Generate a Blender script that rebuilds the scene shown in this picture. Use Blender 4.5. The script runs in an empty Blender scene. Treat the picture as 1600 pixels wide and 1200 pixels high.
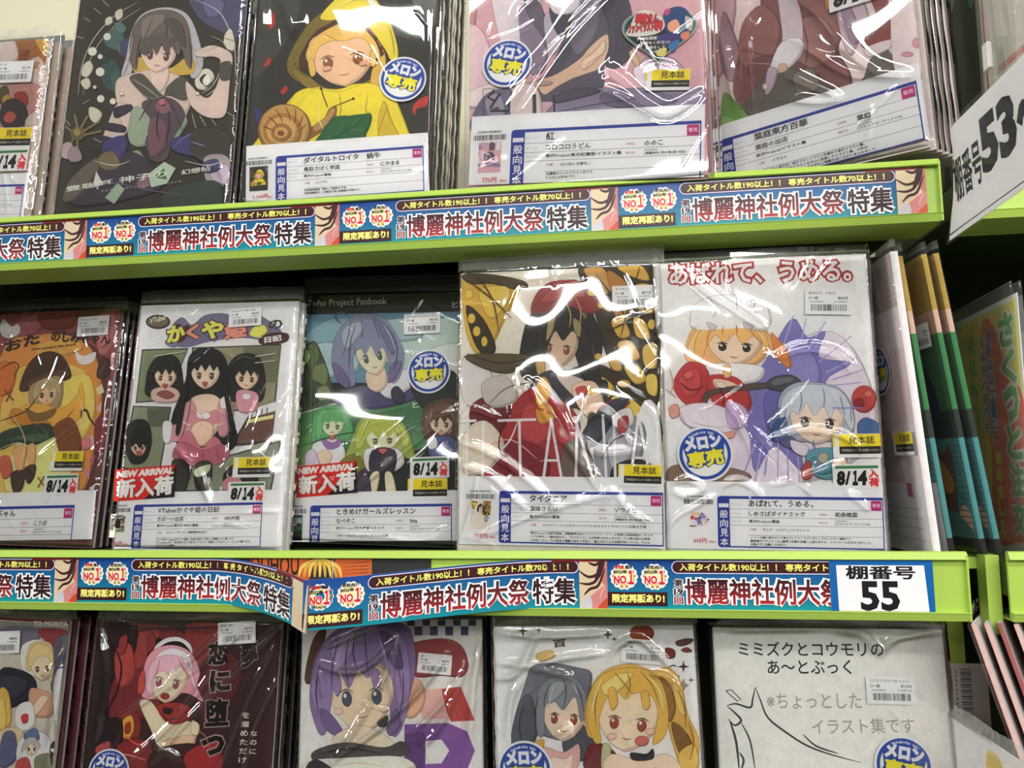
import bpy, bmesh, math, random
from mathutils import Vector, Matrix
from mathutils.geometry import tessellate_polygon
SC = bpy.context.scene; COL = SC.collection

# ------------------------------------------------------------------ camera, world, lamps, exposure
cam = bpy.data.cameras.new('camera'); cam.lens = 27.000; cam.sensor_width = 36; cam.clip_start = .01
camo = bpy.data.objects.new('camera', cam); COL.objects.link(camo); SC.camera = camo
camo.matrix_world = Matrix(((0.99048, 0.02783, 0.13485, 0.24029), (0.13690, -0.09411, -0.98610, -0.66888), (-0.01475, 0.99517, -0.09702, -0.19916), (0, 0, 0, 1)))
SC.view_settings.view_transform = 'Standard'; SC.view_settings.look = 'None'
SC.view_settings.gamma = 1; SC.view_settings.use_curve_mapping = False
SC.view_settings.exposure = 0.1
SC.cycles.transparent_max_bounces = 24
world = bpy.data.worlds.new('shop_interior'); SC.world = world; world.use_nodes = True
_wn, _wl = world.node_tree.nodes, world.node_tree.links          # dim shop: light ceiling half, dark floor half
_tc = _wn.new('ShaderNodeTexCoord'); _sx = _wn.new('ShaderNodeSeparateXYZ'); _rp = _wn.new('ShaderNodeValToRGB')
_wl.new(_tc.outputs['Generated'], _sx.inputs[0]); _wl.new(_sx.outputs['Z'], _rp.inputs[0])
_rp.color_ramp.elements[0].position = 0; _rp.color_ramp.elements[0].color = (.012, .012, .010, 1)
_rp.color_ramp.elements[1].position = .5; _rp.color_ramp.elements[1].color = (.52, .51, .48, 1)
_wl.new(_rp.outputs[0], _wn['Background'].inputs[0]); _wn['Background'].inputs[1].default_value = .38

CEIL = 1.12
LAMPS = [(.27, -1.09, 9), (1.55, -1.09, 9), (.55, -2.3, 20), (1.95, -2.3, 20), (2.9, -3.9, 20), (0, -3.7, 20), (1.5, -3.7, 20),
         (-2.2, -5.6, 18), (-.4, -5.6, 18), (1.4, -5.6, 18), (-2.6, -8.2, 20), (-.6, -8.2, 20), (1.4, -8.2, 20),
         (-4.4, -1.2, 85), (-8.3, -2.9, 125), (3.3, -1.2, 13), (4.8, -1.3, 16), (6.8, -1.5, 18)]
for lx, ly, lp in LAMPS:                       # shop ceiling tubes; the strong far-left pair is added for sleeve glare
    d = bpy.data.lights.new('fluorescent_tube', 'AREA'); d.shape = 'RECTANGLE'; d.size = 1.2 if lx > -4 else 2.1; d.size_y = .07 if ly > -2 else .05 if ly > -5 else .028
    d.energy = lp * (1.36 if ly > -1.1 else .70 if ly > -5 else .34); d.color = (1, .98, .945)
    o = bpy.data.objects.new('fluorescent_tube', d); COL.objects.link(o); o.location = (lx, ly, CEIL - .03)
    if ly < -2 or abs(lx) > 2.5: o.rotation_euler = (Vector((lx * .15, 0, -.3)) - Vector(o.location)).to_track_quat('-Z', 'Y').to_euler()   # far tubes turned to face the shelf, for stronger glare

# ------------------------------------------------------------------ materials
def lin(c): return tuple(((x / 255) / 12.92 if x <= 10 else (((x / 255) + .055) / 1.055) ** 2.4) for x in c)
def hx(s): return tuple(int(s[i:i + 2], 16) for i in (0, 2, 4))
MATS = {}
def nodes_of(name):
    m = bpy.data.materials.new(name); m.use_nodes = True; MATS[name] = m
    return m, m.node_tree.nodes, m.node_tree.links, m.node_tree.nodes['Principled BSDF']
def paint(name, rgb, rough=.45, bump=.0, var=.06, scale=30, spec=.4, metal=0):
    m, N, L, P = nodes_of(name)
    c = lin(rgb)
    tx = N.new('ShaderNodeTexCoord'); nz = N.new('ShaderNodeTexNoise'); nz.inputs['Scale'].default_value = scale
    L.new(tx.outputs['Object'], nz.inputs['Vector'])
    mx = N.new('ShaderNodeMix'); mx.data_type = 'RGBA'
    mx.inputs[6].default_value = (*[v * (1 - var) for v in c], 1); mx.inputs[7].default_value = (*[min(1, v * (1 + var)) for v in c], 1)
    L.new(nz.outputs['Fac'], mx.inputs[0]); L.new(mx.outputs[2], P.inputs['Base Color'])
    P.inputs['Roughness'].default_value = rough; P.inputs['Specular IOR Level'].default_value = spec; P.inputs['Metallic'].default_value = metal
    if bump:
        b = N.new('ShaderNodeBump'); b.inputs['Strength'].default_value = bump; b.inputs['Distance'].default_value = .001
        L.new(nz.outputs['Fac'], b.inputs['Height']); L.new(b.outputs['Normal'], P.inputs['Normal'])
    return m
def ink(name, rough, var, scale, spec=.3):      # printed paper: the ink colours are the print's own
    m, N, L, P = nodes_of(name)
    a = N.new('ShaderNodeVertexColor'); a.layer_name = 'ink'
    tx = N.new('ShaderNodeTexCoord'); nz = N.new('ShaderNodeTexNoise'); nz.inputs['Scale'].default_value = scale; nz.inputs['Detail'].default_value = 4
    L.new(tx.outputs['Object'], nz.inputs['Vector'])
    n2 = N.new('ShaderNodeTexNoise'); n2.inputs['Scale'].default_value = scale * 4.2; n2.inputs['Detail'].default_value = 3; n2.inputs['Distortion'].default_value = 1.2
    L.new(tx.outputs['Object'], n2.inputs['Vector'])
    av = N.new('ShaderNodeMath'); av.operation = 'ADD'; L.new(nz.outputs['Fac'], av.inputs[0]); L.new(n2.outputs['Fac'], av.inputs[1])
    ha = N.new('ShaderNodeMath'); ha.operation = 'MULTIPLY'; ha.inputs[1].default_value = .5; L.new(av.outputs[0], ha.inputs[0])
    mr = N.new('ShaderNodeMapRange'); mr.inputs[1].default_value = .3; mr.inputs[2].default_value = .7
    mr.inputs[3].default_value = 1 - var; mr.inputs[4].default_value = 1 + var * .6
    L.new(ha.outputs[0], mr.inputs[0])
    mx = N.new('ShaderNodeVectorMath'); mx.operation = 'SCALE'
    L.new(a.outputs['Color'], mx.inputs[0]); L.new(mr.outputs[0], mx.inputs['Scale'])
    L.new(mx.outputs[0], P.inputs['Base Color']); P.inputs['Roughness'].default_value = rough; P.inputs['Specular IOR Level'].default_value = spec
    return m
def film(name, tint=(1, 1, 1), ior=1.5, rough=.03, haze=0.0, gain=1.0):
    m, N, L, P = nodes_of(name); N.remove(P)
    out = N['Material Output']
    t = N.new('ShaderNodeBsdfTransparent'); t.inputs[0].default_value = (*tint, 1)
    g = N.new('ShaderNodeBsdfGlossy'); g.inputs['Roughness'].default_value = rough; g.inputs['Color'].default_value = (1, 1, 1, 1)
    f = N.new('ShaderNodeFresnel'); f.inputs[0].default_value = ior
    k = N.new('ShaderNodeMath'); k.operation = 'MULTIPLY'; k.inputs[1].default_value = gain; k.use_clamp = True
    L.new(f.outputs[0], k.inputs[0])
    mx = N.new('ShaderNodeMixShader'); L.new(k.outputs[0], mx.inputs[0]); L.new(t.outputs[0], mx.inputs[1]); L.new(g.outputs[0], mx.inputs[2])
    last = mx
    if haze:
        d = N.new('ShaderNodeBsdfDiffuse'); d.inputs[0].default_value = (.8, .8, .78, 1)
        m2 = N.new('ShaderNodeMixShader'); m2.inputs[0].default_value = haze
        L.new(mx.outputs[0], m2.inputs[1]); L.new(d.outputs[0], m2.inputs[2]); last = m2
    L.new(last.outputs[0], out.inputs['Surface'])
    return m
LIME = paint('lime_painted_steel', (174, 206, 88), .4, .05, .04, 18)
PRINT = ink('printed_cover', .5, .13, 90, .16)
CARD = ink('printed_card', .6, .02, 60, .2)
PAPER = paint('page_paper', (226, 220, 210), .8, .2, .06, 400, .2)
FILM = film('clear_sleeve_film', gain=2.3, rough=.03, haze=.004)
FLAP = film('clear_sleeve_seam', gain=1.7, rough=.06, haze=.16)
ACRYL = film('clear_acrylic', tint=(.97, .985, .97), gain=.45, rough=.03, haze=.03)
SOFTFILM = film('clear_side_film', gain=.55, rough=.05, haze=.02)
SHADEDLIME = paint('shaded_lime_steel', (52, 68, 26), .5, .05, .05, 18)  # lime steel with the shade inside the shelves put into its colour
CREAM = paint('cream_board', (222, 216, 186), .7, .05, .03, 12)

# ------------------------------------------------------------------ mesh builder
class MB:
    def __init__(s): s.v = []; s.f = []; s.c = []; s.m = []; s.mats = []
    def mat(s, m):
        if m not in s.mats: s.mats.append(m)
        return s.mats.index(m)
    def face(s, pts, col, m):
        k = len(s.v); s.v += [tuple(p) for p in pts]; s.f.append(tuple(range(k, k + len(pts)))); s.c.append(col); s.m.append(s.mat(m))
    def mesh(s, vs, fs, col, m):
        k = len(s.v); s.v += [tuple(p) for p in vs]; i = s.mat(m)
        for f in fs: s.f.append(tuple(a + k for a in f)); s.c.append(col); s.m.append(i)
    def box(s, lo, hi, col, m, M=None):
        x0, y0, z0 = lo; x1, y1, z1 = hi
        v = [Vector(p) for p in ((x0, y0, z0), (x1, y0, z0), (x1, y1, z0), (x0, y1, z0), (x0, y0, z1), (x1, y0, z1), (x1, y1, z1), (x0, y1, z1))]
        if M: v = [M @ p for p in v]
        s.mesh(v, [(0, 3, 2, 1), (4, 5, 6, 7), (0, 1, 5, 4), (1, 2, 6, 5), (2, 3, 7, 6), (3, 0, 4, 7)], col, m)
    def prism(s, prof, x0, x1, col, m):         # profile in (y, z) swept along x
        n = len(prof); v = [(x0, y, z) for y, z in prof] + [(x1, y, z) for y, z in prof]
        f = [(i, (i + 1) % n, n + (i + 1) % n, n + i) for i in range(n)]
        tri = tessellate_polygon([[Vector((y, z, 0)) for y, z in prof]])
        f += [tuple(t) for t in tri] + [tuple(n + a for a in t) for t in tri]
        s.mesh(v, f, col, m)
    def build(s, name, parent=None, smooth=False, bevel=0):
        me = bpy.data.meshes.new(name); me.from_pydata(s.v, [], s.f)
        for m in s.mats: me.materials.append(m)
        me.polygons.foreach_set('material_index', s.m)
        at = me.color_attributes.new('ink', 'FLOAT_COLOR', 'CORNER'); buf = []
        for f, c in zip(s.f, s.c):
            if isinstance(c, list):
                for q in c: buf += [*q, 1.0]
            else: buf += [*(c or (.8, .8, .8)), 1.0] * len(f)
        at.data.foreach_set('color', buf)
        if smooth: me.polygons.foreach_set('use_smooth', [True] * len(s.f))
        me.update()
        o = bpy.data.objects.new(name, me); COL.objects.link(o)
        if parent: o.parent = parent
        if bevel:
            b = o.modifiers.new('edge', 'BEVEL'); b.width = bevel; b.segments = 2; b.limit_method = 'ANGLE'
        return o
def thing(name, label, cat, M, group=None):
    o = bpy.data.objects.new(name, None); COL.objects.link(o); o.empty_display_size = .02; o.matrix_world = M
    return tag(o, label, cat, group)
def tag(o, label, cat, group=None, kind=None):
    if label: o['label'] = label
    if cat: o['category'] = cat
    if group: o['group'] = group
    if kind: o['kind'] = kind
    return o
def frame(o, yaw, lean, roll):                  # x along the width, z up the height, -y out of the front
    return Matrix.Translation(o) @ Matrix.Rotation(yaw, 4, 'Z') @ Matrix.Rotation(-lean, 4, 'X') @ Matrix.Rotation(-roll, 4, 'Y')

# ------------------------------------------------------------------ lettering
GL = {}
_cu = bpy.data.curves.new('lettering', 'FONT'); _to = bpy.data.objects.new('lettering', _cu); COL.objects.link(_to)
def glyphs(text, bold, res=2):
    k = (text, round(bold, 3), res)
    if k not in GL:
        _cu.body = text; _cu.size = 1; _cu.resolution_u = res; _cu.bevel_depth = bold; _cu.bevel_resolution = 0
        dg = bpy.context.evaluated_depsgraph_get(); dg.update()
        ev = _to.evaluated_get(dg); me = ev.to_mesh()
        v = [(p.co.x, p.co.y, p.co.z / bold if bold else 0) for p in me.vertices]; f = [tuple(p.vertices) for p in me.polygons]
        ev.to_mesh_clear()
        if not v: v = [(0, 0, 0), (1, 1, 0)]
        x0 = min(p[0] for p in v) + bold; x1 = max(p[0] for p in v) - bold; y0 = min(p[1] for p in v) + bold; y1 = max(p[1] for p in v) - bold
        GL[k] = (v, f, x0, x1, y0, y1)
    return GL[k]
def area(p): return abs(sum(p[i - 1][0] * p[i][1] - p[i][0] * p[i - 1][1] for i in range(len(p)))) / 2
def hull(p):
    p = sorted(set(p)); lo, up = [], []
    for q, out in ((p, lo), (p[::-1], up)):
        for a in q:
            while len(out) > 1 and (out[-1][0] - out[-2][0]) * (a[1] - out[-2][1]) - (out[-1][1] - out[-2][1]) * (a[0] - out[-2][0]) <= 0: out.pop()
            out.append(a)
    return lo[:-1] + up[:-1]
def clip_convex(p, h):
    for i in range(len(h)):
        (ax, ay), (bx, by) = h[i - 1], h[i]; out = []
        side = lambda q: (bx - ax) * (q[1] - ay) - (by - ay) * (q[0] - ax)
        for j in range(len(p)):
            a, b = p[j - 1], p[j]; da, db = side(a), side(b)
            if (da >= 0) != (db >= 0): t = da / (da - db); out.append((a[0] + t * (b[0] - a[0]), a[1] + t * (b[1] - a[1])))
            if db >= 0: out.append(b)
        p = out
        if len(p) < 3: return []
    return p
class Sheet:
    """flat print in local (u, v) millimetres with growing layers; front is -y"""
    def __init__(s, mat, gain=1, y0=0, clip=None, wrap=None):
        s.b = MB(); s.m = mat; s.k = 0; s.g = gain; s.y0 = y0; s.clip = clip; s.wrap = wrap; s.vgrad = None; s.sat = 1; s.outline = 0; s.step = .00001
    def col(s, c):
        if isinstance(c, str): c = hx(c)
        c = lin(c); l = .3 * c[0] + .6 * c[1] + .1 * c[2]
        return tuple(min(.92, (l + (x - l) * s.sat) * s.g) for x in c)
    def P(s, u, v, z=0):
        y = s.y0 - (s.k + .45 * z) * s.step
        return s.wrap(u / 1000, y, v / 1000) if s.wrap else (u / 1000, y, v / 1000)
    def nx(s): s.k += 1
    def clipped(s, pts):
        if not s.clip: return pts
        x0, y0, x1, y1 = s.clip
        for ax, lim, sg in ((0, x0, 1), (0, x1, -1), (1, y0, 1), (1, y1, -1)):
            out = []
            for i in range(len(pts)):
                a, b = pts[i - 1], pts[i]; da, db = sg * (a[ax] - lim), sg * (b[ax] - lim)
                if (da >= 0) != (db >= 0):
                    t = da / (da - db); out.append((a[0] + t * (b[0] - a[0]), a[1] + t * (b[1] - a[1])))
                if db >= 0: out.append(b)
            pts = out
            if len(pts) < 3: return []
        return pts
    def poly(s, pts, c, nx=True):
        if nx: s.nx()
        pts = s.clipped(pts)
        if len(pts) < 3: return
        tri = tessellate_polygon([[Vector((x, y, 0)) for x, y in pts]])
        s.b.mesh([s.P(*p) for p in pts], [tuple(t) for t in tri], s.col(c), s.m)
    def rect(s, x0, y0, x1, y1, c): s.poly([(x0, y0), (x1, y0), (x1, y1), (x0, y1)], c)
    def rrect(s, x0, y0, x1, y1, r, c):
        p = []
        for cx, cy, a in ((x1 - r, y0 + r, -90), (x1 - r, y1 - r, 0), (x0 + r, y1 - r, 90), (x0 + r, y0 + r, 180)):
            for i in range(6):
                t = math.radians(a + i * 18); p.append((cx + r * math.cos(t), cy + r * math.sin(t)))
        s.poly(p, c)
    def disc(s, x, y, r, c, ry=None, n=40): s.poly([(x + r * math.cos(i * 2 * math.pi / n), y + (ry or r) * math.sin(i * 2 * math.pi / n)) for i in range(n)], c)
    def smooth(s, pts, closed=True, n=4):
        out = []; N = len(pts)
        for i in range(N if closed else N - 1):
            g = (lambda j: pts[j % N]) if closed else (lambda j: pts[max(0, min(N - 1, j))])
            a, b, c, d = g(i - 1), g(i), g(i + 1), g(i + 2)
            for q in range(n):
                t = q / n
                out.append(tuple(.5 * (2 * b[k] + (c[k] - a[k]) * t + (2 * a[k] - 5 * b[k] + 4 * c[k] - d[k]) * t * t + (3 * b[k] - a[k] - 3 * c[k] + d[k]) * t ** 3) for k in (0, 1)))
        if not closed: out.append(pts[-1])
        return out
    def line(s, pts, w, c, taper=False, nx=True):
        if nx: s.nx()
        else: s.k += .5
        n = len(pts); L, R = [], []
        for i in range(n):
            a, b = pts[max(0, i - 1)], pts[min(n - 1, i + 1)]; dx, dy = b[0] - a[0], b[1] - a[1]; l = math.hypot(dx, dy) or 1
            h = w / 2 * (max(.3, math.sin(math.pi * (i + .3) / (n - .4)) ** .6) if taper else 1)
            L.append((pts[i][0] - dy / l * h, pts[i][1] + dx / l * h)); R.append((pts[i][0] + dy / l * h, pts[i][1] - dx / l * h))
        for i in range(n - 1): s.poly([L[i], R[i], R[i + 1], L[i + 1]], c, False)
    def text(s, t, x0, y0, x1, y1, h, c, bold=0, nx=True, res=2, slant=0):
        """baseline from (x0,y0) to (x1,y1), glyph height h; bold is stroke growth in mm"""
        if nx: s.nx()
        w = math.hypot(x1 - x0, y1 - y0); ex = ((x1 - x0) / w, (y1 - y0) / w); ey = (-ex[1], ex[0])
        bk = min(.12, bold / max(h, .1)) if bold else 0
        v, f, a0, a1, b0, b1 = glyphs(t, bk, res); sx = w / max(a1 - a0, .01); sy = h / max(b1 - b0, .01)
        zs = [p[2] for p in v]; q = [((p[0] - a0) * sx + slant * (p[1] - b0) * sy, (p[1] - b0) * sy) for p in v]
        q = [(x0 + ex[0] * a + ey[0] * b, y0 + ex[1] * a + ey[1] * b) for a, b in q]
        if s.clip:
            cx0, cy0, cx1, cy1 = s.clip; q = [(min(max(a, cx0), cx1), min(max(b, cy0), cy1)) for a, b in q]
        if s.vgrad:
            g0, g1, ca, cb = s.vgrad
            cc = [s.col(tuple(a + (b - a) * max(0, min(1, (p[1] - g0) / (g1 - g0))) for a, b in zip(ca, cb))) for p in q]
            k = len(s.b.v); i = s.b.mat(s.m); s.b.v += [s.P(*p, z) for p, z in zip(q, zs)]
            for fa in f: s.b.f.append(tuple(a + k for a in fa)); s.b.c.append([cc[a] for a in fa]); s.b.m.append(i)
            return
        s.b.mesh([s.P(*p, z) for p, z in zip(q, zs)], f, s.col(c), s.m)
    def otext(s, t, x0, y0, x1, y1, h, c, oc, ow, bold=0, **k):
        s.text(t, x0, y0, x1, y1, h, oc, bold + ow, **k); s.text(t, x0, y0, x1, y1, h, c, bold, **k)
    def row(s, t, x, y, h, c, bold=0, wmax=None, res=1):      # left aligned line of print of natural width
        v, f, a0, a1, b0, b1 = glyphs(t, bold / h if bold else 0, res)
        w = (a1 - a0) * h * 1.12
        if wmax: w = min(w, wmax)
        hh = h * min(1, (b1 - b0) / .86)
        s.text(t, x, y, x + w, y, hh, c, bold, res=res)
    def art(s, spec):
        """one drawing command per line, coordinates in tenths of a millimetre"""
        for ln in spec.strip().splitlines():
            a = ln.split()
            op, c = a[0], a[1]
            pts = lambda q: [tuple(int(z) / 10 for z in w.split(',')) for w in q]
            if op == 'p':
                q = s.smooth(pts(a[2:])); hl = hull(q); ar = area(q)
                if ar > 5 and ar > .9 * area(hl):        # two-tone drawing of the printed figure, as comic covers are inked
                    s.poly(q, tuple(v * .84 for v in hx(c))); k = min(2.2, .075 * math.sqrt(ar)); q2 = clip_convex([(x - k, y + k) for x, y in q], hl)
                    if len(q2) > 2: s.poly(q2, c)
                else: s.poly(q, c)
                if s.outline: s.line(q + q[:1], s.outline, tuple(v * .42 for v in hx(c)), nx=False)
            elif op == 'P': s.poly(pts(a[2:]), c)
            elif op in 'lL': s.line(s.smooth(pts(a[3:]), False) if op == 'l' else pts(a[3:]), float(a[2]) * (1.9 if op == 'l' else 1.25), c, op == 'l')
            elif op == 't':
                (x0, y0), (x1, y1) = pts(a[4:6]); h = int(a[6]) / 10; b = a[2].split(','); t = ' '.join(a[7:])
                if a[3] != '-':
                    oc, ow = a[3].split(','); s.text(t, x0, y0, x1, y1, h, oc, float(b[0]) + float(ow))
                s.text(t, x0, y0, x1, y1, h, c, float(b[0]), slant=float(b[1]) if len(b) > 1 else 0)

# ------------------------------------------------------------------ measured data (millimetres and metres)
P, RH, LIP, LB, ZL, X0, XE = 0.2567, 0.04090, 0.00648, 0.00698, -0.3259, -0.2675, 0.5138
POSE = {   # origin x y z, yaw, lean, roll, width, height
    'M4': (0.2781, 0.0117, -0.2866, 0.0320, 0.0087, 0.0088, 0.1820, 0.2570),
    'M3': (0.0958, 0.0112, -0.2844, -0.0343, 0.0439, -0.0120, 0.1820, 0.2570),
    'M2': (-0.0935, 0.0815, -0.2810, -0.0226, 0.0666, -0.0308, 0.1820, 0.2570),
    'M1': (-0.2595, 0.0441, -0.2840, 0.0038, 0.1056, -0.0146, 0.1765, 0.2520),
    'M0': (-0.4834, 0.0851, -0.2821, -0.0738, 0.0906, -0.0244, 0.1820, 0.2570),
    'T1': (-0.3152, 0.0134, 0.0455, 0.0436, 0.0618, -0.0337, 0.1820, 0.2570),
    'T2': (-0.1148, 0.0116, 0.0468, 0.0669, 0.0554, -0.0407, 0.1820, 0.2570),
    'T3': (0.1106, 0.0082, 0.0403, -0.0589, 0.0338, -0.0045, 0.2140, 0.2970),
    'T4': (0.3172, 0.0867, 0.0482, -0.4313, 0.0575, 0.0383, 0.2100, 0.2970),
    'B0': (-0.5034, 0.0368, -0.6054, 0.0098, 0.0646, -0.0391, 0.1820, 0.2570),
    'B1': (-0.2742, 0.0185, -0.6081, 0.0906, 0.0920, -0.0244, 0.1820, 0.2570),
    'B2': (-0.0707, 0.0556, -0.6125, 0.0626, 0.0663, 0.0048, 0.1780, 0.2570),
    'B3': (0.1256, 0.0413, -0.6125, 0.0078, 0.0588, 0.0183, 0.1820, 0.2570),
    'B4': (0.3218, 0.0522, -0.6125, 0.0111, 0.0562, 0.0027, 0.1970, 0.2570),
    'R1': (0.4848, 0.1905, -0.2866, -1.5026, -0.0268, 0.0376, 0.1820, 0.2570),
    'R2': (0.5044, 0.2084, -0.2866, -1.4999, -0.0603, 0.0322, 0.1820, 0.2570),
    'R3': (0.5517, 0.2545, -0.2866, -1.5216, -0.1007, 0.0142, 0.1820, 0.2570),
    'R4': (0.5406, 0.2184, -0.2866, -1.4998, -0.0780, 0.0463, 0.1820, 0.2570),
    'POSTER': (0.5847, 0.1592, -0.2866, -1.6778, 0.0022, 0.0023, 0.1480, 0.2250),
    'SIGN': (0.4693, -0.1123, -0.0600, -1.5215, 0.2390, 0.1281, 0.1348, 0.1000),
    'GIRL': (0.3542, -0.1384, -0.6051, -1.2378, 0.3970, -0.0439, 0.1820, 0.2570),
    'T0': (-0.4982, 0.0197, 0.0436, -0.0131, 0.0613, -0.0282, 0.1480, 0.2100),
}
ART = {}
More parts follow.
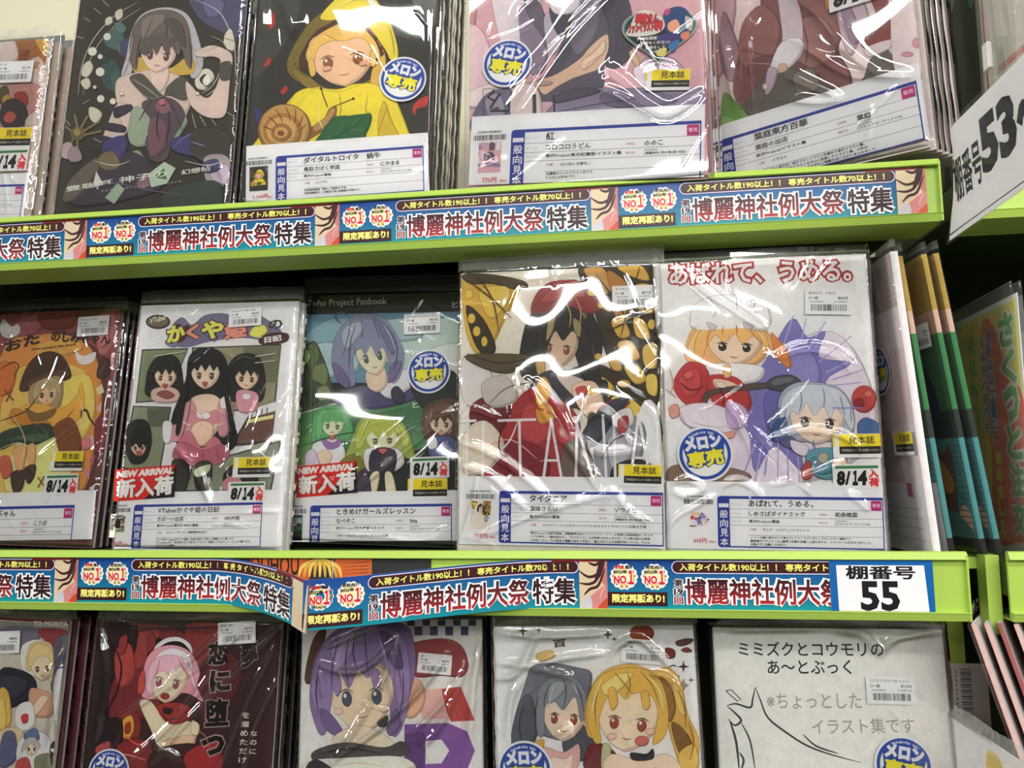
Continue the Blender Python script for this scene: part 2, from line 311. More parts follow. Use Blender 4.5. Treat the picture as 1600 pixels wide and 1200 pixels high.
ART['T1'] = ('3d372f', '''
p 55536e 1229,2422 1816,2433 1868,2035 1742,1918 1578,1996 1412,2088 1283,2223
p 6a6a8c 1358,2380 1583,2334 1561,2190 1425,2174
l c9c2ae .5 100,1347 104,1668 191,1954 375,2201 639,2374
l c9c2ae .4 157,1345 171,1644 254,1901 433,2126 682,2299
l c9c2ae .5 1233,2385 1486,2265 1616,2116 1736,1826 1776,1508
L c9c2ae .4 68,2214 145,2167
L c9c2ae .4 155,2328 249,2250
L c9c2ae .4 245,2413 325,2335
L c9c2ae .4 -7,2012 82,1979
L c9c2ae .4 155,1239 234,1286
L c9c2ae .4 1353,1102 1407,949
L c9c2ae .4 1435,1086 1514,960
L c9c2ae .4 1561,1042 1621,971
L c9c2ae .4 1701,1128 1772,1077
l d2cbb8 .5 1653,1687 1654,1511 1585,1374 1484,1293
l d2cbb8 .4 1603,1710 1599,1527 1530,1389 1434,1322
p d8d2c0 1351,1486 1430,1589 1513,1572 1555,1479 1478,1363 1381,1380
p 3d372f 1399,1477 1449,1532 1494,1488 1445,1420
p d8d2c0 1628,1972 1692,2020 1750,1825 1713,1777 1625,1851
L 5a5448 .6 1619,1923 1731,1890
p d2ccb8 119,1667 183,1723 234,1642 190,1543 117,1560
p d2ccb8 112,1489 191,1529 229,1442 178,1401
p d2ccb8 404,2259 470,2300 494,2211 435,2170
p d2ccb8 306,2190 366,2216 389,2143 321,2116
p d2ccb8 243,1201 329,1185 393,1113 334,1024 257,1089
p 4f6a62 356,2056 458,2089 541,1977 521,1833 393,1852 295,1972
p 3a5450 326,1696 449,1728 549,1582 516,1370 394,1409 329,1553
p 5e7a72 405,2127 488,2139 552,2063 488,2008
p 456058 427,1550 518,1604 582,1403 506,1335
p 2f4440 239,1843 328,1804 397,1694 296,1712
p 6a867c 475,1871 570,1904 609,1802 545,1746
p 4a4c70 499,1906 613,1960 630,1794 545,1746
p e4dfcf 393,1982 387,1957 368,1942 342,1943 319,1960 308,1986 313,2011 332,2026 359,2025 382,2008
p e4dfcf 256,1821 250,1792 227,1774 197,1775 170,1794 157,1825 163,1854 185,1872 216,1871 243,1851
p e4dfcf 326,1761 323,1744 310,1734 292,1735 277,1746 270,1763 273,1780 286,1790 303,1789 319,1778
p e4dfcf 367,1588 361,1559 338,1541 308,1542 281,1561 268,1591 274,1620 297,1638 327,1637 354,1618
p e4dfcf 400,1289 395,1264 376,1249 350,1250 328,1266 317,1291 322,1316 341,1331 367,1330 390,1314
p e4dfcf 529,1257 525,1236 509,1224 487,1225 468,1238 459,1259 464,1279 480,1292 501,1291 520,1278
p b9b6ba 553,1546 585,1759 607,2011 704,2225 949,2295 1194,2212 1343,1947 1427,1624 1317,1487 1183,1810 926,1963 697,1827 657,1543
p c8a84a 663,1685 755,1739 1045,1601 1240,1723 1335,1663 1312,1536 1052,1530 725,1555
p d3bfb3 505,1477 656,1557 860,1593 1049,1566 1250,1468 1340,1241 1230,967 1033,903 721,945 557,1193
p d8c4b8 876,1642 1042,1637 1072,1473 989,1335 878,1479
p dcc5b6 735,1846 773,1941 929,1962 1087,1902 1127,1797 1109,1690 1032,1595 951,1561 920,1565 838,1619 757,1734
p 5c4a40 874,1745 866,1718 846,1709 825,1723 816,1752 824,1779 844,1789 865,1774
p f0e8e0 845,1765 840,1755 830,1756 825,1767 830,1777 840,1776
l 3a302c .6 801,1784 844,1797 888,1774
p 5c4a40 1050,1723 1042,1696 1021,1687 1001,1701 992,1731 1000,1758 1020,1767 1041,1752
p f0e8e0 1021,1743 1016,1733 1006,1734 1001,1745 1006,1755 1016,1754
l 3a302c .6 978,1762 1020,1775 1063,1752
l a06a5c .6 903,1650 935,1638 966,1643
p 6f635c 624,1722 624,2046 746,2223 980,2265 1185,2155 1280,1878 1307,1593 1230,1680 1156,1882 1018,1873 882,1849 769,1868 721,1790 714,1598
p 857972 711,2152 866,2218 988,2177 853,2001 751,1911
p 5e534d 990,2162 1149,2098 1228,1844 1171,1868 1078,1971
l 4e443f .5 833,2198 793,2040 740,1883
l 4e443f .5 1030,2175 1114,2028 1185,1867
l a79f9c .7 632,1974 620,1758 586,1559
l a79f9c .7 1280,1878 1352,1698 1389,1590
p 57544a 647,1508 774,1553 912,1422 1033,1306 1065,1403 1212,1511 1327,1381 1272,1243 1075,1305 967,1217 796,1341
l 9a9a90 .6 683,1499 861,1381 1010,1264
p 9aa890 687,946 730,1188 917,1100 968,870 878,755 745,785
p 8fa58a 1172,865 1200,1141 1318,1034 1288,931 1195,775
p 8c9f88 717,669 835,715 918,563 805,483 688,553
p 5c4e52 809,1221 994,1286 1169,1246 1288,1069 1177,817 1142,626 996,595 894,803 940,1009
p 8f626c 960,1217 1080,1249 1134,1122 1012,1111
p 7a5560 923,1044 1075,1026 1127,777 1006,629 926,754
l 4a3a52 .9 928,1267 857,1150 801,1033
l 4a3a52 .9 1079,1263 1181,1120 1267,932
p d6c1b6 482,1055 553,1228 695,1189 711,980 631,829 517,742 427,813
p 3c3642 524,1180 692,1217 707,1147 550,1067
p 3c3642 458,1021 656,981 650,912 453,944
p 3c3642 419,882 576,830 558,748 429,792
p d3bfb4 1265,1453 1415,1309 1527,1271 1606,1443 1615,1653 1535,1713 1377,1718 1325,1769 1489,1842 1644,1794 1733,1706 1728,1439 1717,1093 1594,1041 1434,1100 1306,1242
p 57504a 1604,1626 1717,1650 1739,1474 1632,1456
l b5a095 .4 1420,1695 1499,1728 1604,1696
p 463c48 268,404 477,674 747,703 964,575 1095,289 232,133
p 4e4878 461,812 660,877 709,738 590,583 460,640
p 6d6458 130,406 378,642 456,558 254,234 89,182
p 6f603f 243,907 232,863 194,836 142,837 97,866 76,911 86,956 125,983 177,982 222,953
p a08a5c 193,922 188,898 169,883 143,884 120,900 109,924 114,949 133,964 159,963 182,947
L 84754f 2.2 154,958 99,1121
L 84754f 2.2 187,971 241,1103
L 84754f 2.0 219,936 387,1043
L 84754f 2.0 231,894 413,931
L 7a6c48 2.0 86,939 -29,1026
L 7a6c48 2.2 161,840 196,659
L 7a6c48 2.2 117,855 54,689
p b9a2a2 -51,754 94,820 156,646 31,648
p a08e90 77,730 169,770 241,630 120,605
p 7d6e52 429,675 562,707 661,554 544,501 428,558
p 4d4676 1163,817 1321,862 1545,836 1606,685 1463,634 1223,693
l 6e68a2 .9 1186,728 1373,881 1548,809 1598,617
p 474038 1403,928 1720,900 1806,681 1604,550 1391,689
P b7c8b2 957,453 1119,586 1247,516 1169,355 1011,317
P 5a6a58 1014,425 1126,518 1165,396
p a9a0a0 1532,619 1729,649 1818,532 1728,279 1589,348
p c8b6c6 1607,516 1792,533 1788,345 1653,381
p 4c4670 1523,565 1666,602 1709,494 1560,456
p 3e4a40 1195,287 1619,381 1761,279 1712,80 1182,87
P 9fb49c 535,216 653,377 730,295 638,148
P d8d0c8 394,381 407,504 474,394 444,299
P 8c6a70 845,360 927,481 995,344 920,292
t e6e0d2 .1 - 111,284 601,358 55 豊聡耳
t e6e0d2 .1 - 668,363 1161,429 68 神子の
t e6e0d2 .1 - 1314,440 1610,482 54 幻想帖
t cfc9b8 .0 - 488,278 1321,366 20 とよさとみみのミコのファンタジーリメイク
l 453c38 .5 730,1970 707,1798 709,1641
l 453c38 .5 959,2193 1003,2032 991,1874
l 453c38 .5 1246,1951 1294,1735 1292,1608
l c8c2c0 .5 634,1829 611,1651 557,1511
l c8c2c0 .5 1369,1803 1410,1660
p 6f635c 783,1867 836,1894 877,1764 818,1794
p 6f635c 977,1875 1032,1873 1058,1757 998,1802
p 6f635c 1114,1884 1171,1868 1170,1739 1124,1784
l 8a8a80 .5 798,1327 928,1267 1075,1305
l 3c3040 .7 1008,1146 999,973 1043,799
l 3c3040 .7 1104,1143 1135,969 1111,798
p b8707c 998,1251 1051,1263 1071,1207 1017,1194
l d8d2c4 .5 381,607 593,555 758,600
l d8d2c4 .5 1334,589 1572,537 1735,581
l 9088b8 .6 1382,792 1534,741
L c9c2ae .5 73,995 8,1067
L c9c2ae .5 340,850 428,806
p d8d2c2 310,1412 307,1399 298,1392 285,1392 273,1400 268,1413 270,1425 280,1433 293,1432 304,1424
p d8d2c2 611,1332 608,1320 599,1312 586,1313 574,1321 569,1333 572,1346 581,1353 594,1353 605,1345
p d8d2c2 1422,1309 1419,1296 1409,1289 1397,1289 1386,1297 1381,1310 1384,1322 1393,1329 1406,1329 1417,1321
l a8a294 .4 1480,1942 1624,1866 1704,1721
p e8e2d6 1443,1448 1491,1517 1538,1445 1489,1390
l 6a6478 .6 348,300 614,364 960,291 1435,217
P 665b54 743,1783 755,1940 909,1999 1089,1928 1134,1755 1068,1857 1031,1744 963,1875 920,1748 853,1865 809,1752
''')
ART['T2'] = ('36342f', '''
p 46443e -29,2195 435,2185 368,1768 165,1426 7,1359
p 6b6a66 1531,2443 1854,2436 1815,1881 1616,2023
p b03a2c 107,1995 170,2036 198,1924 157,1854 113,1911
p b03a2c 110,1461 155,1550 185,1508 150,1454
p b03a2c 301,1186 348,1246 377,1205 336,1152
p c23a30 1629,992 1675,1072 1773,1124 1766,1018 1679,992 1657,926
p 2f6e44 1525,1783 1591,1871 1638,1843 1590,1762
p 3a3a66 54,1019 150,964 209,870 110,817
p 7b6a2c 345,1458 384,1629 522,1890 695,2040 811,1968 596,1764 469,1545 500,1299 399,1341
p e2cf38 647,1971 767,2144 923,2260 1154,2206 1336,1959 1425,1737 1461,1545 1400,1492 1245,1740 1094,1908 940,1980 780,1941
p f2ead0 1102,2207 1224,2114 1309,1987 1244,1995 1148,2087
p 4b3524 470,1525 594,1799 794,1927 960,1979 1095,1894 1260,1712 1374,1506 1231,1426 792,1761 543,1421
p 8a7430 393,1423 547,1367 763,1215 1082,1245 1330,1377 1263,1209 895,1159 570,1217
p e2bd9a 554,1586 590,1749 843,1847 1119,1820 1214,1676 1213,1503 1113,1325 989,1239 937,1232 786,1280 622,1422
p 8a5a2a 812,1489 806,1444 774,1421 736,1435 713,1476 719,1521 750,1544 789,1530
p f0e8e0 757,1507 752,1490 736,1488 724,1502 729,1519 746,1522
l 3a302c .6 680,1519 748,1556 826,1539
p 8a5a2a 1108,1530 1101,1485 1070,1462 1032,1475 1009,1516 1015,1561 1047,1584 1085,1571
p f0e8e0 1054,1547 1048,1530 1032,1528 1021,1543 1026,1560 1042,1562
l 3a302c .6 977,1559 1044,1596 1122,1579
l a06a5c .6 885,1356 940,1351 990,1370
p dcb95e 532,1572 610,1750 784,1872 963,1924 1138,1810 1250,1657 1284,1514 1217,1562 1131,1714 1026,1743 924,1717 808,1719 718,1693 645,1625 607,1434
l b08d3c .6 692,1797 793,1747 860,1705
l b08d3c .6 966,1882 1022,1812 1052,1743
p d6b04e 1213,1413 1320,1561 1340,1425 1284,1277 1317,1142 1213,1197
p e4cf2e 402,1050 458,1164 602,1217 895,1173 1177,1264 1419,1141 1531,940 1617,728 1686,597 108,517 278,816
p c8ae28 1346,1075 1433,874 1547,623 1373,598 1298,809
l a88f22 .7 895,1159 923,1025 914,878
l a88f22 .7 1399,1041 1334,842 1295,644
p 8b5e2e 614,780 754,879 810,999 879,1012 874,905 804,799 701,720 596,668
p b18a56 663,813 771,906 829,999 869,972 801,839 692,760
L 4a3a28 .9 790,1013 737,1134 713,1202
L 4a3a28 .9 841,1012 965,1065 1040,1098
p 4a3a28 725,1208 723,1201 717,1196 709,1196 703,1201 700,1209 702,1217 708,1221 716,1221 722,1216
p 4a3a28 1053,1097 1051,1090 1045,1085 1037,1085 1030,1090 1027,1098 1029,1106 1035,1110 1043,1110 1050,1105
p 8c6230 646,773 606,614 480,516 314,517 171,616 107,777 145,938 273,1037 441,1036 584,935
p bf9550 626,794 588,649 470,561 316,562 184,651 124,797 161,942 280,1032 436,1030 568,939
p a67a3c 551,761 523,652 432,585 313,585 211,653 166,763 194,873 286,941 405,940 507,871
p c9a05c 512,768 488,682 412,629 313,630 229,683 191,770 215,856 292,909 391,908 476,854
p 9c6f36 450,748 434,693 386,660 322,660 268,694 244,749 260,804 308,838 372,837 426,803
p c79c58 418,748 407,713 373,692 330,692 293,714 276,749 287,784 321,806 365,806 402,784
p 7a5228 373,742 368,726 353,717 333,717 316,726 309,742 314,758 329,767 349,767 366,758
l 6b4722 .6 364,1030 410,935 428,868
l 6b4722 .6 470,1002 477,908 469,841
l 6b4722 .6 552,934 532,854 497,801
l 6b4722 .6 597,840 549,787 500,761
l 6b4722 .6 263,1004 321,923 352,855
l 6b4722 .6 192,924 261,869 303,816
l 6b4722 .6 149,817 228,789 282,762
p 2d6138 848,905 1040,897 1215,942 1233,843 1190,717 1159,599 667,575 765,713
l 1f4a2a .6 1197,916 1015,778 771,627
l 418050 .5 1104,890 1033,798
l 418050 .5 1186,777 1022,771
l f2e88a .7 774,2025 949,2147 1123,2171
l a89a2a .7 1340,1890 1401,1710 1423,1546
l 6a5a24 .7 421,1491 479,1408 561,1339
L d8846c .5 1040,1936 1082,1880
L d8846c .5 1108,1880 1150,1824
L d8846c .5 1177,1810 1219,1754
L d8846c .5 1247,1712 1289,1643
L d8846c .5 1304,1616 1333,1547
p e8a890 717,1433 787,1445 796,1404 732,1391
p e8a890 1081,1482 1144,1495 1153,1454 1096,1441
l f0e088 .6 708,1081 707,913 761,779
l b8a024 .7 1184,1143 1175,976 1227,942
l f4dc98 .6 693,1776 742,1734
l f4dc98 .6 1046,1839 1089,1770
p dcb95e 564,1489 614,1516 650,1365 600,1339
p dcb95e 1178,1576 1228,1589 1249,1453 1198,1440
l 3c7a4a .5 977,878 893,712
''')
ART['T3'] = ('cfa4aa', '''
p b98890 -41,1981 66,1967 36,1578 -39,1522
p dcc0c4 -40,1685 160,1563 222,1106 -37,1039
p d9d0d2 222,2143 654,2082 681,1626 617,1251 406,1308 284,1547
p 8d7c8e 481,1845 603,1765 710,1494 744,1300 695,1148 586,1141 497,1393
p 6a6070 519,1905 665,1853 758,1552 710,1494 578,1703
p b9aebc 711,1686 808,1737 890,1567 828,1321 745,1376
p 5c5664 896,2048 1370,1981 1450,1653 1370,1412 1266,1176 1174,877 404,897 706,1115 889,1472
p 77707e 1043,1834 1248,1743 1184,1436 1034,1265 948,1465
p 46424c 773,1806 917,1819 962,1590 865,1475 783,1638
p d7cdd4 774,1871 1043,1866 1011,1711 820,1710
p d9b79c 1034,1234 1123,1330 1242,1428 1301,1434 1297,1265 1225,1131 1090,1084 972,1054 824,989 704,927 646,1059 825,1114
p e4c8b0 1051,1201 1152,1283 1265,1388 1274,1287 1179,1186 1073,1123
l 9c7660 .4 1110,1244 1241,1353
l 9c7660 .4 1091,1165 1251,1265
p 4c4854 1249,1806 1455,1842 1534,1517 1498,1210 1352,1104 1266,1176 1329,1417
p cfa2aa 1815,1357 2179,1373 2173,769 1908,738 1750,1058
p b4a0b4 1582,1139 1837,1170 1999,969 1965,792 1687,822
p e2d6de 1523,1084 1695,1126 1746,937 1604,891
p d6b890 1487,1236 1528,1256 1582,1139 1547,1106
p 8a7e98 822,852 1233,932 1631,828 1993,789 2159,831 2147,475 790,578
p a094ac 809,699 1114,748 1487,746 1682,641 1455,591 995,613 807,576
p 756a84 1232,871 1576,895 1908,738 1571,701 1287,754
l 4f485a .6 809,742 1172,779 1516,791
l 4f485a .6 808,631 1227,638 1627,707
p 564f5e 793,887 1030,954 1232,901 999,846 810,829
P 3d3640 788,918 805,916 813,575 796,577
p e0d2d0 -37,1007 222,1093 417,1021 404,865 -24,878
p 6c6a82 38,809 160,986 344,1029 404,991 391,617 26,633
p 9c92a4 148,924 283,973 343,777 222,664
L 4a4448 .4 130,1040 405,1029
L 4a4448 .4 130,1040 142,641
p b7a49c 405,1067 753,1047 741,1011 417,1021
p d8cac6 417,1009 645,996 672,620 415,614
P 4a4448 597,939 633,935 636,593 600,596
L 3e3a3e 2 240,1022 179,952 234,915
L 3e3a3e 2 295,984 197,843 283,834
L 3e3a3e 2 368,888 380,799 197,818
L 3e3a3e 1.6 185,781 173,644
L 3e3a3e 1.6 270,772 276,634
L 3e3a3e 1.6 349,777 373,637
p b8a4b4 285,2332 657,2409 786,3054 413,3322 159,2888
p 5c5664 1018,2160 1491,2155 1563,2726 1212,3048 965,2691
p d9d0d2 1607,2138 2008,2142 2088,2833 1746,3022
p 8d7c8e 34,2236 254,2337 223,2743 20,2707
''')
ART['T4'] = ('e6d6d2', '''
p cfb0b4 382,2083 584,2001 487,1481 395,1238 336,1328
p a98a94 450,1914 557,1594 609,1233 465,1146 389,1448
p 8a5c5a 905,2146 1427,2056 1615,1647 1563,1346 1464,1127 1549,845 1476,619 915,604 514,927 575,1381 808,1636
p 9a6a64 627,1705 822,1835 984,1568 903,1264 687,1206 575,1381
p a37670 1099,1524 1354,1491 1464,1127 1233,1017 1075,1202
p 7a504e 662,1282 1018,1223 1381,775 1154,722 759,915
l 6a4442 .7 610,1437 845,1285 1130,1169
l 6a4442 .7 592,1171 952,1114 1337,917
l b08480 .6 601,1304 1012,1133
l 6a4442 .6 1160,1567 1208,1285 1166,1040
p 6b645c 536,786 831,1089 1094,1065 1381,775 1621,758 1715,942 1864,982 1857,678 1310,578 673,546
p 857a70 1061,1011 1233,1017 1273,811 1103,803
p d4c6cc 984,1975 1147,1773 1174,1363 1070,1138 922,1111 860,1079 848,1163 982,1368 982,1704
p efe4e6 970,1373 1145,1361 1170,1234 1057,1110 890,1082 853,1148
p d9b8a0 937,1159 1001,1150 1008,1081 937,1079
p c3b0bc 836,1154 922,1111 869,945 794,903
p 8c4a46 1704,1739 1877,1602 1915,1211 1876,1008 1747,1000 1652,1122 1795,1257 1765,1521
p e8d8d8 1683,1060 1892,1070 1896,995 1717,961
p c9b2ba 1499,1564 1688,1553 1744,1276 1636,1128 1564,1028 1500,1242
p a08a9c 1520,1491 1602,1491 1657,1183 1574,1150
p cc8f50 1396,1671 1455,1713 1445,1586 1398,1552
p e9d9d8 1941,1450 2165,1421 2118,650 1902,724
p 7faa5c 395,1033 502,931 678,611 490,547 355,600
p 9cc078 368,804 502,730 615,577 367,583
p d49aa8 2112,953 2104,927 2088,915 2070,922 2058,944 2055,974 2063,999 2079,1011 2096,1004 2109,982
p d49aa8 2050,866 2040,855 2018,855 1991,864 1970,880 1963,897 1972,908 1995,909 2022,899 2043,883
p e0b0b8 2067,728 2061,719 2049,717 2034,722 2022,732 2019,744 2024,753 2037,755 2052,750 2063,740
p e6d2d4 716,1453 710,1431 697,1421 682,1426 671,1445 668,1470 674,1492 687,1502 702,1497 713,1478
p e6d2d4 823,973 817,955 805,948 790,952 779,968 776,989 782,1006 794,1014 809,1009 820,993
p dfa8b2 894,643 887,630 869,626 847,632 831,647 825,664 833,677 851,681 872,674 889,660
P 4a4440 1962,727 2014,746 2010,699 1970,701
p a37670 914,2281 1377,2145 1478,2708 1027,3004
p d4c6cc 287,2484 672,2387 651,3046 259,3163
p e0b0b4 1604,2176 1756,2041 1757,2370 1620,2503
p 7faa5c 1848,1871 1954,1888 1956,2210 1865,2187
''')
ART['T0'] = ('cbbab0', '''
p a3683a 1048,2148 1494,2115 1526,1747 1386,1902 1204,1842 1069,1999
p c9a040 1320,2113 1496,2100 1492,1895 1391,1975
p 8e4a34 1113,1959 1261,1985 1241,1854 1153,1831
p d8c8c0 903,2085 1069,2110 1146,1883 935,1861
p b98880 976,1565 1429,1573 1535,1102 1042,1093
p 5a4a2c 976,1565 1066,1574 1104,1413 1002,1383
p b8962e 1022,1454 1094,1485 1124,1375 1053,1344
p 9c3434 1155,1482 1288,1502 1336,1362 1237,1318
p 3a3230 1032,1381 1145,1439 1291,1365 1356,1218 1315,1078 1133,1088 1027,1201
p b85848 1067,1242 1135,1296 1219,1233 1168,1165 1090,1183
p c8b6ae 1330,1184 1546,1243 1589,678 1428,672
l c09a3c .6 1103,1090 1266,1102 1486,1133
t b8862e .3 - 1342,1774 1404,1763 67 Z
t b8862e .3 - 1337,1470 1382,1467 59 A
''')
ART['M0'] = ('5e3a36', '''
p 8a4a4c 233,2541 739,2600 1345,2471 1776,2589 1890,2168 1814,1746 1694,2030 1118,2331 636,2196 319,2055
p a2606a 500,2496 836,2523 782,2340 493,2288
p b0706c 1510,2466 1749,2495 1759,2136 1608,2067
p 7c3c40 745,2563 1245,2584 1196,2365 860,2374
p c98a44 319,2055 788,2303 1295,2254 1573,2032 1714,1607 1705,1124 1559,515 606,426
p dcb25c 456,1761 925,1972 1431,1892 1655,1469 1556,1055 1311,577 588,529
p e6cc84 734,1119 1052,1190 1397,1054 1386,612 665,564
p d9a24e 806,2192 1213,2256 1397,2122 1081,2041 830,2046
p e8c060 1208,1753 1523,1820 1649,1399 1477,1054 1285,1261
p c07038 332,1982 552,1941 553,1688 396,1617
p ece0c8 283,2502 412,2409 493,2436 543,2346 452,2274 320,2292 259,2390
p ece4d0 1301,2109 1408,2050 1564,2090 1540,1976 1407,1950 1334,2001
p 4a3626 638,1687 715,1975 904,2103 1117,2070 1268,1895 1268,1788 1002,1755 791,1671
p 5e4632 749,1772 944,1856 1186,1896 1263,1823 979,1741 791,1671
p 9a8a66 783,1722 984,1813 1166,1810 1219,1576 1116,1400 892,1415 796,1543
p d8b088 857,1658 870,1724 975,1755 1092,1735 1135,1672 1138,1602 1099,1531 1048,1500 1026,1499 961,1524 889,1588
p 3c3a30 968,1609 966,1591 954,1583 937,1589 926,1607 928,1625 941,1634 958,1627
p f0e8e0 945,1618 943,1612 936,1611 931,1618 933,1624 940,1625
l 3a302c .6 912,1626 940,1639 973,1629
p 3c3a30 1093,1616 1091,1598 1078,1589 1062,1596 1051,1614 1053,1632 1066,1640 1082,1634
p f0e8e0 1070,1625 1068,1618 1061,1618 1056,1624 1058,1631 1065,1631
l 3a302c .6 1037,1633 1065,1645 1098,1636
l a06a5c .6 1002,1552 1025,1548 1046,1554
p b0a078 832,1628 861,1757 1001,1812 1140,1768 1179,1626 1102,1697 1017,1712 922,1685 898,1528
p d2a040 674,1472 915,1528 1211,1470 1379,1596 1436,1750 1511,1469 1379,1275 1162,1219 794,1260 531,1330
p b98030 590,1473 853,1401 1116,1302 961,1246 617,1316
p 7a6038 758,1472 933,1415 1154,1470 1106,1365 881,1330
p 36463a 472,1188 750,1274 1075,1302 1198,1191 1082,1107 909,1064 723,1091 503,1013
p 4c5e4a 526,1118 766,1175 1052,1190 1140,1149 986,1093 734,1119
l b8c0a0 .7 502,1020 723,1091 927,1051 1187,1163
p 7a4a2e 1161,1274 1365,1365 1530,1123 1508,952 1295,984 1209,1122
p d8a070 686,1014 845,1050 843,773 779,759
p d8a070 862,1050 958,1065 980,830 922,788
p 4a3a34 697,757 857,787 872,602 765,553
p 4a3a34 853,808 992,858 998,721 929,651
l 3c302c 1.4 1494,1365 1484,1434 1547,1441 1609,1344 1774,1193
p 4a3430 1622,1805 1631,1960 1736,2015 1784,1901 1734,1803
l 7a5a44 .6 1652,1818 1708,1987
l 3c2c28 .7 345,1908 501,1993 594,1941 545,1833
l 3c2c28 .7 447,1330 764,1436 901,1613
L 7a4a34 1.6 454,1674 592,1558
L 7a4a34 1.6 553,1688 494,1545
L 7a4a34 1.3 1047,721 1143,628
L 7a4a34 1.3 1125,736 1065,613
P d8a8a0 1578,1178 1739,1159 1719,1022 1556,1055
P b06068 1656,920 1726,975 1713,853
P d9b0a8 1655,1469 1724,1538 1726,1413
P c88088 1613,784 1683,839 1687,704
P d9c4bc 1700,617 1771,666 1754,572
P e8c4a0 1624,1678 1696,1734 1741,1642 1666,1608
l f0e0a8 .5 603,1401 817,1120 793,773
l f0dca0 .5 1290,1752 1495,1469 1496,1192
l 8a5a2c .6 1398,1470 1274,1330 1162,1219
l 8a5a2c .6 758,1472 865,1330 1043,1246
p c87a80 1531,2320 1641,2404 1720,2244 1638,2138
p c87a80 1530,1123 1620,1165 1651,1056 1577,1021
p 7a3a40 1675,1330 1839,1399 1832,1057 1724,988
p b8604c 521,908 632,944 711,771 608,701
l 6a7a60 .5 651,1119 697,1049
l 6a7a60 .5 893,1162 939,1079
l 6a7a60 .5 1043,1246 1105,1163
t 2e2420 .35 - 394,2113 820,2207 120 おた
t 2e2420 .35 - 969,2218 1730,2172 118 のしみちゃん
t 4a3c34 .05 - 735,2113 1310,2160 37 toho project fan-book
P a8966e 866,1671 880,1742 982,1777 1111,1747 1148,1668 1084,1704 1051,1655 984,1712 943,1656
''')
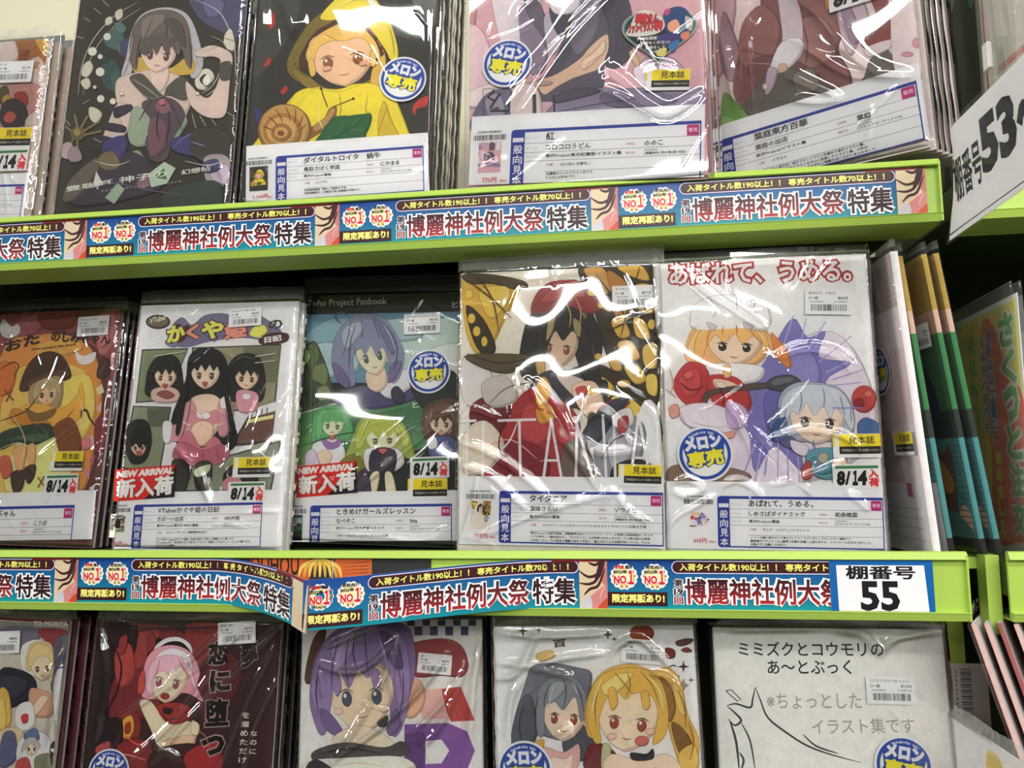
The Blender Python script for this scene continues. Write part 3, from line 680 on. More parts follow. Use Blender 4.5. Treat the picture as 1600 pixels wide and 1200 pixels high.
ART['M1'] = ('e4e0d4', '''
p 35332c 355,2333 334,2288 269,2262 184,2264 112,2294 80,2339 101,2384 167,2410 252,2408 324,2378
p 6a6050 341,2333 322,2297 263,2275 187,2277 123,2301 95,2339 114,2375 173,2397 249,2395 314,2370
t d8d0b0 .1,.2 - 126,2317 309,2362 56 VTuber
p 6f6a86 350,2125 388,2297 487,2378 603,2292 735,2392 947,2408 1163,2347 1262,2413 1408,2341 1592,2200 1531,2100 1181,2142 834,2115 557,2053
p 7b7694 323,2105 387,2173 482,2088 414,2055
l 5a5674 1 717,2220 869,2114 912,2182
t 4a2a24 .5 4a2a24,1.6 351,2112 620,2133 166 か
t e2d65c .9 4a2a24,.1 351,2112 535,2128 166 か
t d88a78 .9 4a2a24,1.5 563,2135 689,2146 152 く
t e2d65c .9 4a2a24,1.5 733,2138 956,2160 179 や
t d88a78 .9 4a2a24,1.5 986,2132 1208,2155 150 姫
p e2d65c 1248,2174 1296,2262 1392,2273 1440,2204 1355,2138
t 3a332a .25 - 1452,2224 1596,2234 95 の
p 4a2a24 1375,2151 1524,2188 1663,2172 1655,2091 1466,2055 1360,2084
t e4e0d4 .3 - 1422,2083 1599,2106 61 日記
P 3c3a34 72,2042 593,2045 419,1495 68,1472
P 76805f 88,2028 581,2032 404,1509 81,1485
P 3c3a34 628,2051 1602,2065 1586,1405 701,1347
P 8a8468 644,2037 1589,2052 1571,1418 713,1360
P 6a6a50 1190,2040 1589,2052 1592,1667 1257,1671
P 3c3a34 43,1445 469,1428 419,751 -6,801
P 7f876c 58,1432 456,1415 403,763 7,814
P 5a5e4c 202,1417 456,1415 448,1231 239,1219
P 3c3a34 754,828 1678,1083 1611,579 713,574
P 7c846e 769,815 1659,1064 1597,591 725,587
P 3c3a34 1348,1407 1595,1457 1580,1051 1145,1020
P 6a4c40 1365,1375 1585,1418 1571,1083 1183,1052
P e4e0d4 1329,1394 1594,1470 1594,1379 1310,1303
P e8d488 1311,1290 1577,1340 1574,1302 1301,1252
L 2c2a26 .8 1344,1375 1344,1303
L 2c2a26 .8 1398,1387 1397,1316
L 2c2a26 .8 1451,1400 1450,1328
L 2c2a26 .8 1504,1412 1503,1341
p 26241f 157,1686 185,1875 315,1989 484,1938 561,1748 554,1547 202,1537
p d9bda4 248,1779 269,1835 365,1852 463,1822 490,1763 482,1701 437,1644 387,1622 368,1623 316,1651 264,1715
p 4a3c30 336,1725 331,1710 319,1704 305,1711 299,1728 304,1744 316,1750 329,1742
p f0e8e0 317,1736 314,1730 308,1730 305,1737 307,1742 314,1742
l 3a302c .6 290,1746 316,1754 343,1742
p 4a3c30 445,1719 440,1703 428,1697 415,1704 408,1721 413,1737 425,1743 438,1735
p f0e8e0 426,1729 423,1723 417,1723 414,1730 417,1735 423,1735
l 3a302c .6 399,1739 425,1747 452,1735
l a06a5c .6 356,1672 375,1666 394,1669
p 26241f 234,1752 240,1888 340,1954 473,1911 520,1735 469,1816 354,1832 271,1806
p c9aca0 237,1604 403,1642 536,1587 533,1481 279,1483
p 8a5048 292,1563 393,1602 498,1548 418,1508
p 26241f 1036,1608 1054,1861 1182,1973 1372,1936 1457,1735 1456,1504 1344,1460 1102,1488
p d9bda4 1135,1753 1158,1808 1257,1824 1357,1795 1384,1737 1373,1676 1325,1619 1274,1598 1254,1599 1201,1627 1150,1690
p 4a3c30 1224,1700 1219,1684 1206,1678 1192,1686 1186,1702 1191,1718 1204,1723 1218,1716
p f0e8e0 1205,1710 1202,1704 1196,1705 1192,1711 1195,1716 1201,1716
l 3a302c .6 1177,1720 1204,1728 1232,1716
p 4a3c30 1335,1693 1331,1677 1318,1671 1304,1679 1298,1695 1303,1710 1316,1716 1330,1709
p f0e8e0 1317,1703 1314,1697 1307,1697 1304,1704 1307,1709 1313,1709
l 3a302c .6 1289,1713 1316,1721 1344,1709
l a06a5c .6 1243,1647 1263,1641 1283,1644
p 26241f 1109,1713 1122,1873 1241,1938 1383,1882 1412,1709 1363,1802 1251,1817 1158,1779
p c8909a 1163,1573 1285,1591 1399,1538 1385,1374 1208,1376
p e4dcd4 1325,1525 1317,1506 1294,1494 1265,1495 1240,1507 1229,1526 1236,1546 1259,1557 1289,1557 1314,1545
p 211f1b 485,1283 596,1680 610,1949 756,2049 950,1997 1059,1807 1123,1409 1220,1084 1093,988 971,1411 694,1413 624,1086
p 211f1b 680,1546 1062,1541 1167,1149 1083,956 669,989 548,1152
p d9bfa8 684,1512 832,1557 960,1529 1054,1410 1023,1227 900,1085 756,1151 673,1347
p c48c94 582,1414 686,1492 753,1380 730,1203 659,1086 464,1087 420,1231 557,1256
p c48c94 980,1463 1086,1508 1156,1344 1107,1136 1010,1150
p e6dcd6 402,1270 501,1256 495,1061 423,1087
p e6dcd6 1003,1509 1098,1528 1095,1409 1013,1410
p c0848c 683,1380 827,1333 959,1398 998,1280 893,1228 834,1268 757,1203 669,1255
p e4d8d4 753,1380 812,1346 877,1385 857,1313 774,1314
p d8bca4 727,1229 832,1281 948,1228 947,1098 844,1021 726,1099
p b8707c 589,1086 705,1177 846,1008 971,1124 1078,1008 1054,905 875,854 636,905
p a8606c 536,944 619,1073 862,982 1061,1046 1152,943 1026,841 754,828 599,867
l 84404c .5 708,1008 682,867
l 84404c .5 863,969 876,841
l 84404c .5 996,1008 1049,880
p 3a3430 543,879 726,841 713,574 590,573
p 3a3430 794,841 970,854 957,575 835,575
p dcc2aa 655,1809 681,1882 803,1905 929,1869 964,1794 953,1714 897,1639 834,1610 810,1611 743,1646 676,1727
p 5a3c34 767,1742 762,1721 746,1713 729,1723 721,1744 726,1765 742,1772 759,1763
p f0e8e0 743,1755 740,1747 732,1748 728,1755 731,1763 739,1763
l 3a302c .6 709,1767 742,1778 777,1764
p 5a3c34 906,1735 901,1715 885,1707 868,1716 860,1737 865,1758 881,1766 898,1756
p f0e8e0 882,1748 879,1741 871,1741 867,1749 870,1756 878,1756
l 3a302c .6 848,1760 881,1772 916,1757
l a06a5c .6 793,1673 818,1666 843,1671
p 211f1b 636,1706 643,1908 787,2014 950,1930 999,1701 929,1849 802,1865 679,1827
l 5a5650 .6 721,1975 789,2000 876,1972
p 26241f 1,1088 42,1273 218,1285 297,1087 251,879 92,860
p d8b49c 77,1029 86,1073 149,1094 219,1081 244,1040 245,993 220,946 189,925 175,924 137,941 95,983
p 4a3c30 143,997 141,985 133,980 124,984 118,996 119,1008 127,1014 137,1009
p f0e8e0 129,1003 128,999 123,999 120,1003 122,1007 126,1008
l 3a302c .6 109,1008 126,1017 146,1011
p 4a3c30 218,1002 216,990 208,985 199,989 193,1001 194,1013 202,1018 212,1014
p f0e8e0 204,1008 203,1004 198,1003 195,1008 197,1012 201,1012
l 3a302c .6 184,1013 201,1022 221,1015
l a06a5c .6 162,959 176,957 188,961
p 26241f 80,1022 78,1154 174,1179 255,1087 233,1035 156,1088
p 2c2a26 1104,734 1240,861 1418,829 1460,641 1184,589
p b87a80 1121,689 1252,734 1317,609 1117,589
l 5c5852 .5 225,1834 302,1914 414,1926
l 5c5852 .5 1081,1860 1199,1939 1326,1910
l 5a5650 .5 680,1546 673,1347 617,1086
l 5a5650 .5 1054,1410 1113,1214 1118,1020
p a8524c 786,1677 849,1677 825,1630
p a8524c 351,1663 408,1662 384,1622
p a8524c 142,970 205,970 183,918
p e8e2da 812,1346 878,1372 911,1319 859,1294
l e6ddd4 .6 596,1282 713,1229
l e6ddd4 .6 975,1228 1069,1253
l c9c2b0 .6 211,1957 366,1981 562,2005
L 2c2a26 .5 831,752 903,575
p 9aa088 1381,1020 1546,1058 1529,943 1410,918
p b9bea4 799,790 958,841 939,752 821,714
L d8d2c4 .6 1338,1936 1555,1966
L d8d2c4 .6 1329,1870 1554,1892
l e8e4da .7 1544,1083 1472,981 1586,892 1618,994
t 3a382f .1 - 1316,766 1367,640 32 GO
P 211f1b 633,1800 641,1922 787,2014 948,1943 985,1781 936,1849 900,1789 851,1864 809,1791 760,1866 725,1792 670,1847
P 26241f 242,1752 247,1888 348,1947 468,1891 497,1749 448,1817 419,1756 368,1832 333,1758 284,1819
P 26241f 1135,1726 1144,1859 1243,1918 1358,1862 1383,1722 1336,1789 1307,1730 1259,1804 1224,1731 1178,1792
P 26241f 88,1009 100,1088 166,1127 235,1074 251,996 210,1048 181,996 132,1055
p 211f1b 638,1679 624,1414 596,1151 552,1178 575,1480 596,1680
p 211f1b 1002,1675 1082,1410 1147,1149 1183,1201 1102,1488 1043,1674
''')
ART['M2'] = ('262c28', '''
P 1c1e1b -13,2636 1861,2647 1871,2349 -6,2349
t cfd0c8 .05 - 31,2432 907,2446 91 Toho Project Fanbook
t b8b8b0 .05 - 1607,2414 1674,2420 61 と
P 5f8496 -7,2363 1870,2376 1863,1635 18,1634
p 7f9ea6 325,2316 889,2275 620,2107 202,2042 18,2113
p a9b9b0 1169,2170 1652,2299 1699,1766 1260,1701 909,1902
p c3cac0 1251,1900 1682,2031 1698,1635 1199,1569
p 9fb4b4 62,2009 484,2040 640,1768 225,1702
p 93a8a8 751,2242 1163,2305 1309,2101 900,2071
p 4d4a3a -2,1907 128,2077 246,1905 331,1702 379,1500 253,1299 17,1264
p 5b6a44 21,1975 144,2056 211,1905 121,1770
p 6d7a50 136,1770 272,1837 314,1634 191,1580
p 41503a 18,1634 230,1634 384,1433 218,1299 24,1365
p 76845a 206,1567 316,1601 352,1487 243,1446
P 4e7a54 0,1297 656,1514 1892,1733 1881,1119 27,573
P 3f6a4a 20,1032 671,1269 1879,1557 1889,1247 26,769
L d7dccb .8 -14,1297 928,1555 1859,1733
t c0ccb0 .1 - 665,1368 746,1389 60 て
t c0ccb0 .1 - 1242,1372 1309,1385 59 と
t c0ccb0 .1 - 938,1370 1018,1390 46 き
l b8c4a8 .6 109,1165 190,1199 155,1099 237,1127
p 4c4668 397,1433 549,1567 754,1601 928,1555 1196,1635 1337,1490 938,1370 665,1368
p d9cfc8 857,1601 1000,1734 1189,1767 1263,1635 1001,1469
p cbb59c 725,1735 813,1768 929,1781 952,1608 861,1535 754,1594
p d8c3aa 605,1939 605,2049 720,2120 860,2110 924,2015 942,1900 912,1777 860,1717 835,1711 754,1739 657,1831
p 4a5a4a 744,1880 746,1850 733,1834 712,1842 696,1869 694,1899 707,1915 728,1907
p f0e8e0 715,1891 714,1879 706,1877 699,1887 700,1898 708,1900
l 3a302c .6 675,1897 705,1923 745,1914
p 4a5a4a 887,1915 889,1884 876,1868 855,1876 839,1903 837,1934 850,1950 871,1942
p f0e8e0 858,1925 857,1914 849,1912 842,1921 843,1933 851,1935
l 3a302c .6 819,1931 848,1958 888,1948
l a06a5c .6 795,1792 823,1790 846,1805
p 7d8296 343,1837 366,2123 522,2328 709,2366 901,2309 1049,2103 1127,1928 1097,1701 1006,1634 950,1902 843,2091 745,2106 666,2039 598,2005 581,1836 621,1634 540,1594 438,1661
p 9aa2ac 440,2177 595,2278 684,2209 568,2039 487,1986
p 6a6c84 775,2310 933,2226 1027,2002 990,1928 883,2118
p 6d6484 357,1837 443,1803 565,1634 513,1581 395,1688
p 6d6484 996,1821 1104,1847 1057,1688 965,1634
l 4a4c5c .5 523,2314 513,2142 458,1904
l 4a4c5c .5 746,2338 825,2173 905,1983
l 4a4c5c .5 643,2298 660,2141 638,2039
l 4a4c5c 1 428,2260 352,2330 406,2384 500,2342
p 2e3430 1192,1701 1458,1800 1702,1700 1688,1374 1343,1372
p 5f8a52 -38,965 267,1101 431,711 316,386 -28,378
p 7f9a58 77,835 278,936 427,776 303,579
p 5c9a62 180,1153 209,1326 344,1393 527,1368 604,1236 602,1039 218,1001
p e2c8ae 282,1220 306,1271 401,1287 495,1260 518,1206 506,1149 458,1096 409,1076 390,1077 341,1102 294,1161
p 5a7a4a 365,1171 359,1156 347,1151 334,1157 329,1173 335,1187 347,1193 360,1186
p f0e8e0 347,1180 344,1175 338,1175 335,1181 338,1186 344,1186
l 3a302c .6 321,1189 347,1197 373,1186
p 5a7a4a 471,1165 466,1150 453,1145 441,1151 436,1167 441,1181 453,1187 466,1180
p f0e8e0 453,1174 450,1169 444,1169 441,1175 444,1180 450,1180
l 3a302c .6 427,1183 453,1191 479,1180
l a06a5c .6 381,1121 400,1116 419,1119
p 6aa86e 225,1100 226,1286 360,1367 529,1328 581,1157 508,1222 397,1234 314,1220 270,1048
l 3c7048 .5 288,1300 333,1353 431,1354
p e6dcd8 193,968 306,1035 479,1037 557,895 496,777 256,760
p 8a6a9c 283,1061 412,1010 491,1064 483,972 361,944
p d9b9a0 254,890 361,938 422,854 332,761
p b8b0c0 129,888 223,936 292,741 153,738
p 8a9a4a 616,1039 686,1237 840,1304 1079,1273 1221,1111 1287,855 1099,884 698,813 560,843
p e6caae 770,1073 798,1136 931,1167 1068,1148 1107,1088 1096,1020 1035,951 967,921 940,920 867,943 793,1005
p 6a7038 893,1026 887,1008 870,1000 852,1007 843,1024 848,1042 866,1050 884,1043
p f0e8e0 867,1035 863,1028 855,1028 850,1034 854,1041 862,1041
l 3a302c .6 829,1042 865,1055 903,1045
p 6a7038 1045,1033 1039,1015 1022,1007 1003,1014 994,1031 1000,1049 1017,1057 1036,1050
p f0e8e0 1019,1042 1015,1035 1007,1035 1002,1041 1005,1048 1014,1048
l 3a302c .6 981,1049 1017,1062 1055,1052
l a06a5c .6 922,971 949,967 976,973
p a8b04e 661,975 689,1184 861,1291 1094,1240 1224,1047 1174,982 1086,1136 936,1160 802,1133 729,975
l 6c7430 .5 809,1251 759,1159 725,1041
l 6c7430 .5 1012,1252 1098,1162 1171,1046
p e2d8d4 759,924 859,964 1109,955 1182,821 1054,723 805,731
p 3a3440 840,938 1082,942 1068,710 840,706
p dcc0a4 841,693 934,708 894,465 801,450
p dcc0a4 988,709 1068,698 1120,470 1027,468
p 7a7030 526,842 693,897 785,718 606,650 499,725
p 4a3a50 705,703 805,731 854,464 691,492
p 5c4436 1352,1177 1369,1372 1538,1471 1712,1439 1763,1117 1622,1052 1411,1049
p dcbca0 1430,1248 1455,1298 1550,1315 1645,1290 1668,1238 1656,1181 1608,1129 1557,1108 1538,1109 1489,1134 1442,1190
p 5a4030 1513,1201 1508,1186 1495,1181 1483,1187 1478,1202 1483,1217 1496,1222 1508,1216
p f0e8e0 1496,1210 1492,1205 1487,1205 1484,1210 1487,1216 1493,1215
l 3a302c .6 1469,1218 1496,1226 1522,1216
p 5a4030 1620,1196 1615,1182 1602,1176 1590,1183 1585,1198 1590,1212 1603,1218 1615,1211
p f0e8e0 1603,1205 1600,1200 1594,1200 1591,1206 1594,1211 1600,1211
l 3a302c .6 1577,1214 1603,1222 1629,1212
l a06a5c .6 1529,1153 1548,1148 1567,1151
p 6a5040 1379,1165 1398,1340 1553,1439 1715,1362 1708,1194 1639,1271 1532,1296 1455,1243
p 4c507e 1437,1049 1554,1089 1700,1053 1707,887 1458,883
p e0d8d0 1411,1049 1488,1089 1519,986 1441,960
p 4a3a30 1240,727 1371,761 1508,637 1251,505
p 6a5a8a -3,507 446,486 586,425 7,378
l b8c2c4 .5 472,2232 560,2176 528,2006
l b8c2c4 .5 890,2241 981,2104 1029,1968
l 3c3a50 .5 584,2244 540,2040 543,1769
l 3c3a50 .5 977,2172 1056,1982 1026,1768
p 3c3a44 1010,1555 1076,1595 1162,1489 1112,1410 1028,1463
l cfe0d4 .4 632,1903 675,1890 716,1903
p 8fb07a -2,1907 63,1988 112,1906 61,1824
p 35462f 96,1533 178,1567 229,1446 134,1392
l 2f5a40 .6 67,966 407,1076 679,1131
l 8fc09a .5 253,1299 307,1333 365,1300
l dde4a8 .6 775,1237 747,1132
l dde4a8 .6 1047,1227 1127,1110
l 8a7a70 .5 1449,1373 1430,1217
l 8a7a70 .5 1608,1400 1679,1271
p b8605c 373,1076 442,1076 410,1037
p b8605c 907,952 1001,953 957,901
p c08078 1513,1134 1579,1135 1547,1102
l e8e4dc .5 -28,833 75,861 26,769 150,784
P 5f9e64 273,1207 294,1313 389,1353 496,1308 531,1196 478,1261 440,1201 394,1274 357,1201 312,1253
P a0a648 765,1054 785,1185 932,1239 1083,1188 1117,1058 1052,1135 1009,1057 950,1147 901,1056 829,1133
P 5c4436 1429,1230 1452,1321 1543,1348 1637,1322 1668,1219 1613,1277 1582,1218 1540,1283 1503,1218 1467,1269
P 7d8296 601,1958 608,2080 743,2147 885,2091 949,1929 882,2017 833,1902 763,2038 708,1916 654,2005
''')
ART['M3'] = ('d8d2c4', '''
p c9a43c 11,2507 150,2562 483,2487 555,2393 425,2127 296,1862 159,1806 54,2019
p 4a3c20 10,2556 242,2558 573,2483 632,2408 513,2395 303,2458 91,2467
p d9bc50 182,2408 424,2429 472,2306 336,2130 233,2194
p 3a3020 51,2261 215,2134 338,1861 249,1774 127,1927
p d8b848 143,2137 136,2109 118,2092 96,2092 78,2110 70,2139 77,2167 95,2184 117,2184 136,2165
p d8b848 193,2015 186,1987 168,1970 146,1970 128,1988 120,2017 127,2045 145,2062 167,2061 185,2043
p d8b848 122,2368 114,2343 93,2328 67,2329 45,2346 37,2371 45,2396 66,2411 92,2410 114,2393
p d8b848 260,1917 254,1889 239,1872 221,1873 206,1890 200,1919 205,1947 220,1964 238,1963 254,1945
p 3c301c 1103,2592 1564,2606 1806,2547 1811,1735 1763,1284 1544,1400 1380,1631 1299,1980 1216,2277
p c09038 1144,2554 1306,2570 1418,2387 1315,2332
p b07a34 1363,2538 1505,2443 1559,2311 1445,2268 1373,2401
p d0a440 1449,2564 1649,2578 1731,2433 1590,2463
p c89a3c 1218,2396 1331,2284 1387,2153 1290,2215
p a8702c 1405,2223 1530,2265 1557,2147 1443,2092
p d4b04a 1589,2380 1758,2373 1775,2139 1613,2174
p cfa844 1386,2065 1482,2091 1553,1943 1457,1917
p d8b64c 1584,2088 1684,2055 1721,1910 1609,1924
p d4b04a 1439,1860 1552,1886 1634,1740 1533,1713
p d8b850 1663,1825 1775,1850 1776,1650 1677,1653
p cfae48 1493,1657 1605,1672 1686,1539 1585,1501
p d9bc54 1686,1567 1774,1565 1771,1396 1694,1425
p c9a23e 1353,1747 1438,1744 1475,1629 1397,1630
p 3c301c 953,1582 1239,1692 1546,1513 1789,1227 1772,949 1402,1175 1065,1293
p d4b43c 1010,1523 1210,1606 1406,1470 1292,1347 1094,1361
p d8bc48 1376,1374 1544,1371 1679,1217 1541,1174
p d0ac38 1150,1292 1319,1278 1430,1175 1262,1177
p d8ba44 1716,1127 1703,1101 1670,1085 1629,1086 1596,1102 1584,1129 1597,1155 1631,1171 1671,1170 1704,1154
p c9a238 1546,1502 1535,1482 1507,1470 1472,1471 1445,1483 1434,1504 1445,1524 1473,1536 1508,1535 1536,1522
p ccc8c4 33,1780 250,1715 341,1419 135,1306 26,1424
p e0dcd8 1625,1285 1789,1227 1772,403 1501,455
p 8c8a94 1233,1064 1514,1231 1676,1061 1531,619 1284,618
p b0aeb4 1344,1007 1539,1107 1563,895 1396,729
p 2c2824 557,1796 633,2120 780,2264 956,2335 1130,2292 1243,2099 1309,1864 1266,1576 1350,1517 1319,1290 1179,1377 1068,1754 954,1991 780,1937 710,1763 733,1529 575,1590
p 8a7a5a 956,2287 1101,2311 1175,2160 1099,1987 1024,1930 955,2109
p b8a678 1043,2284 1118,2222 1099,2075 1047,2035
p c9ad94 734,1927 780,2019 928,2038 1067,1980 1092,1879 1062,1777 980,1685 901,1653 873,1656 802,1708 741,1819
p 8a4a34 851,1830 841,1804 820,1795 803,1809 798,1837 808,1863 829,1872 846,1858
p f0e8e0 826,1849 821,1839 812,1840 808,1851 814,1860 823,1859
l 3a302c .6 788,1868 830,1879 867,1857
p 8a4a34 1012,1808 1001,1782 981,1774 963,1787 959,1815 969,1841 989,1850 1007,1836
p f0e8e0 987,1827 981,1818 972,1819 969,1830 975,1839 983,1838
l 3a302c .6 949,1846 990,1858 1027,1836
l a06a5c .6 867,1738 895,1727 924,1731
p 8f3632 662,2179 710,2344 851,2453 1073,2461 1234,2347 1290,2168 1158,2149 956,2216 780,2163
p a84a42 751,2283 886,2397 1061,2402 1159,2303 985,2310 839,2268
l 4a4440 .6 780,1996 756,1762 779,1586
l 5a544c .6 1212,1866 1261,1576 1270,1376
p 2e2a26 710,1763 733,2028 827,2173 985,2226 1117,2151 1173,1984 1182,1693 1126,1822 1047,1988 954,1903 885,1993 815,1848 780,1673
p a89468 827,2113 885,2141 862,1994 803,1907
p 9a8860 1048,2106 1117,2045 1104,1928 1059,1988
p c4a060 710,1704 780,1761 791,1615 733,1587
p 2c2824 1171,1751 1268,1691 1319,1290 1235,1291 1152,1521
p 5a4c34 45,1780 308,1803 663,1764 487,1621 250,1656
l 3a3028 .8 69,1809 369,1712 663,1752
p 3a3a44 721,1587 895,1642 1096,1608 1180,1406 1065,1293 779,1297 634,1414
p c9bcb0 895,1584 1124,1550 1236,1376 1094,1361
p 9c3034 430,1244 663,1472 952,1352 1093,1179 1063,953 778,505 260,615 140,842
p b04448 605,1299 779,1354 893,1124 721,955 577,1070
p 7c2630 315,957 606,1012 836,841 721,504 319,558
p d8a848 721,1529 791,1574 849,1457 779,1297 710,1355
p c8983c 710,1298 837,1325 882,1210 750,1154
p d9bda4 1038,1494 1237,1519 1319,1290 1234,1177 1094,1293
p 6b2a2c 105,1306 312,1420 489,1301 373,1071 168,1015
p bcb4ac 221,1539 428,1593 547,1387 371,1302 241,1362
p cfc4b4 54,1074 254,1188 432,956 259,728 53,728
p 4a3a38 1178,1235 1262,1205 1232,1008 1164,952
p a83a3c 1263,1290 1432,1373 1543,1332 1403,1232 1290,1177
p 3a4048 1092,1009 1291,1290 1544,1400 1402,1175 1231,952
p d2ccc8 1403,1232 1542,1286 1568,1146 1429,1108
p 97302f 1430,1175 1514,1219 1523,1129 1455,1035
l 5a5450 .5 253,1304 429,1476 663,1530
p 2e2a28 1396,784 1617,839 1779,729 1749,620 1394,630
p 6a5a50 950,953 1120,1009 1229,729 1060,590 948,673
L eeeae2 1.9 -7,1185 166,1189
L eeeae2 1.9 83,1178 78,603
L eeeae2 1.9 231,1188 225,603
L eeeae2 1.9 360,1187 710,1194
L eeeae2 1.9 559,1184 573,604
L eeeae2 1.9 848,1204 767,605
L eeeae2 1.9 842,1204 948,606
L eeeae2 1.7 796,830 915,830
L eeeae2 1.9 1076,1219 1060,606
L eeeae2 1.9 1053,1219 1228,607
L eeeae2 1.9 1302,1233 1328,607
L eeeae2 1.9 1397,1232 1405,608
L eeeae2 1.9 1614,1241 1551,784
L eeeae2 1.9 1608,1241 1682,795
L eeeae2 1.7 1574,850 1672,850
p d8bc50 1257,2335 1249,2314 1229,2302 1204,2303 1184,2317 1177,2338 1185,2358 1205,2371 1230,2370 1250,2356
p d0a840 1336,2213 1329,2196 1312,2186 1291,2187 1274,2198 1267,2216 1274,2233 1292,2243 1313,2242 1330,2231
p c89a3c 1721,2228 1711,2205 1686,2191 1654,2192 1629,2208 1620,2232 1630,2256 1656,2270 1687,2269 1712,2253
p d8bc50 1539,2089 1531,2069 1511,2057 1487,2058 1467,2071 1460,2092 1468,2112 1488,2124 1512,2123 1532,2110
p d4b04a 1773,2023 1766,1996 1749,1980 1728,1981 1712,1998 1706,2025 1713,2052 1730,2069 1751,2068 1767,2051
p c8a040 1302,1748 1295,1731 1278,1721 1257,1722 1240,1732 1234,1750 1241,1766 1258,1777 1279,1776 1296,1765
p d8bc50 1259,1433 1249,1413 1224,1401 1192,1401 1167,1414 1157,1435 1167,1455 1193,1467 1224,1466 1250,1453
l 2c2418 .7 1248,2513 1417,2269 1582,1972
l 2c2418 .7 1649,2555 1559,2264 1468,1917
l 2c2418 .7 1789,2255 1584,2088 1356,1979
l 4a3c20 .7 60,2505 304,2312 485,2125
l 4a3c20 .7 151,2550 304,2312 366,2009
l b8503c .7 489,1243 721,1298 951,1180
l d89a8c .6 257,957 490,1013 721,841
l e8dcd0 .8 140,842 432,956 548,1185
l 5a1a20 .7 431,1186 374,956 492,700
l e8e0d8 .7 1094,1350 1293,1432
p b84a48 1066,1465 1152,1486 1168,1417 1094,1395
l d0ccd0 .6 1343,951 1483,1062 1536,895
l 706e78 .6 1286,840 1399,1007 1566,1062
l b89a5c .6 1072,2283 1117,2162 1099,1987
l b89a5c .6 985,2256 1025,2136 1013,2019
''')
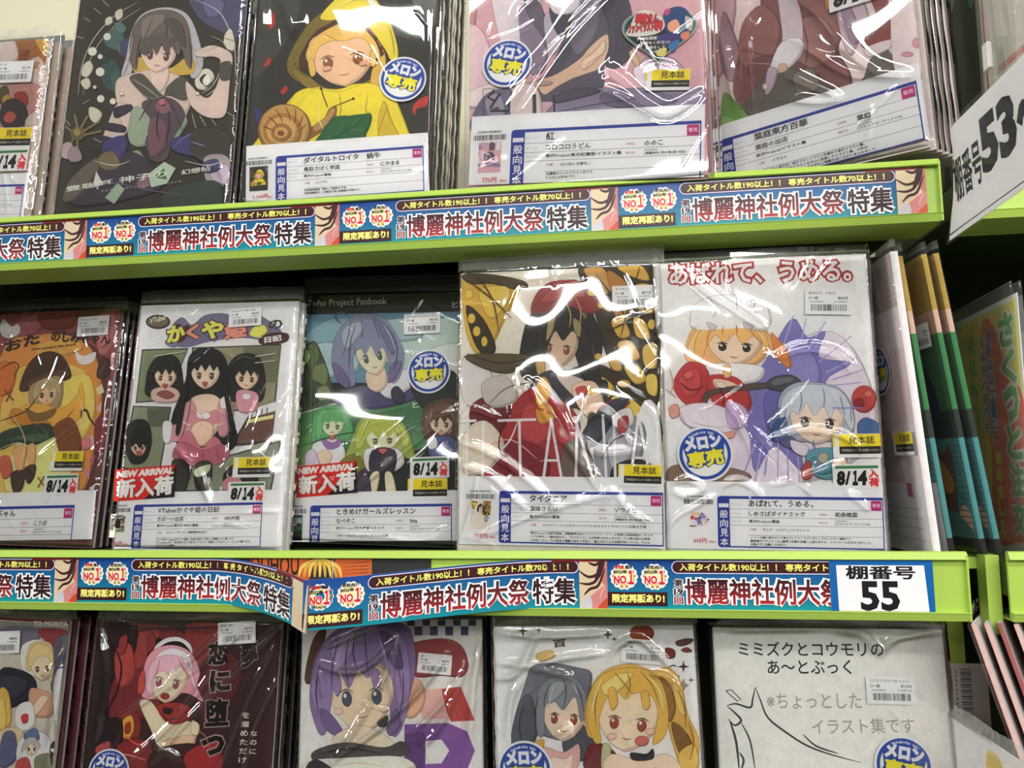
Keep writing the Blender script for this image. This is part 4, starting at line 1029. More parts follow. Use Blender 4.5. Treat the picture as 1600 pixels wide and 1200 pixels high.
ART['M4'] = ('e9e4e0', '''
p dcd0d8 944,1700 1493,1903 1779,1449 1741,905 1146,595 461,718 270,1275
p 7d78b4 944,1700 1168,2029 1287,1855 1440,1905 1372,1684 1633,1619 1411,1461 1604,1180 1432,967 1172,1029 1179,702 954,925 782,711 746,1040 650,1264
p 8f8ac0 1110,1778 1321,1714 1369,1462 1142,1415
p 6c67a8 899,1367 1115,1404 1146,1029 930,980
L a7a2cc .8 1181,2056 1085,1807
L a7a2cc .8 1445,1989 1280,1743
L a7a2cc .8 1649,1852 1369,1640
L a7a2cc .8 1700,1672 1416,1544
L a7a2cc .8 1701,1451 1462,1432
L a7a2cc .9 777,630 847,928
L a7a2cc .9 962,599 989,979
L a7a2cc .9 1145,584 1143,975
L a7a2cc .9 1358,634 1264,972
L 9792c4 1 672,659 808,984
L 9792c4 1 1050,570 1063,977
t a5322f 2 - 138,2378 1681,2339 191 あばれて、うめる。
t f0e8e0 .5 a5322f,1.9 138,2378 1681,2339 191 あばれて、うめる。
p 8a7060 26,700 139,791 623,742 736,647 346,584 77,616
p e2b070 236,1726 278,1907 359,1995 635,2023 905,1972 981,1867 1085,1807 1145,1637 1100,1605 1009,1698 951,1812 917,1690 778,1622 452,1634 316,1656
p d98648 983,1912 1084,1779 1134,1626 1089,1605 1001,1743
p e8c478 274,1839 369,1977 468,1973 395,1834 344,1677 280,1725
p e9cfb4 445,1886 500,1969 686,1986 864,1934 901,1843 868,1749 768,1666 669,1637 632,1640 540,1687 458,1787
p 2c2824 598,1797 585,1774 560,1766 537,1778 529,1804 542,1827 567,1835 590,1823
p f0e8e0 565,1814 558,1806 547,1807 542,1817 549,1825 560,1824
l 3a302c .6 516,1832 568,1842 616,1822
p 2c2824 802,1778 790,1755 765,1747 742,1759 734,1785 747,1808 772,1816 795,1804
p f0e8e0 770,1795 763,1787 752,1788 747,1797 754,1806 765,1805
l 3a302c .6 721,1813 773,1823 821,1803
l a06a5c .6 621,1714 657,1704 694,1708
p e4b46a 321,1769 367,1937 525,2010 797,1988 934,1903 947,1745 898,1842 825,1885 734,1821 674,1913 582,1838 509,1909 427,1804 377,1687
l b87a3a .6 479,1972 442,1889 427,1804
l b87a3a .6 796,1954 836,1896 897,1814
p f0ebe8 295,2037 340,2178 482,2252 703,2259 892,2222 969,2139 988,1991 892,1927 688,1981 468,1967 330,1973
P e8e2e0 362,2063 966,2082 975,1958 346,1961
l b8b0c0 .6 481,2229 519,2113 483,2058
l b8b0c0 .6 702,2242 706,2117
l b8b0c0 .6 864,2201 836,2088
p c8c0cc 438,2025 524,1988 478,1944
p c8c0cc 744,2013 840,1975 784,1943
p ece6e4 396,1608 508,1660 806,1638 911,1589 824,1481 499,1492
p b8383a 127,1504 245,1670 387,1653 446,1522 394,1355 298,1275 176,1362
p c84a48 171,1514 275,1612 361,1581 360,1440 248,1377
p b8383a 420,1539 664,1531 775,1371 746,1233 488,1269
p d9b870 561,1630 616,1645 622,1544 567,1534
p e8c8a8 473,1521 608,1499 692,1441 647,1397 496,1436
p 5a4a42 373,1373 486,1436 932,1477 940,1432 494,1391 403,1316
p 4c4a4c 903,1450 977,1520 1123,1537 1210,1468 1141,1393 982,1409
p 6a686a 959,1476 998,1508 1122,1521 1146,1481 994,1442
p dcd4da 172,1278 382,1317 595,1238 639,1043 370,1072 209,1138
l a49cc0 .7 171,1250 236,1120 425,1093 584,1033
p c0a8c8 572,1322 731,1261 740,1123 587,1089
p d89a84 79,1281 151,1313 169,1223 102,1191
p d89a84 542,1046 613,1066 627,1021 572,1001
l c8a8a0 .7 94,1647 127,1504 100,1404
l c8a8a0 .7 58,1450 154,1368
p b84440 1816,1305 1793,1238 1740,1198 1679,1200 1632,1243 1618,1311 1641,1378 1694,1418 1755,1416 1802,1373
p 8a2c30 1715,1275 1705,1250 1683,1235 1657,1236 1637,1252 1631,1278 1641,1303 1663,1319 1689,1318 1709,1301
p d06a60 1783,1350 1776,1334 1759,1325 1740,1325 1725,1336 1720,1352 1727,1368 1744,1377 1763,1376 1778,1366
p a7aebc 993,1143 1021,1352 1145,1459 1332,1464 1524,1402 1618,1235 1617,1060 1537,965 1021,978
p 6a7498 911,1118 994,1253 1065,1196 1053,977 960,1034
p e6cfbc 1103,1216 1161,1310 1347,1330 1522,1272 1554,1170 1517,1065 1414,971 1314,937 1278,941 1189,993 1112,1105
p 2c2824 1251,1117 1238,1091 1212,1082 1190,1095 1183,1124 1197,1151 1222,1160 1245,1146
p f0e8e0 1219,1136 1212,1127 1201,1128 1197,1139 1204,1148 1215,1147
l 3a302c .6 1171,1156 1223,1168 1271,1146
p 2c2824 1453,1097 1440,1070 1415,1061 1392,1075 1386,1104 1400,1130 1425,1139 1447,1126
p f0e8e0 1422,1116 1415,1106 1404,1107 1399,1118 1406,1128 1418,1127
l 3a302c .6 1374,1135 1426,1147 1473,1125
l a06a5c .6 1271,1024 1306,1013 1343,1017
p c4cad0 1006,1088 1041,1329 1176,1436 1383,1440 1552,1357 1623,1153 1595,1045 1539,1155 1481,1239 1423,1153 1378,1264 1298,1178 1241,1290 1172,1193 1120,1222 1062,1141
l 7a8298 .6 1195,1402 1200,1302 1172,1204
l 7a8298 .6 1382,1418 1392,1324 1376,1242
l 7a8298 .6 1520,1347 1535,1248 1550,1160
p 5e6488 984,979 1092,1009 1176,920 1085,900
p 5f9aa4 1226,875 1376,904 1520,868 1529,695 1358,634 1217,729
p 4e8c96 1243,809 1371,833 1415,697 1283,689
p b8b090 1391,817 1381,791 1360,776 1334,777 1314,793 1307,819 1317,844 1339,859 1365,858 1385,842
p b04a48 1165,730 1232,799 1256,674 1180,638
p 4a6a9a 1650,1097 1717,1150 1817,1098 1843,1022 1745,959 1664,983
p e8c8b0 1421,794 1518,830 1545,695 1463,632
p d8d0d8 1090,976 1229,918 1203,837 1110,878
l f2d090 .6 365,1892 412,1947 478,1955
l f2d090 .6 849,1929 900,1870 917,1785
l b87a3a .5 579,1985 564,1907
l b87a3a .5 689,1992 695,1913
l e4e8ec .6 1141,1387 1108,1278
l e4e8ec .6 1460,1393 1495,1293
l 8088a0 .5 1069,1251 1039,1115
l 8088a0 .5 1597,1235 1599,1115
l 6a2024 .6 182,1502 278,1432 389,1462
l 6a2024 .6 499,1492 548,1378 532,1279
p d86058 218,1569 274,1601 305,1555 249,1523
L b9b4dc .7 1286,2023 1219,1802
L b9b4dc .7 1724,1561 1466,1487
L 8d88c4 .8 901,926 860,682
L 8d88c4 .8 1275,972 1321,699
L 8d88c4 .8 1450,1240 1686,1233
l a4605c .6 1275,809 1301,727
l e8dce0 .6 265,1164 426,1115 588,1111
p f0d8c4 488,1492 554,1490 573,1445 508,1447
p 3a5a8a 1064,1169 995,1077 957,980 928,1035 977,1144
''')
ART['B0'] = ('b8b2a4', '''
P 6a2c2c 969,2605 1825,2610 1821,2535 978,2542
P 8a867a 980,2529 1849,2536 1839,2399 1007,2355
t c8c4b8 .2 - 1429,2502 1809,2515 44 TO MORIYA
p 6c6a78 1064,2452 1490,2474 1450,2255 1097,2235
p 8a3c40 1490,2474 1858,2462 1855,2277 1654,2315
p 5e5a64 1683,2360 1867,2401 1848,1911 1710,1903
p d8d4c8 1336,2310 1578,2354 1638,2020 1378,2066
p c4b080 1402,2098 1415,2302 1549,2359 1667,2316 1713,2085 1688,1962 1607,2140 1476,2071
p d9c0a6 1459,2125 1469,2188 1558,2223 1657,2210 1694,2153 1697,2085 1664,2015 1621,1983 1602,1981 1547,2001 1486,2059
p 6a4a34 1553,2084 1551,2066 1540,2057 1526,2063 1517,2079 1519,2097 1530,2106 1544,2100
p f0e8e0 1533,2091 1531,2085 1525,2084 1521,2090 1523,2096 1528,2097
l 3a302c .6 1505,2097 1529,2110 1557,2103
p 6a4a34 1658,2096 1657,2079 1646,2070 1632,2076 1623,2092 1624,2110 1635,2118 1649,2113
p f0e8e0 1638,2104 1637,2097 1631,2096 1627,2102 1628,2109 1634,2110
l 3a302c .6 1611,2109 1634,2123 1662,2116
l a06a5c .6 1581,2030 1601,2028 1619,2035
p cbb884 1425,2130 1445,2292 1566,2335 1674,2267 1708,2122 1641,2204 1527,2210 1469,2120
p 2c2c34 1124,2051 1334,2075 1515,2000 1548,1862 1417,1751 1177,1699
p 3c3c4a 1136,1978 1308,2013 1452,1948 1371,1821 1163,1796
p c9a850 1152,1868 1255,1844 1323,1576 1246,1480 1206,1507
p d9b860 1166,1778 1226,1751 1272,1542 1206,1507
p c09478 1486,1901 1643,1886 1748,1832 1757,1664 1573,1640 1496,1738
p d9bda4 1528,1710 1608,1836 1693,1829 1662,1748 1578,1652
p dcd6d0 1371,1730 1519,1769 1584,1563 1454,1494 1365,1578
p b83a3c 1425,1643 1493,1659 1503,1587 1450,1572
p c8b890 1211,1478 1415,1521 1505,1378 1311,1275
p 5a5e7c 1250,1450 1380,1471 1424,1224 1260,1153
p e0dad2 1432,1403 1626,1506 1776,1427 1740,1187 1466,1168
p 5a6a8a 1479,1466 1595,1534 1651,1430 1530,1398
p d8bea4 1509,1356 1518,1390 1571,1406 1628,1397 1646,1366 1644,1330 1622,1294 1595,1277 1584,1277 1553,1289 1521,1321
p 4a4038 1561,1332 1559,1323 1552,1319 1544,1322 1540,1331 1542,1340 1549,1345 1556,1341
p f0e8e0 1550,1337 1548,1333 1545,1333 1543,1336 1544,1340 1547,1340
l 3a302c .6 1534,1341 1548,1347 1564,1343
p 4a4038 1622,1337 1621,1327 1614,1323 1606,1326 1602,1335 1604,1345 1610,1349 1618,1346
p f0e8e0 1611,1341 1610,1338 1607,1338 1605,1341 1606,1344 1609,1344
l 3a302c .6 1596,1345 1610,1352 1626,1347
l a06a5c .6 1575,1303 1586,1302 1597,1305
p a8a4a0 1475,1299 1500,1419 1593,1450 1671,1384 1649,1346 1560,1388
p a8484a 1444,1225 1551,1257 1595,1142 1444,1131
p 7a7a60 1632,1268 1792,1309 1826,1159 1663,1147
p 2c2a2c 1780,1397 1940,1438 1975,1169 1840,1160
p e8e4dc 1948,1373 1946,1363 1936,1356 1924,1355 1913,1360 1907,1371 1910,1381 1919,1388 1932,1389 1943,1383
p e8e4dc 1828,1347 1826,1337 1816,1330 1804,1329 1793,1334 1787,1344 1790,1355 1799,1362 1812,1363 1823,1357
p e8e4da 1735,2026 1816,2152 1859,1731 1828,1549 1754,1784
L 4c5a8a 1.4 1726,2196 1849,2215
L 4c5a8a 1.4 1731,2111 1861,2131
''')
ART['B1'] = ('3a2426', '''
p 6a2c2e 137,2487 679,2528 952,2354 853,2057 486,1931 213,2101
p 8a3c3a 340,2401 618,2497 550,2227 379,2046
p 2c2020 72,2486 391,2522 347,2045 216,1519 62,1230 -20,1285
p 7a3032 871,2532 1319,2511 1221,2182 1042,2061
p 54262a 979,2059 1274,2302 1482,2071 1209,1602
p 6e2a2e 220,2042 531,2108 693,1762 392,1639 196,1692
p a0443c 193,2279 346,2341 410,2047 261,1955
p 261c1c 518,2226 567,2376 640,2407 649,2199
p d8d0c8 573,2316 679,2408 818,2423 939,2354 963,2236 893,2305 761,2350 641,2276
p 1e1a1a 613,2299 708,2373 848,2376 959,2271 937,2235 804,2303 680,2265
p c8909a 505,1990 499,2167 575,2299 748,2350 932,2294 1050,2120 1038,1973 1114,1830 930,1912 622,1847 505,1873
p e4d6d4 588,2168 641,2276 777,2321 935,2259 974,2118 842,2174 705,2147
p e2c2a8 555,2099 598,2194 753,2217 904,2161 936,2058 911,1952 830,1856 748,1821 718,1824 640,1875 569,1988
p 8a4a5a 685,2001 675,1974 654,1965 635,1979 628,2007 638,2034 658,2044 678,2030
p f0e8e0 657,2020 652,2010 642,2011 638,2022 643,2032 653,2031
l 3a302c .6 616,2039 659,2052 700,2030
p 8a4a5a 856,1983 846,1956 825,1947 806,1961 799,1989 809,2016 829,2026 849,2012
p f0e8e0 828,2002 823,1992 813,1993 809,2004 814,2014 824,2013
l 3a302c .6 787,2021 830,2034 871,2012
l a06a5c .6 707,1908 737,1897 767,1902
p d9a2ae 534,1961 551,2156 681,2253 874,2234 974,2118 1015,1943 955,2047 843,2162 763,2078 683,2112 613,2051 606,1876
l a0606c .6 647,2217 632,2110 602,2039
l a0606c .6 823,2233 883,2145 968,2048
p 8a3430 776,1880 769,1862 748,1851 721,1851 698,1861 688,1878 695,1895 715,1906 743,1907 766,1896
p e0bfa4 486,1815 598,1829 780,1648 1017,1654 1071,1484 951,1368 728,1419 617,1587
p cfa88c 760,1476 1028,1540 1061,1450 951,1368 779,1409
p 90302c 665,1790 876,1824 1008,1758 955,1653 781,1637
p 2c2020 730,1774 819,1765 798,1718 735,1728
p 7a2c2c 263,1664 412,1743 514,1671 520,1499 379,1466 279,1521
p c8982c 340,1649 423,1697 461,1583 421,1490 355,1511
p 90302c 369,1615 417,1639 427,1548 378,1535
p 2a1e20 171,1633 326,1666 351,1437 205,1348 104,1402
p 7c2a2c 320,1436 598,1472 684,1248 318,1181
p 3c2426 669,1389 1098,1457 1183,1205 690,1191
p 942e30 982,1369 1281,1490 1337,1209 1060,1202
p a04848 104,1402 235,1463 235,1360 146,1312
t 1e1616 .9 9a8680,.9 1133,2180 1321,2196 200 恋
t 1e1616 .9 9a8680,.9 1180,1936 1354,1951 175 に
t 1e1616 .9 9a8680,.9 1158,1624 1368,1640 229 堕
t 1e1616 .9 9a8680,.9 1156,1362 1352,1390 147 つ
t 1e1616 .9 9a8680,.8 1462,2158 1612,2173 235 夢
t c8bcb0 .1 - 1499,1701 1574,1703 52 を
t c8bcb0 .1 - 1500,1621 1574,1623 51 溜
t c8bcb0 .1 - 1500,1541 1574,1543 51 め
t c8bcb0 .1 - 1500,1462 1574,1464 51 た
t c8bcb0 .1 - 1501,1383 1574,1385 51 だ
t c8bcb0 .1 - 1501,1304 1575,1306 51 け
t c8bcb0 .1 - 1599,1544 1660,1545 45 な
t c8bcb0 .1 - 1599,1464 1660,1466 45 の
t c8bcb0 .1 - 1599,1385 1660,1387 45 に
p 8a3436 231,2399 304,2430 295,2281 234,2256
p b04a42 461,2048 506,2108 524,1932 465,1896
p 7c3034 500,2404 557,2466 595,2347 526,2274
l c87a72 .7 117,1289 361,1352 616,1302
l c05048 .8 373,1523 507,1441 629,1473
l e8d2d4 .6 588,2168 576,2039 565,1904
l e8d2d4 .6 905,2175 978,2071 1027,1955
l 1e1416 .8 115,2397 270,2161 240,1867 84,1573
l 9a5a54 .6 1023,1597 1152,1543 1227,1403
p d8bca0 1016,1666 1094,1633 1090,1542 1027,1552
l 5a2428 .7 695,1750 778,1671 919,1698
p e8d0c0 678,2041 676,2034 670,2030 662,2029 655,2034 652,2040 654,2047 660,2052 668,2052 674,2048
p e8d0c0 848,2045 846,2038 840,2033 833,2033 826,2037 823,2044 825,2051 830,2056 838,2056 845,2052
''')
ART['B2'] = ('d9d3ca', '''
P 4a4668 1041,2598 1118,2598 1118,2513 1042,2514
P 4a4668 1193,2597 1269,2597 1269,2513 1194,2513
P 4a4668 1345,2597 1421,2596 1420,2512 1345,2513
P 4a4668 1496,2596 1571,2596 1571,2512 1496,2512
P 4a4668 1647,2595 1722,2595 1721,2511 1646,2512
P 4a4668 1118,2507 1194,2507 1194,2423 1119,2423
P 4a4668 1270,2507 1345,2507 1345,2423 1270,2423
P 4a4668 1420,2506 1496,2506 1496,2422 1420,2423
P 4a4668 1571,2506 1646,2506 1646,2422 1571,2422
P b8b0a8 1042,2508 1118,2507 1119,2423 1043,2424
P b8b0a8 1194,2507 1270,2507 1270,2423 1194,2423
p 8c4444 1069,2334 1383,2393 1570,2333 1644,2155 1582,2038 1383,2049 1133,2037 1070,2155
P a84440 1321,1920 1569,1950 1703,1643 1476,1631
P d0a8a0 1134,1920 1383,1932 1445,1659 1198,1652
p d8a888 1022,1949 1134,2026 1209,1949 1222,1803 1136,1675 1024,1686
l a87858 .6 1061,1715 1103,1861 1196,1949
P 7a5090 1024,1605 1445,1619 1629,1545 1701,1374 1627,1198 1028,1193
P d9d3ca 1229,1457 1383,1469 1457,1372 1383,1258 1230,1251
P 5c3f70 1025,1513 1223,1543 1224,1194 1028,1193
p 5a4030 34,2024 113,2396 239,2486 182,2215 112,1989
p 7d6a90 90,1859 120,2156 242,2396 463,2528 813,2563 1068,2484 1133,2155 1072,1861 1000,1570 901,1512 821,1919 317,1918 275,1566 201,1508 121,1682
p dcc0a4 264,1977 311,2165 568,2256 837,2199 918,2021 903,1819 790,1619 661,1531 609,1527 466,1596 317,1778
p 4a5060 508,1839 499,1787 466,1763 429,1782 410,1832 419,1885 452,1909 489,1890
p f0e8e0 456,1865 450,1845 434,1844 424,1863 430,1882 446,1883
l 3a302c .6 382,1886 451,1923 526,1896
p 4a5060 801,1859 791,1807 759,1783 723,1802 704,1852 713,1905 746,1928 782,1909
p f0e8e0 750,1885 743,1865 727,1864 717,1883 724,1902 740,1903
l 3a302c .6 676,1906 745,1943 819,1916
l a06a5c .6 569,1676 623,1665 673,1683
p 8d78a0 101,1918 181,2263 368,2456 687,2515 973,2442 1070,2155 1061,1745 987,1628 935,1890 857,2096 755,2156 669,2025 567,2096 475,1930 376,2096 318,1859 274,1595 197,1653
p a894b8 307,2335 496,2455 561,2395 439,2156 338,2096
p 6c5880 751,2455 929,2394 1008,2126 894,2155
l 5c4a70 .8 370,2395 311,2156 304,1918
l 5c4a70 .8 623,2485 640,2275 669,2049
l 5c4a70 .8 846,2442 944,2215 997,1920
l 5c4a70 .8 465,2395 439,2156 474,1954
p 6f5a84 195,1741 323,1683 485,1452 390,1480 250,1566
p 6f5a84 851,1570 949,1744 987,1599 901,1501
p dcc4ae 328,1480 576,1597 827,1512 952,1397 828,1368 455,1365
p 4c4848 155,1363 454,1440 828,1396 1001,1455 1076,1352 891,1305 332,1278 145,1276
p e0d2c4 145,1276 457,1302 984,1317 1077,1193 85,1184
p 3c3638 114,1265 207,1277 335,1186 85,1184
p 3a3a3e 763,1627 862,1686 851,1593 788,1581
l b8a8c8 .8 434,2395 361,2215 340,2037
l b8a8c8 .8 751,2455 817,2275 857,2096
l 4c3c60 .7 534,2455 512,2275 554,2108
l 4c3c60 .7 184,2156 152,1918 184,1694
l 4c3c60 .7 1008,2096 1010,1861 974,1686
p 8d78a0 314,2037 364,2084 405,1930 356,1859
p 8d78a0 694,2061 756,2120 796,1978 733,1931
l 8a6a54 .6 376,2096 471,2132 541,2108
l 8a6a54 .6 680,2120 768,2144 844,2096
p e8b8a8 334,1730 409,1754 423,1707 360,1689
p e8b8a8 786,1767 848,1790 861,1732 805,1714
l 2c2a2c .8 206,1334 486,1383 829,1339
l c0b4a8 .6 334,1221 582,1257 830,1225
''')
ART['B3'] = ('e0dcd2', '''
p 8a3c2c 1468,2503 1444,2457 1388,2429 1321,2429 1268,2458 1249,2504 1272,2550 1329,2578 1396,2578 1449,2549
p 6a3028 1563,2375 1642,2358 1638,2291 1570,2291
p 5a4438 1657,2430 1750,2457 1817,2446 1758,2402 1678,2391
p 6a3a30 1698,2358 1756,2380 1799,2346 1742,2335
P 4a4440 271,2588 282,2542 323,2531 281,2520 268,2474 257,2520 216,2531 258,2543
P 4a4440 420,2576 425,2542 454,2536 424,2530 417,2496 413,2530 383,2536 413,2542
P 4a4440 1054,2539 1064,2505 1098,2493 1063,2482 1050,2449 1040,2482 1005,2494 1041,2505
P 4a4440 1109,2482 1114,2460 1137,2454 1114,2448 1107,2426 1102,2448 1079,2454 1103,2460
P 3c3834 1716,2269 1725,2225 1769,2214 1723,2203 1709,2159 1701,2203 1656,2214 1702,2225
P 8a8680 1707,2116 1721,2072 1754,2056 1719,2034 1700,1996 1685,2034 1658,2055 1687,2072
P 4a4440 1775,2127 1779,2105 1807,2100 1778,2094 1771,2072 1767,2094 1745,2099 1768,2105
l 4a4440 .5 1520,2115 1569,2071 1639,2105 1674,2137 1639,2115
l 4a4440 .7 1582,2209 1623,2225 1656,2214
p c8a868 388,2320 520,2360 565,2303 428,2258
t 5a4a40 .3 - 556,2382 662,2393 62 百
p 6c7078 286,2067 338,2208 516,2247 749,2208 892,2152 841,1903 756,1629 609,1573 350,1624 143,1567 197,1844
p 55595f 145,1622 223,1899 330,1956 379,1625 258,1487 153,1502
p 4c5058 611,1627 760,1738 896,1549 833,1413 633,1437
p dcc2ae 438,1855 489,1958 651,1990 804,1939 831,1832 799,1719 708,1613 621,1572 590,1574 512,1624 445,1739
p 8a4434 567,1759 555,1730 533,1719 513,1733 508,1763 519,1792 542,1803 561,1789
p f0e8e0 539,1778 533,1767 523,1768 519,1779 525,1789 535,1789
l 3a302c .6 497,1795 543,1811 584,1790
p 8a4434 743,1749 731,1720 709,1709 690,1723 684,1752 696,1781 718,1792 738,1779
p f0e8e0 716,1767 710,1757 700,1757 696,1769 702,1779 712,1778
l 3a302c .6 674,1785 719,1801 760,1780
l a06a5c .6 584,1662 614,1652 646,1658
p 7b8086 372,1790 402,2012 523,2113 687,2124 801,2041 839,1848 777,1738 749,1903 716,1947 619,1836 540,1913 456,1857 437,1625 379,1625
p 92979c 497,2040 604,2091 661,2041 564,1929 493,1901
l 45494f .6 628,2102 653,1985 619,1847
l 45494f .6 510,2068 459,1956 445,1857
l 45494f .6 744,2069 786,1958 803,1821
p c9a09c 434,1516 606,1475 752,1547 715,1326 456,1321
p ddc4b4 501,1436 615,1421 692,1465 658,1325 485,1322
p 6a2c2e 826,1521 981,1550 1117,1418 1085,1332 801,1327
p c8a24e 816,1848 919,2097 1068,2208 1270,2236 1439,2181 1582,2209 1687,2072 1727,1801 1801,1641 1802,1481 1700,1342 1621,1425 1575,1584 1506,1853 1314,1961 968,1904 899,1631 830,1630
p 8c6a34 1493,2126 1590,2044 1624,1854 1562,1745 1515,1908
p dbb868 1603,2072 1688,1990 1710,1801 1646,1854
p e4c6ac 942,1856 1017,1982 1242,2014 1450,1941 1482,1806 1432,1666 1303,1540 1182,1493 1139,1497 1034,1563 947,1710
p 8a4434 1115,1729 1097,1694 1066,1681 1040,1699 1034,1737 1051,1772 1083,1785 1109,1767
p f0e8e0 1078,1754 1069,1741 1055,1742 1051,1756 1059,1769 1073,1768
l 3a302c .6 1021,1778 1084,1795 1140,1767
p 8a4434 1358,1707 1340,1672 1309,1659 1283,1677 1277,1715 1295,1750 1326,1763 1352,1745
p f0e8e0 1321,1732 1312,1719 1298,1720 1294,1734 1303,1747 1316,1746
l 3a302c .6 1264,1756 1327,1773 1383,1745
l a06a5c .6 1134,1607 1176,1593 1220,1599
p cba74c 826,1804 906,2069 1067,2181 1297,2203 1492,2115 1557,1854 1522,1637 1406,1556 1464,1799 1416,1961 1258,1988 1187,1933 1088,2015 997,1904 938,1740 954,1577 885,1576
p e2c678 974,2042 1123,2147 1266,2148 1145,2015 1028,1959
l 8a6a2c .6 1095,2169 1176,2070 1257,1972
l 8a6a2c .6 1325,2181 1432,2044 1479,1880
l 8a6a2c .6 944,2014 909,1876 913,1685
p b8645c 1373,1582 1360,1557 1328,1541 1290,1540 1260,1555 1249,1581 1262,1606 1294,1622 1333,1622 1363,1607
p 7a5a30 1584,1746 1717,1640 1767,1454 1677,1426 1607,1558
p d0b058 1625,1478 1768,1560 1795,1375 1661,1341
p a8b088 964,1550 1037,1524 1001,1362 943,1329
p e0c0aa 1035,1470 1286,1420 1513,1477 1616,1340 1000,1330
p 2c2a2c 1211,1483 1345,1474 1404,1518 1399,1433 1230,1419
l b0b4b8 .6 545,2057 506,1946 479,1846
l b0b4b8 .6 709,2080 763,1969
l 3c4046 .6 401,1956 360,1790 379,1625
l 3c4046 .6 270,1900 218,1733 236,1541
l f0dc9c .7 977,2114 913,1959 871,1794
l f0dc9c .7 1380,2148 1487,2016 1512,1853
l 8a6a2c .6 1210,2170 1233,2059 1188,1949
l 8a6a2c .6 1656,2017 1702,1855 1704,1693
l 8a6a2c .6 1729,1747 1764,1587 1721,1427
p cba74c 1030,2003 1089,2037 1117,1905 1057,1839
p cba74c 1326,1983 1384,2005 1400,1874 1342,1852
p e8b0a0 1013,1632 1082,1643 1080,1600 1023,1589
p e8b0a0 1356,1679 1424,1690 1422,1647 1365,1636
p c8a04c 366,1570 436,1582 422,1505 352,1504
l 6a4438 .6 1678,2402 1736,2424 1792,2413
''')
ART['B4'] = ('d9d5ce', '''
t 2c2a28 .15 - 220,2325 1462,2337 122 ミミズクとコウモリの
t 2c2a28 .15 - 463,2169 1180,2181 121 あ～とぶっく
t 98948e .1 - 440,1875 1245,1892 130 ※ちょっとした
t 98948e .1 - 814,1669 1669,1702 128 イラスト集です
L 3c3a38 .7 86,2020 132,2032 217,1946 183,1934 86,2020
l 3c3a38 .9 91,1894 170,1912 291,1882 317,1954 345,2058
l 3c3a38 .9 345,2058 383,1950 441,1799 597,1674 765,1572 964,1504 1200,1448
l 3c3a38 .8 733,1667 835,1574 1019,1516
l 3c3a38 1 96,1781 149,1728 207,1772 155,1836 91,1889
l 3c3a38 1.1 107,1770 153,1599 168,1353
l 3c3a38 .8 206,1751 275,1602 305,1358
l 3c3a38 1 176,1503 211,1440 184,1354
''')
CARDS = {'T0': (10.9, 49.1, -0.016, 0.907), 'T2': (31.5, 49.7, 0.073, 0.992), 'T3': (40.3, 60.3, -0.045, 1.163), 'T4': (33.4, 55.9, 0.032, 1.177), 'M0': (-10.5, 36.9, 0.043, 1.143), 'M1': (19.2, 43.7, 0.026, 0.924), 'M2': (22.1, 37.1, 0.039, 1.008), 'M3': (38.2, 56.4, -0.007, 0.976), 'M4': (45.1, 51.6, -0.03, 0.928)}
STICKERS = {'T0': [('price', 92.4, 161.3, -0.032, 1.128), ('sample', 98.4, 86.9, -0.035, 1.174), ('date', 97.3, 62.2, -0.015, 1.185)], 'M0': [('price', 131.1, 226.1, 0.03, 1.032), ('sample', 119.7, 79.2, 0.014, 1.04), ('date', 115.8, 53.3, 0.036, 1.075)], 'M1': [('price', 102.5, 224.8, 0.053, 0.921), ('sample', 120.7, 70.9, 0.019, 1.009), ('date', 117.6, 46.4, 0.024, 0.986), ('arrival', -3.4, 46.7, 0.075, 1.254)], 'M2': [('price', 111.7, 213.0, 0.042, 1.005), ('sample', 124.0, 45.4, 0.04, 1.039), ('date', 125.6, 66.3, 0.052, 1.026), ('arrival', 7.1, 44.5, 0.103, 1.248), ('round', 139.9, 174.7, 0.06, 1.034)], 'M3': [('price', 139.8, 217.6, -0.005, 0.967), ('sample', 142.7, 60.8, -0.026, 0.95)], 'M4': [('price', 127.2, 205.8, -0.058, 1.011), ('sample', 142.8, 81.6, -0.01, 1.0), ('date', 141.1, 55.8, -0.006, 0.997), ('round', 36.6, 87.4, 0.13, 1.079)], 'B0': [('price', 94.4, 220.2, 0.087, 1.013)], 'B1': [('price', 121.8, 236.0, 0.085, 0.966), ('round', 26.5, 120.2, -0.1, 0.904)], 'B2': [('price', 114.6, 208.5, -0.088, 0.862)], 'B3': [('price', 115.7, 225.8, -0.073, 0.979), ('round', 25.9, 132.9, 0.05, 1.133)], 'B4': [('price', 128.6, 194.1, -0.005, 1.062), ('round', 154.3, 144.3, -0.17, 1.094)], 'T3': [('sample', 162.0, 85.3, -0.092, 0.991), ('round', 36.3, 126.2, -0.26, 1.082)], 'T4': [('date', 142.2, 149.7, -0.027, 1.235)], 'T2': [('round', 152.5, 128.7, -0.24, 1.065)]}
HEART = (175.9, 140.1, 32.4)
